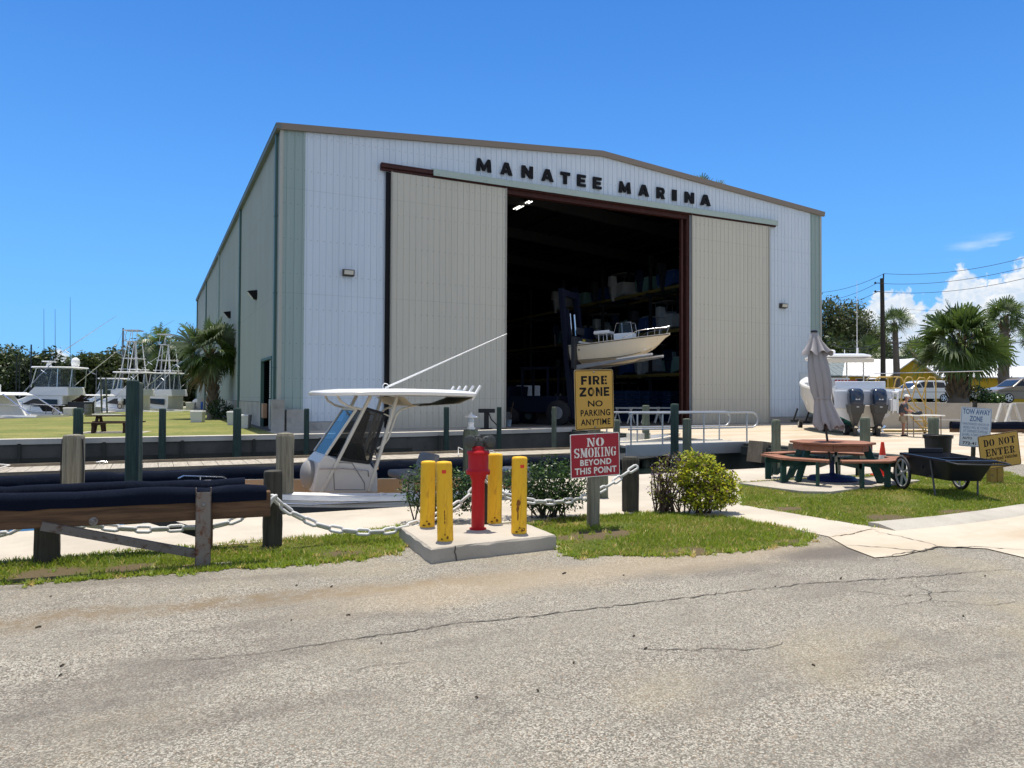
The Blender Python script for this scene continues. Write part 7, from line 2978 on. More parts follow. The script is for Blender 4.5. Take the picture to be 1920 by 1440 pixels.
TL = [leafmat('tree_leaf_dark', (.018, .034, .010), (.045, .07, .02), .15), leafmat('tree_leaf_mid', (.035, .06, .014), (.08, .105, .025), .2), leafmat('oak_leaf', (.05, .065, .025), (.11, .125, .05), .2)]


def tree(label, base, H, W_, seed, leaf=1, n=2600, lsz=.34, nb=9, name='leafy_tree', cat_='tree', group=None, low=.15, D=None):
    t = thing(name, label, cat_, base, 0, group)
    rr = random.Random(seed)
    D = D or W_ * .8
    blobs = []
    for k in range(nb):
        a = rr.uniform(0, 6.283)
        q = rr.uniform(0, .75)
        z = rr.uniform(low, .86)
        rad = W_ * rr.uniform(.17, .3) * (1.1 - .35 * abs(z - .5))
        blobs.append((q * W_ / 2 * math.cos(a), q * D / 2 * math.sin(a), H * z, rad, rad * .9, min(rad * .85, H * (1 - z) + .05 * H)))
    blobs.append((rr.uniform(-.1, .1) * W_, 0, H * .86, W_ * .2, W_ * .18, H * .14))
    v = crown_quads(blobs, n, lsz, seed)
    v = v[v[:, :, 2].min(1) > .1]
    mi = np.random.default_rng(seed).choice(2, len(v), p=[.65, .35])
    m2 = TL[(leaf + 1) % 3] if leaf != 2 else TL[1]
    arr_mesh('crown', v, 4, [TL[leaf], m2], mi, t)
    mb = MB()
    tr = .035 * H
    mb.tube([(0, 0, -.2), (0.02 * H, 0, .15 * H), (0, .02 * H, .4 * H), (.02 * W_, 0, .72 * H)], [tr * 1.3, tr, tr * .75, tr * .3], 9)
    for b in blobs[:6]:
        z0 = .25 * H * rr.uniform(.8, 1.3)
        p1 = Vector(b[:3])
        p0 = Vector((0, 0, min(z0, p1.z * .8)))
        mb.tube([p0, p0.lerp(p1, .5) + Vector((0, 0, -.04 * H)), p1], [tr * .55, tr * .35, tr * .12], 6)
    mb.build('trunk', BARK, t, smooth=60)
    return t


def on(px, Y, z):
    p = at(px, 745, Y)
    return Vector((p.x, Y, z))


ztop = lambda px, py, Y: at(px, py, Y).z
# ---- palms
pbase = Vector((*B(-1.35, 20.4)[:2], .0))
palm('bushy cabbage palm with hanging dead fronds against the shed side wall', pbase, ztop(395, 603, pbase.y), 2.85, 58, 51, .30, 90, (-.15, -.3), nl=26, dead=.045, droop=.9, zmin=-66)
pb2 = on(1797, 43.5, RZ)
palm('big bushy cabbage palm growing behind the retaining wall', pb2, ztop(1800, 572, 43.5) - RZ, 2.95, 62, 52, .42, 110, (.1, -.1), nl=28, dead=.04, droop=.9, zmin=-62)
p = on(1682, 66, RZ)
palm('slim cabbage palm right beside the dark utility pole', p, ztop(1678, 576, 66) - RZ, 1.85, 44, 53, .24, 0, (-.2, 0), nl=16, dead=.02, droop=.9, zmin=-35)
p = on(1882, 58, RZ)
palm('tall cabbage palm rising right behind the bushy palm', p, ztop(1884, 560, 58) - RZ, 2.0, 46, 54, .34, 30, (.1, 0), nl=18, dead=.04, droop=.9, zmin=-40)
p = on(1938, 62, RZ)
palm('cabbage palm cut off by the right edge of the view', p, ztop(1938, 600, 62) - RZ, 1.9, 40, 55, .26, 0, (0, 0), nl=16, dead=.03, droop=.9, zmin=-40)
for px, top, Y, R_, lab in ((1628, 632, 88, 2.3, 'dark low cabbage palm left of the utility pole'), (1716, 634, 90, 2.6, 'dark low cabbage palm right of the slim palm'), (1608, 648, 95, 2.4, 'dark cabbage palm just above the white boat hard top')):
    p = on(px, Y, RZ)
    palm(lab, p, ztop(px, top, Y) - RZ, R_, 34, int(px), .25, 0, nl=14, dead=.12, droop=.9, zmin=-50)
for px, top, lab in ((1312, 330, 'palm tip peeking over the right roof slope, left of two'), (1343, 341, 'palm tip peeking over the right roof slope, right of two')):
    p = on(px, 66, RZ)
    palm(lab, p, ztop(px, top, 66) - RZ, 1.9, 26, int(px), .2, 0, nl=14, dead=.02, droop=.8, zmin=-20)
p = on(304, 112, .5)
palm('tall coconut palm above the white sport fishing boats', p, ztop(302, 606, 112) - .5, 4.3, 26, 57, .25, 0, (-.6, 0), 'coconut_palm', 'palm tree', None, False, 26, dead=.03, droop=1.3, zmin=-40, upright=.8)
p = on(282, 116, .5)
palm('shorter coconut palm leaning left of the tall one', p, ztop(276, 618, 116) - .5, 3.0, 14, 58, .16, 0, (-.8, 0), 'coconut_palm', 'palm tree', None, False, 20, dead=.03, droop=1.4, zmin=-30, upright=.8)
for px, top, lab in ((138, 664, 'small palm on the far shore right of the tiny cloud'), (172, 672, 'small palm on the far shore behind the hard top of the middle yacht'), (207, 668, 'small palm on the far shore left of the mast with stays')):
    p = on(px, 122, .5)
    palm(lab, p, ztop(px, top, 122) - .5, 2.6, 20, int(px), .2, 0, (0, 0), 'coconut_palm', 'palm tree', None, False, 16, dead=.03, droop=1.0, zmin=-40, upright=.8)
# ---- trees of the far shore, left to right
for i, (px, top, wpx, Y, leaf, lab) in enumerate((
        (-40, 656, 120, 112, 0, 'tree at the far left edge behind the cruiser'), (22, 662, 95, 108, 0, 'dark tree behind the cruiser at the left edge'), (74, 666, 70, 106, 0, 'dark tree behind the bare mast'),
        (118, 682, 60, 110, 1, 'low tree under the tiny cloud'), (158, 676, 60, 110, 1, 'mid green tree behind the yacht hard top'), (198, 672, 60, 112, 1, 'mid green tree behind the radar dome'),
        (228, 660, 70, 116, 1, 'rounded tree behind the mast with stays'), (262, 640, 70, 120, 1, 'tallest rounded tree behind the fishing towers'), (300, 648, 64, 122, 0, 'dark tree under the coconut palm'),
        (338, 640, 62, 124, 1, 'rounded tree left of the bushy palm'), (368, 662, 60, 126, 1, 'tree partly behind the bushy palm by the shed'))):
    p = on(px, Y, .4)
    H = ztop(px, top, Y) - .4
    tree(lab, p, H, wpx * Y / FPX * 1.15, 70 + i, leaf, 6000, .62, 14, group='trees along the far shore', low=.06)
    # undergrowth hides the trunks
for i, (px, top, wpx, Y, leaf, lab, nm) in enumerate((
        (1560, 553, 110, 88, 2, 'tall grey green oak right beside the shed corner', 'oak_tree'), (1612, 585, 90, 92, 2, 'smaller oak with a ragged crown right of the tall oak', 'oak_tree'),
        (1560, 640, 90, 80, 0, 'dark tree low behind the white boat hard top', 'leafy_tree'), (1655, 640, 90, 104, 0, 'dark tree behind the utility pole', 'leafy_tree'),
        (1712, 655, 70, 108, 0, 'dark tree behind the yellow house roof', 'leafy_tree'), (1752, 668, 60, 110, 1, 'tree between the yellow house and the bushy palm', 'leafy_tree'), (1835, 690, 90, 105, 1, 'low tree hidden behind the bushy palm', 'leafy_tree'))):
    p = on(px, Y, RZ)
    H = ztop(px, top, Y) - RZ
    tree(lab, p, H, wpx * Y / FPX * 1.1, 90 + i, leaf, 9000 if nm == 'oak_tree' else 5000, .36 if nm == 'oak_tree' else .5, 16 if nm == 'oak_tree' else 12, nm, low=.3 if nm == 'oak_tree' else .1)
bush('street_bush', 'dark leafy bush at the foot of the bushy palm', 'bush', on(1830, 44.5, RZ), [(0, 0, .5, .9, .6, .6), (.7, 0, .35, .6, .5, .4), (-.9, 0, .3, .5, .5, .35)], 1500, .17, [L1, L1b], [.75, .25], 36, 8)
bush('street_bush', 'low strappy bush right of the parked tan car wheel arch', 'bush', on(1868, 45.5, RZ), [(0, 0, .3, .5, .4, .3), (-.7, 0, .25, .5, .4, .3)], 700, .2, [L1b, L1], [.6, .4], 37, 6)
p = B(-.75, 19.0)
bush('wall_bush', 'dark bush between the bushy palm and the shed wall', 'bush', p, [(0, -1, .7, .7, .9, .7), (0, 1, .5, .5, .8, .5)], 1200, .18, [L1, L1], [.5, .5], 38, 6)

# ---- street: houses, cars, pole
YEL2 = mat('yellow_stucco', (.50, .33, .025), .8, var=.08, scale=.8, bump=.2, bscale=10)
WROOF = mat('white_metal_roof', (.72, .72, .70), .4, var=.04)
WIN = mat('window_dark', (.02, .025, .03), .1, var=.1, bump=0)


def house(label, x0, x1, y0, y1, ew, rg, gable_x=True, windows=()):
    h = thing('yellow_house', label, 'house', Vector((x0, y0, RZ)))
    w, d = x1 - x0, y1 - y0
    mb = MB()
    mb.box(0, w, 0, d, 0, ew)
    if not gable_x:
        mb.prism([(0, ew), (d, ew), (d / 2, rg - .1)], .02, w - .02, 'yz')
    else:
        mb.prism([(0, ew), (w, ew), (w / 2, rg - .1)], .02, d - .02, 'xz')
    mb.build('wall', YEL2, h)
    mb = MB()
    o_ = .5
    if not gable_x:
        k = (rg - ew) / (d / 2)
        for a, b in ((-o_, d / 2), (d + o_, d / 2)):
            za = ew - o_ * k
            mb.hexa([(-o_, a, za), (w + o_, a, za), (w + o_, b, rg), (-o_, b, rg), (-o_, a, za + .1), (w + o_, a, za + .1), (w + o_, b, rg + .1), (-o_, b, rg + .1)])
            if a < 0:
                for q in range(int(w / .6)):
                    x = q * .6
                    mb.bar((x, a, za + .12), (x, b, rg + .12), .05, .05)
    else:
        k = (rg - ew) / (w / 2)
        for a, b in ((-o_, w / 2), (w + o_, w / 2)):
            za = ew - o_ * k
            mb.hexa([(a, -o_, za), (a, d + o_, za), (b, d + o_, rg), (b, -o_, rg), (a, -o_, za + .1), (a, d + o_, za + .1), (b, d + o_, rg + .1), (b, -o_, rg + .1)])
    mb.build('roof', WROOF, h)
    for x, z0, ww, hh, dr in windows:
        mb = MB()
        mb.box(x - .07, x + ww + .07, -.06, .02, z0 - .07, z0 + hh + .07)
        f = mb.build('door' if dr else 'window', SWHITE, h)
        mb = MB()
        mb.box(x, x + ww, -.075, -.055, z0, z0 + hh)
        mb.build('panel' if dr else 'pane', SWHITE if dr == 2 else WIN, f)
    return h


X_ = lambda px, Y: at(px, 745, Y).x
house('yellow house with a long white metal roof behind the white boat and stairs', X_(1500, 72), X_(1735, 72), 72, 82, ztop(1640, 703, 72) - RZ, ztop(1640, 675, 77) - RZ, False, ((5.5, .9, 1.6, 1.3, 0), (9.2, .9, 1.0, 1.2, 0)))
house('yellow house gable standing forward behind the slim palm', X_(1668, 68), X_(1752, 68), 68, 76, ztop(1700, 704, 68) - RZ, ztop(1710, 674, 68) - RZ, True, ())
house('low yellow house with white roof at the right edge behind the tan car', X_(1758, 74), X_(2000, 74), 74, 86, ztop(1880, 707, 74) - RZ, ztop(1880, 688, 80) - RZ, False, ((.4, 0, 1.6, 2.1, 2), (12.2, .7, 1.4, 1.3, 0)))
TYRE = mat('car_tyre', (.02, .02, .021), .7)


def car(label, base, rz, paint, scale=1.0, suv=True):
    c = thing('parked_car', label, 'car', base, rz, 'cars parked along the street')
    L, w = 4.6 * scale, .92
    prof = [(-2.28, .42), (-2.30, .75), (-2.2, 1.02), (-1.95, 1.12), (-1.75, 1.60), (-1.4, 1.68), (.1, 1.66), (.45, 1.58), (1.15, 1.08), (1.5, 1.02), (2.1, .88), (2.28, .70), (2.3, .42), (2.2, .28), (-2.15, .28)]
    prof = [(x * scale, z) for x, z in prof]
    mb = MB()
    rings = []
    for y, k in ((-w, .93), (-w * .96, 1.0), (w * .96, 1.0), (w, .93)):
        rings.append([(x * (1 if abs(y) < w * .99 else .985), (y if z < 1.1 else y * (1 - .16 * (z - 1.1) / .55)), z if z < 1.1 else z) for x, z in prof])
    mb.loft(rings)
    b = mb.build('body', paint, c, bev=.04)
    for sg in (-1, 1):
        for q in ([(-1.62, 1.12), (-1.5, 1.52), (-.72, 1.57), (-.72, 1.12)], [(-.64, 1.12), (-.64, 1.57), (.1, 1.57), (.4, 1.5), (.2, 1.12)], [(.28, 1.12), (.46, 1.48), (.98, 1.1)]):
            mb = MB()
            mb.add([(x * scale, sg * (w * (1 - .16 * (z - 1.1) / .55) + .012), z) for x, z in q], [tuple(range(len(q)))])
            mb.build('side_window', WIN, b)
        mb = MB()
        mb.bar((-1.9, sg * (w + .005), .8), (1.9, sg * (w + .005), .78), .01, .03)
        mb.build('trim_line', STEELD, b)
        mb = MB()
        mb.box(-2.31 * scale, -2.0 * scale, sg * w * .98 - .06, sg * w * .98 + .02, .85, 1.05)
        mb.build('tail_light', mat('tail_light', (.35, .01, .01), .2), b)
        mb = MB()
        mb.box(2.0 * scale, 2.3 * scale, sg * w * .9 - .12, sg * w * .9 + .06, .66, .8)
        mb.build('headlight', mat('headlight', (.6, .62, .62), .1), b)
        for x in (-1.4, 1.42):
            mb = MB()
            y = sg * (w - .1)
            mb.tube([(x * scale, y - .11, .34), (x * scale, y - .08, .34), (x * scale, y + .08, .34), (x * scale, y + .11, .34)], [.29, .34, .34, .29], 22)
            wh = mb.build('wheel', TYRE, c, smooth=40)
            mb = MB()
            for q in range(5):
                a = q * 1.2566
                mb.bar((x * scale, y + sg * .118, .34), (x * scale + .2 * math.cos(a), y + sg * .118, .34 + .2 * math.sin(a)), .06, .02, (0, 1, 0))
            mb.ring([(x * scale + .215 * math.cos(a), y + sg * .115, .34 + .215 * math.sin(a)) for a in np.linspace(0, 6.283, 24, endpoint=False)], .02, 6)
            mb.build('rim', STEEL, wh)
    mb = MB()
    mb.add([(-1.97 * scale, -.7, 1.14), (-1.97 * scale, .7, 1.14), (-1.78 * scale, .66, 1.56), (-1.78 * scale, -.66, 1.56)], [(0, 1, 2, 3)])
    mb.add([(.47 * scale, -.68, 1.56), (.47 * scale, .68, 1.56), (1.17 * scale, .76, 1.1), (1.17 * scale, -.76, 1.1)], [(0, 1, 2, 3)])
    mb.build('windscreen', WIN, b)
    return c


CWH = mat('car_white', (.72, .72, .71), .2, var=.02, bump=0, coat=.6)
CTN = mat('car_tan', (.22, .185, .14), .25, var=.05, bump=0, coat=.5)
car('white hatchback parked behind the wall with its tail to the bushy palm', on(1722, 56.5, RZ), R(180 + 4), CWH, 1.0)
car('white car parked beyond the hatchback, mostly hidden by it', on(1768, 60, RZ), R(4), CWH, 1.0)
car('tan car parked at the right edge behind the wall', on(1915, 47.2, RZ), R(178), CTN, .95)
WOODP = mat('pole_wood', (.05, .042, .032), .9, var=.3, scale=3, bump=.5)
up_ = on(1656, 54, RZ)
pole = thing('utility_pole', 'tall dark wooden utility pole carrying the power lines', 'utility pole', up_)
Hp = ztop(1656, 522, 54) - RZ
mb = MB()
mb.tube([(0, 0, -.2), (0, 0, Hp * .5), (-.05, 0, Hp)], [.19, .165, .135], 12)
mb.build('pole', WOODP, pole, smooth=60)
mb = MB()
mb.tube([(.05, 0, Hp - .3), (.07, 0, Hp + .35)], .05, 8)
mb.build('pole_pin', STEELD, pole)
zA, zB, zC = ztop(1656, 513, 54) - RZ, ztop(1656, 531, 54) - RZ, ztop(1656, 547, 54) - RZ
for z in (zB, zC):
    mb = MB()
    mb.bar((-.1, 0, z), (-.62, 0, z + .02), .07, .05)
    mb.tube([(-.55, 0, z - .05), (-.55, 0, z + .10)], [.07, .05], 8)
    mb.build('insulator_arm', STEELD, pole)
WIRE = mat('wire', (.02, .02, .022), .6, var=.05, bump=0)


def wire(label, P, r=.016):
    pp = []
    for a, b, sag in zip(P, P[1:], [1.0] * 9):
        for i in range(16):
            t = i / 16
            q = Vector(a).lerp(Vector(b), t)
            q.z -= 4 * sag * .5 * t * (1 - t)
            pp.append(q)
    pp.append(Vector(P[-1]))
    mb = MB()
    mb.tube(pp, r, 5)
    tag(mb.build('power_line', WIRE, smooth=60), label, 'power line', 'power lines on the pole')


wire('topmost power line from the pole top', [at(1500, 548, 62), at(1658, 513, 54), at(1960, 472, 44)])
wire('second power line from the top, on the upper insulator', [at(1500, 565, 62), at(1644, 531, 54), at(1960, 491, 44)])
wire('third power line on the lower insulator', [at(1500, 578, 62), at(1646, 547, 54), at(1960, 512, 44)])
wire('thin power line crossing the cloud behind the pole', [at(1560, 594, 70), at(1700, 580, 66), at(1960, 555, 58)], .010)
wire('low dark cable crossing behind the palms', [at(1560, 645, 66), at(1656, 640, 55), at(1960, 606, 50)], .028)
wire('lowest dark cable across the pole', [at(1600, 646, 60), at(1656, 640, 54.3), at(1960, 634, 48)], .028)
# ================================================================== THE MARINA ON THE LEFT
DKW = mat('yacht_glass', (.02, .025, .03), .12, var=.1, bump=0)


def yacht(label, loc, rz, L=13.0, Bm=4.4, tower=False, enclosed=True, riggers=((0, 1.0),), whips=(), top_h=4.9, radar=True, boot=SLATE, group='white yachts in the marina', name='fishing_yacht'):
    """sport fishing yacht, local +x forward, z from the water"""
    y = thing(name, label, 'yacht', loc, rz, group)
    hull_part(y, L, Bm, 1.15, 2.1, WHITEP, boot, n=12, liner=WHITEP, rail=.25, foredeck=.55, floor=.5, keel=-.6)
    mb = MB()
    w = Bm * .40
    mb.hexa([(-L * .12, -w, 1.1), (L * .30, -w * .6, 1.7), (L * .30, w * .6, 1.7), (-L * .12, w, 1.1), (-L * .12, -w * .92, 2.75), (L * .10, -w * .7, 2.75), (L * .10, w * .7, 2.75), (-L * .12, w * .92, 2.75)])
    mb.hexa([(-L * .16, -w, 2.7), (L * .12, -w * .75, 2.7), (L * .12, w * .75, 2.7), (-L * .16, w, 2.7), (-L * .15, -w * .95, 3.45), (L * .07, -w * .7, 3.45), (L * .07, w * .7, 3.45), (-L * .15, w * .95, 3.45)])
    hs = mb.build('deckhouse', WHITEP, y, bev=.06)
    mb = MB()
    for sg in (-1, 1):
        mb.add([(-L * .09, sg * (w * .99 + .02), 1.75), (L * .14, sg * (w * .80 + .03), 2.0), (L * .07, sg * (w * .76 + .03), 2.45), (-L * .09, sg * (w * .96 + .02), 2.4)], [(0, 1, 2, 3)])
    mb.add([(L * .255, -w * .55, 1.95), (L * .255, w * .55, 1.95), (L * .13, w * .62, 2.6), (L * .13, -w * .62, 2.6)], [(0, 1, 2, 3)])
    mb.build('cabin_window', DKW, hs)
    mb = MB()
    rings = []
    for z, k in ((top_h, .95), (top_h + .06, 1), (top_h + .14, .97)):
        rings.append([(-L * .05 + L * .15 * k * math.copysign(abs(math.cos(a)) ** .4, math.cos(a)), w * .95 * k * math.copysign(abs(math.sin(a)) ** .4, math.sin(a)), z) for a in np.linspace(0, 6.283, 24, endpoint=False)])
    mb.loft(rings)
    tp = mb.build('hard_top', WHITEP, y, smooth=45)
    mb = MB()
    for x0, x1 in ((-L * .16, -L * .17), (-L * .08, -L * .08), (L * .08, L * .05)):
        for sg in (-1, 1):
            mb.tube([(x0, sg * w * .85, 3.4), (x1, sg * w * .8, top_h + .05)], .04, 6)
    mb.build('top_frame', STEEL, tp)
    if enclosed:
        mb = MB()
        a = [(-L * .10, -w * .86, 3.42), (L * .075, -w * .68, 3.42), (L * .075, w * .68, 3.42), (-L * .10, w * .86, 3.42)]
        b = [(-L * .10, -w * .80, top_h), (L * .05, -w * .66, top_h), (L * .05, w * .66, top_h), (-L * .10, w * .80, top_h)]
        mb.loft([a + a[:1], b + b[:1]], False, False)
        mb.build('clear_curtain', CGLASS, tp)
    if radar:
        mb = MB()
        mb.lathe([(.14, top_h + .12), (.3, top_h + .3), (.34, top_h + .6), (.28, top_h + .85), (.1, top_h + .98)], 14, (-L * .13, -.4, 0))
        mb.build('radar_dome', WHITEP, tp, smooth=45)
        mb = MB()
        mb.lathe([(.25, top_h + .12), (.18, top_h + .4), (.1, top_h + .55)], 12, (.3, 0, 0))
        mb.box(-.35 + .3, .35 + .3, -.5, .5, top_h + .55, top_h + .65)
        mb.build('radar_scanner', WHITEP, tp, smooth=45)
    mb = MB()
    for x, h in whips:
        mb.tube([(x, -w * .7, top_h - 1.2), (x + .15, -w * .75, top_h + h)], [.03, .012], 5)
    if whips:
        mb.build('antenna', STEELD, tp)
    for q, (dx, k) in enumerate(riggers):
        mb = MB()
        sg = -1 if q % 2 == 0 else 1
        mb.tube([(L * .02 + dx, sg * w * .9, 2.6), (L * .02 + dx - 3.9 * k, sg * (w + 1.0 * k), 5.2 * k + 1.2), (L * .02 + dx - 8.2 * k, sg * (w + 2.0 * k), 9.2 * k)], [.04, .03, .012], 6)
        for t in (.3, .55):
            x = L * .02 + dx - 8 * k * t
            mb.tube([(x, sg * (w + 2 * k * t), 2.6 + 6.4 * k * t), (x + .5, sg * (w + 2 * k * t - .15), 2.9 + 6.4 * k * t)], .02, 5)
        mb.build('outrigger', STEEL, tp)
    if tower:
        mb = MB()
        T_ = top_h + 3.2
        for sg in (-1, 1):
            mb.tube([(-L * .12, sg * w * .7, 2.8), (-L * .075, sg * w * .42, T_)], .05, 6)
            mb.tube([(L * .07, sg * w * .65, 2.8), (-L * .01, sg * w * .42, T_)], .05, 6)
            mb.tube([(-L * .02, sg * w * .6, top_h), (-L * .02, sg * w * .35, T_)], .04, 6)
            mb.tube([(-L * .12, sg * w * .68, top_h + .4), (L * .05, sg * w * .58, top_h + .4)], .035, 6)
            mb.tube([(-L * .10, sg * w * .58, top_h + 1.5), (L * .03, sg * w * .47, top_h + 1.5)], .035, 6)
            mb.tube([(-L * .04, sg * w * .3, T_), (-L * .04, sg * w * .3, T_ + 1.1)], .03, 6)
            mb.tube([(.3, sg * w * .3, T_), (.1, sg * w * .3, T_ + 1.1)], .03, 6)
        for z, x0, x1 in ((top_h + 1.5, -L * .1, L * .03), (T_, -L * .06, .1)):
            mb.box(x0, x1, -w * .5, w * .5, z - .03, z + .04)
        mb.box(-L * .09, .4, -w * .42, w * .42, T_ + 1.08, T_ + 1.18)
        mb.build('tuna_tower', WHITEP, y)
    mb = MB()
    for sg in (-1, 1):
        pp = []
        for t in (.62, .74, .86, .96):
            b, bc, zs, *_ = hull_curves(t, L, Bm, 1.15, 2.1, .12, -.6)
            pp.append((-L / 2 + L * t, sg * (b - .1), zs + .65))
        mb.tube(pp, .025, 5)
        for p in pp:
            mb.tube([p, (p[0], p[1], p[2] - .65)], .02, 5)
    mb.build('bow_rail', STEEL, y)
    return y


WZ = WATER_Z
P_ = lambda px, Y: Vector((at(px, 745, Y).x, Y, WZ))
yacht('white sport fishing yacht with radar dome, clear curtains and long outriggers', P_(98, 62), R(180 + 8), 12.5, 4.2, False, True, ((-.2, 1.05), (1.6, 1.0)), ((1.2, 5.2), (.3, 5.2), (-.9, 6.3)), 5.0, True)
yacht('white fishing yacht with a tall tuna tower left of the dark pilings tops', P_(242, 74), R(180 + 4), 12.0, 4.2, True, False, ((0, .9), (.4, .9)), (), 5.0, False)
yacht('white fishing yacht with curtained bridge and tower just left of the bushy palm', P_(306, 80), R(180 - 4), 12.0, 4.2, True, True, ((0, .9), (.5, .9)), ((0, 4.5),), 5.1, False)
yacht('white hardtop fishing boat between the two largest yachts', P_(205, 84), R(180 + 10), 10, 3.6, False, True, (), (), 4.6, False)
# cruiser at the left edge
cr = thing('cabin_cruiser', 'white cabin cruiser with dark side windows cut by the left edge', 'boat', P_(-40, 52.5), R(178))
hull_part(cr, 11.0, 3.8, 1.3, 1.8, WHITEP, SLATE, n=12, liner=WHITEP, rail=.3, foredeck=.5, floor=.6, keel=-.5)
mb = MB()
mb.hexa([(-2.6, -1.5, 1.2), (3.2, -1.2, 1.5), (3.2, 1.2, 1.5), (-2.6, 1.5, 1.2), (-1.6, -1.45, 2.75), (1.4, -1.1, 2.75), (1.4, 1.1, 2.75), (-1.6, 1.45, 2.75)])
hs = mb.build('deckhouse', WHITEP, cr, bev=.06)
mb = MB()
for sg in (-1, 1):
    for x in (-1.1, -.6, -.1):
        mb.box(x, x + .38, sg * 1.43 - .04, sg * 1.43 + .06, 1.75, 2.5)
    mb.add([(.5, sg * 1.40, 1.8), (2.2, sg * 1.30, 1.85), (1.5, sg * 1.24, 2.5), (.5, sg * 1.36, 2.5)], [(0, 1, 2, 3)])
mb.build('cabin_window', DKW, hs)
mb = MB()
mb.hexa([(-3.0, -1.5, 2.74), (1.8, -1.3, 2.74), (1.8, 1.3, 2.74), (-3.0, 1.5, 2.74), (-2.6, -1.3, 2.95), (1.5, -1.1, 2.98), (1.5, 1.1, 2.98), (-2.6, 1.3, 2.95)])
mb.box(-1.2, .2, -.6, .6, 2.95, 3.5)
mb.box(-.4, -.1, -.9, .9, 3.7, 3.8)
mb.tube([(-.25, 0, 3.4), (-.25, 0, 3.75)], .06, 6)
mb.build('bridge_deck', WHITEP, cr, bev=.05)
mb = MB()
for sg in (-1, 1):
    mb.tube([(-2.9, sg * 1.5, 2.8), (-5.0, sg * 1.7, 1.4)], .05, 6)
    mb.tube([(-2.6, sg * 1.7, 1.35), (-2.6, sg * 1.7, 2.1), (-5.2, sg * 1.75, 2.0)], .025, 5)
mb.build('cockpit_rail', STEEL, cr)
o = thing('centre_console', 'small open boat with a white T-top behind the dark bin', 'boat', P_(163, 67), R(182))
hull_part(o, 8.0, 2.7, 1.0, 1.5, WHITEP, SLATE, n=12, liner=WHITEP, keel=-.4)
mb = MB()
mb.box(-1, .3, -.5, .5, .4, 1.7)
for x in (-1, .5):
    for q in (-.6, .6):
        mb.tube([(x, q, .5), (x - .1, q, 2.7)], .04, 6)
mb.build('console', WHITEP, o)
mb = MB()
mb.hexa([(-2.0, -1.1, 2.7), (1.3, -.9, 2.7), (1.3, .9, 2.7), (-2.0, 1.1, 2.7), (-1.9, -1.0, 2.84), (1.1, -.8, 2.84), (1.1, .8, 2.84), (-1.9, 1.0, 2.84)])
mb.build('t_top', WHITEP, o, bev=.04)
for px, top, Y, lab, r in ((57, 646, 78, 'moored sailboat with a bare dark mast behind the fishing yacht', .10), (229, 615, 88, 'moored sailboat whose pale mast stands highest in the marina', .13), (30, 664, 86, 'moored sailboat with the thin mast at the far left', .06), (36, 668, 90, 'moored sailboat with a leaning thin mast at the far left', .06), (251, 640, 92, 'moored sailboat with a slim pale mast between the towered yachts', .07), (180, 690, 95, 'moored sailboat with a short mast behind the white T-top', .06)):
    o = thing('sailboat', lab, 'sailboat', P_(px, Y), R(170), 'sailboats in the marina')
    hull_part(o, 9.5, 3.0, 1.0, 1.25, WHITEP, SLATE, n=10, liner=None, foredeck=.8, keel=-.5)
    mb = MB()
    mb.hexa([(-2.2, -.9, 1.0), (1.8, -.5, 1.1), (1.8, .5, 1.1), (-2.2, .9, 1.0), (-2.0, -.8, 1.5), (1.3, -.4, 1.45), (1.3, .4, 1.45), (-2.0, .8, 1.5)])
    mb.build('cabin', WHITEP, o, bev=.04)
    zt = ztop(px, top, Y) - WZ
    mb = MB()
    mb.tube([(0, 0, 1.0), (0, 0, zt)], [r, r * .7], 8)
    mb.tube([(0, 0, 2.0), (-3.8, 0, 2.05)], r * .7, 8)
    mm = mb.build('mast', GALV if px > 100 else STEELD, o)
    mb = MB()
    for p in ((4.4, 0, 1.2), (-4.4, 0, 1.1), (0, 1.4, 1.1), (0, -1.4, 1.1)):
        mb.tube([p, (0, 0, zt * .97)], .012, 4)
    mb.build('stay', WIRE, mm)

# far dock edge, pilings, boxes and furniture of the lawn
mb = MB()
fe = pts((-250, 799), (0, 784.5), (100, 780.3), (200, 773.5), (310, 766.3), (365, 763))
fo = pts((-250, 797), (0, 783), (100, 779), (200, 772), (310, 765), (365, 761.5))
lo = [(a, b, .0) for a, b in fe]
hi = [(a, b, .035) for a, b in fe]
lo2 = [(a, b, .035) for a, b in fo]
mb.loft([lo, hi, lo2], False, False)
tag(mb.build('marina_kerb', RIMC, loc=C0, rotz=BA), kind='structure')
for px, top, bot, w, lab, m in ((94, 726, 770, 9, 'dark green piling left of the garden cart load', GREENWOOD), (197, 726, 768, 7, 'dark green piling in front of the middle yacht', GREENWOOD), (204, 731, 769, 7, 'second dark green piling in front of the middle yacht', GREENWOOD),
                                (283, 744, 767, 6, 'short dark piling before the towered yacht', GREENWOOD), (313, 740, 764, 5, 'short thin dark piling before the curtained yacht', GREENWOOD)):
    Yb = gnd(px, bot).y
    piling(lab, px, top, Yb, w, m, -1.5, group='pilings of the marina')
for px, top, Y, lab in ((193, 705, 66, 'thin pale pole left of two standing before the trees'), (203, 707, 66.5, 'thin pale pole right of two standing before the trees')):
    p = on(px, Y, -1.4)
    mb = MB()
    mb.tube([(0, 0, 0), (-.25, 0, ztop(px, top, Y) + 1.4)], .07, 8)
    tag(mb.build('dock_pole', PALEGREEN, loc=p), lab, 'pole', 'poles of the marina')
BOXW_ = mat('dock_box_white', (.60, .60, .57), .5, var=.06)


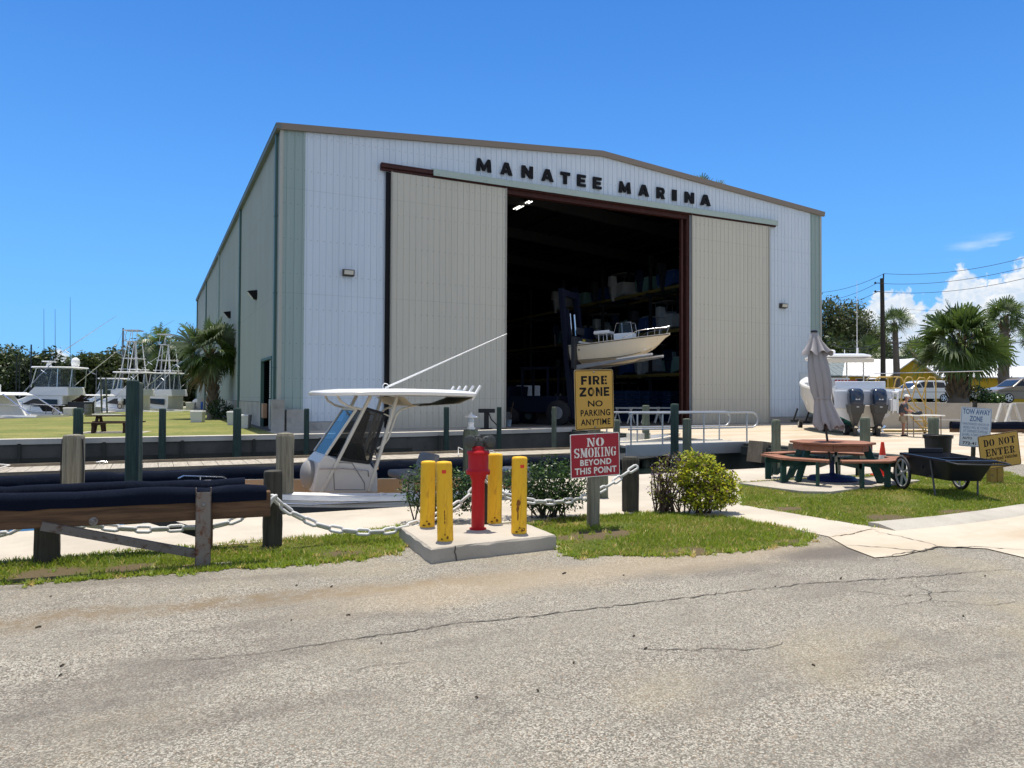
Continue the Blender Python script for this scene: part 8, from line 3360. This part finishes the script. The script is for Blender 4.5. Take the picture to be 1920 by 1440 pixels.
def dock_box(label, px, bot, wpx, hpx, rz=.1, dark=False):
    p = gnd(px, bot)
    k = p.y / FPX
    w, h = wpx * k, hpx * k
    t = thing('dock_box', label, 'dock box', p, rz, 'white dock boxes on the lawn')
    mb = MB()
    mb.hexa([(-w * .42, -.32, 0), (w * .42, -.32, 0), (w * .42, .32, 0), (-w * .42, .32, 0), (-w * .48, -.36, h * .86), (w * .48, -.36, h * .86), (w * .48, .36, h * .86), (-w * .48, .36, h * .86)])
    mb.build('box', BOXW_, t, bev=.02)
    mb = MB()
    mb.hexa([(-w * .5, -.38, h * .86), (w * .5, -.38, h * .86), (w * .5, .38, h * .86), (-w * .5, .38, h * .86), (-w * .47, -.34, h), (w * .47, -.34, h), (w * .47, .34, h), (-w * .47, .34, h)])
    mb.build('lid', BOXW_, t, bev=.02)
    return t


dock_box('grey white dock box left of the bushy palm trunk', 371, 792, 23, 22)
dock_box('white dock box half hidden behind the green piling', 439, 797, 22, 26)
dock_box('nearest white dock box right of the green piling', 459, 803, 20, 26)
dock_box('small white dock box at the far edge of the lawn', 358, 768, 17, 14)
dock_box('pale box beside the garden cart on the far dock edge', 131, 780, 18, 16)
p = gnd(381, 769)
mb = MB()
mb.lathe([(.26, 0), (.28, .3), (.29, .5), (.28, .7), (.26, .95), (.1, .96)], 18)
tag(mb.build('plastic_barrel', mat('bright_blue', (.02, .12, .45), .4), loc=p, smooth=40), 'bright blue plastic barrel near the shed side wall', 'barrel')
p = gnd(371, 766)
mb = MB()
mb.ell((0, 0, .7), (.75, .5, .6), 10, 7)
mb.ell((.5, 0, 1.1), (.4, .4, .35), 10, 7)
tag(mb.build('wrapped_bundle', SWHITE, loc=p, smooth=60), 'white wrapped bundle behind the small dock box', 'bundle')
# dark picnic table on the far lawn
DKP = wood('dark_stained_wood', (.055, .028, .018), (.025, .014, .01), 1, 0)
t = thing('picnic_table', 'dark brown rectangular picnic table standing on the far lawn', 'picnic table', gnd(214, 811), R(14))
mb = MB()
mb.box(-1.05, 1.05, -.38, .38, .70, .75)
mb.build('table_top', DKP, t, bev=.01)
for y in (-.78, .78):
    mb = MB()
    mb.box(-1.05, 1.05, y - .15, y + .15, .42, .47)
    mb.build('bench', DKP, t, bev=.01)
for x in (-.6, .6):
    mb = MB()
    for sg in (-1, 1):
        mb.bar((x, sg * .62, 0), (x, sg * .2, .70), .14, .09, (1, 0, 0))
        mb.bar((x, sg * .85, .0), (x, sg * .75, .42), .16, .09, (1, 0, 0))
    mb.box(x - .05, x + .05, -.9, .9, .33, .43)
    mb.build('leg', DKP, t)
mb = MB()
mb.box(-1.3, 1.3, -1.0, 1.0, -.1, .016)
tag(mb.build('table_slab', PADC, loc=gnd(214, 811), rotz=R(14)), 'thin concrete slab under the dark picnic table', 'slab')
g2 = garden_cart('distant black garden cart on the marina edge before the cruiser', gnd(103, 779.5), R(178), 1.25)
# bin with debris, drum, pedestals
p = gnd(152, 777)
t = thing('debris_bin', 'dark bin heaped with brown debris on the marina edge', 'bin', p)
mb = MB()
mb.box(-.85, .85, -.5, .5, 0, 1.05)
mb.build('bin_body', STEELD, t, bev=.03)
rr = random.Random(8)
for q in range(14):
    mb = MB() if q == 0 else mb
    mb.bar((rr.uniform(-.7, .2), rr.uniform(-.3, .3), 1.0 + rr.uniform(0, .3)), (rr.uniform(-.2, .8), rr.uniform(-.3, .3), 1.1 + rr.uniform(0, .6)), rr.uniform(.08, .25), rr.uniform(.05, .12))
mb.build('debris', DKP, t)
p = gnd(165, 778)
mb = MB()
mb.lathe([(.27, 0), (.28, .02), (.28, .3), (.295, .31), (.28, .33), (.28, .58), (.295, .6), (.28, .62), (.28, .86), (.29, .88), (.1, .88)], 20)
tag(mb.build('steel_drum', GALV, loc=p, smooth=40), 'grey steel drum beside the debris bin', 'drum')
for px, bot, lab in ((105, 777, 'cream dock pedestal behind the distant garden cart'), (226, 772, 'cream dock pedestal beside the tall dark pilings'), (307, 766, 'cream dock pedestal with a coiled hose')):
    p = gnd(px, bot)
    t = thing('dock_pedestal', lab, 'pedestal', p, 0, 'power pedestals of the marina')
    mb = MB()
    mb.hexa([(-.2, -.18, 0), (.2, -.18, 0), (.2, .18, 0), (-.2, .18, 0), (-.17, -.16, 1.0), (.17, -.16, 1.0), (.17, .16, 1.0), (-.17, .16, 1.0)])
    mb.build('cabinet', CREAM, t, bev=.02)
    mb = MB()
    mb.lathe([(.2, 1.0), (.27, 1.05), (.27, 1.25), (.18, 1.38), (.05, 1.4)], 16)
    mb.build('pedestal_cap', WHITEP, t, smooth=45)
    mb = MB()
    mb.ring([(.0 + .2 * math.cos(a), -.21, .55 + .22 * math.sin(a)) for a in np.linspace(0, 6.283, 16, endpoint=False)], .035, 6)
    mb.build('hose', TANWOOD, t, smooth=60)
p = gnd(234, 770)
mb = MB()
mb.box(-.75, -.2, -.3, .3, 0, .95)
mb.box(-.18, .30, -.28, .32, 0, .9)
tag(mb.build('utility_cabinet', mat('cabinet_cream', (.45, .42, .35), .6), loc=p, bev=.02), 'cream utility cabinets with a dark gap on the marina edge', 'cabinet')
p = B(-.32, 2.3, 0)
mb = MB()
mb.box(-.09, .09, -.34, .34, .55, 1.25)
tag(mb.build('electric_box', mat('tan_box', (.33, .20, .13), .6, var=.1), loc=p, rotz=BA, bev=.01), 'tan electrical box on the shed wall beside the side doorway', 'electrical box')
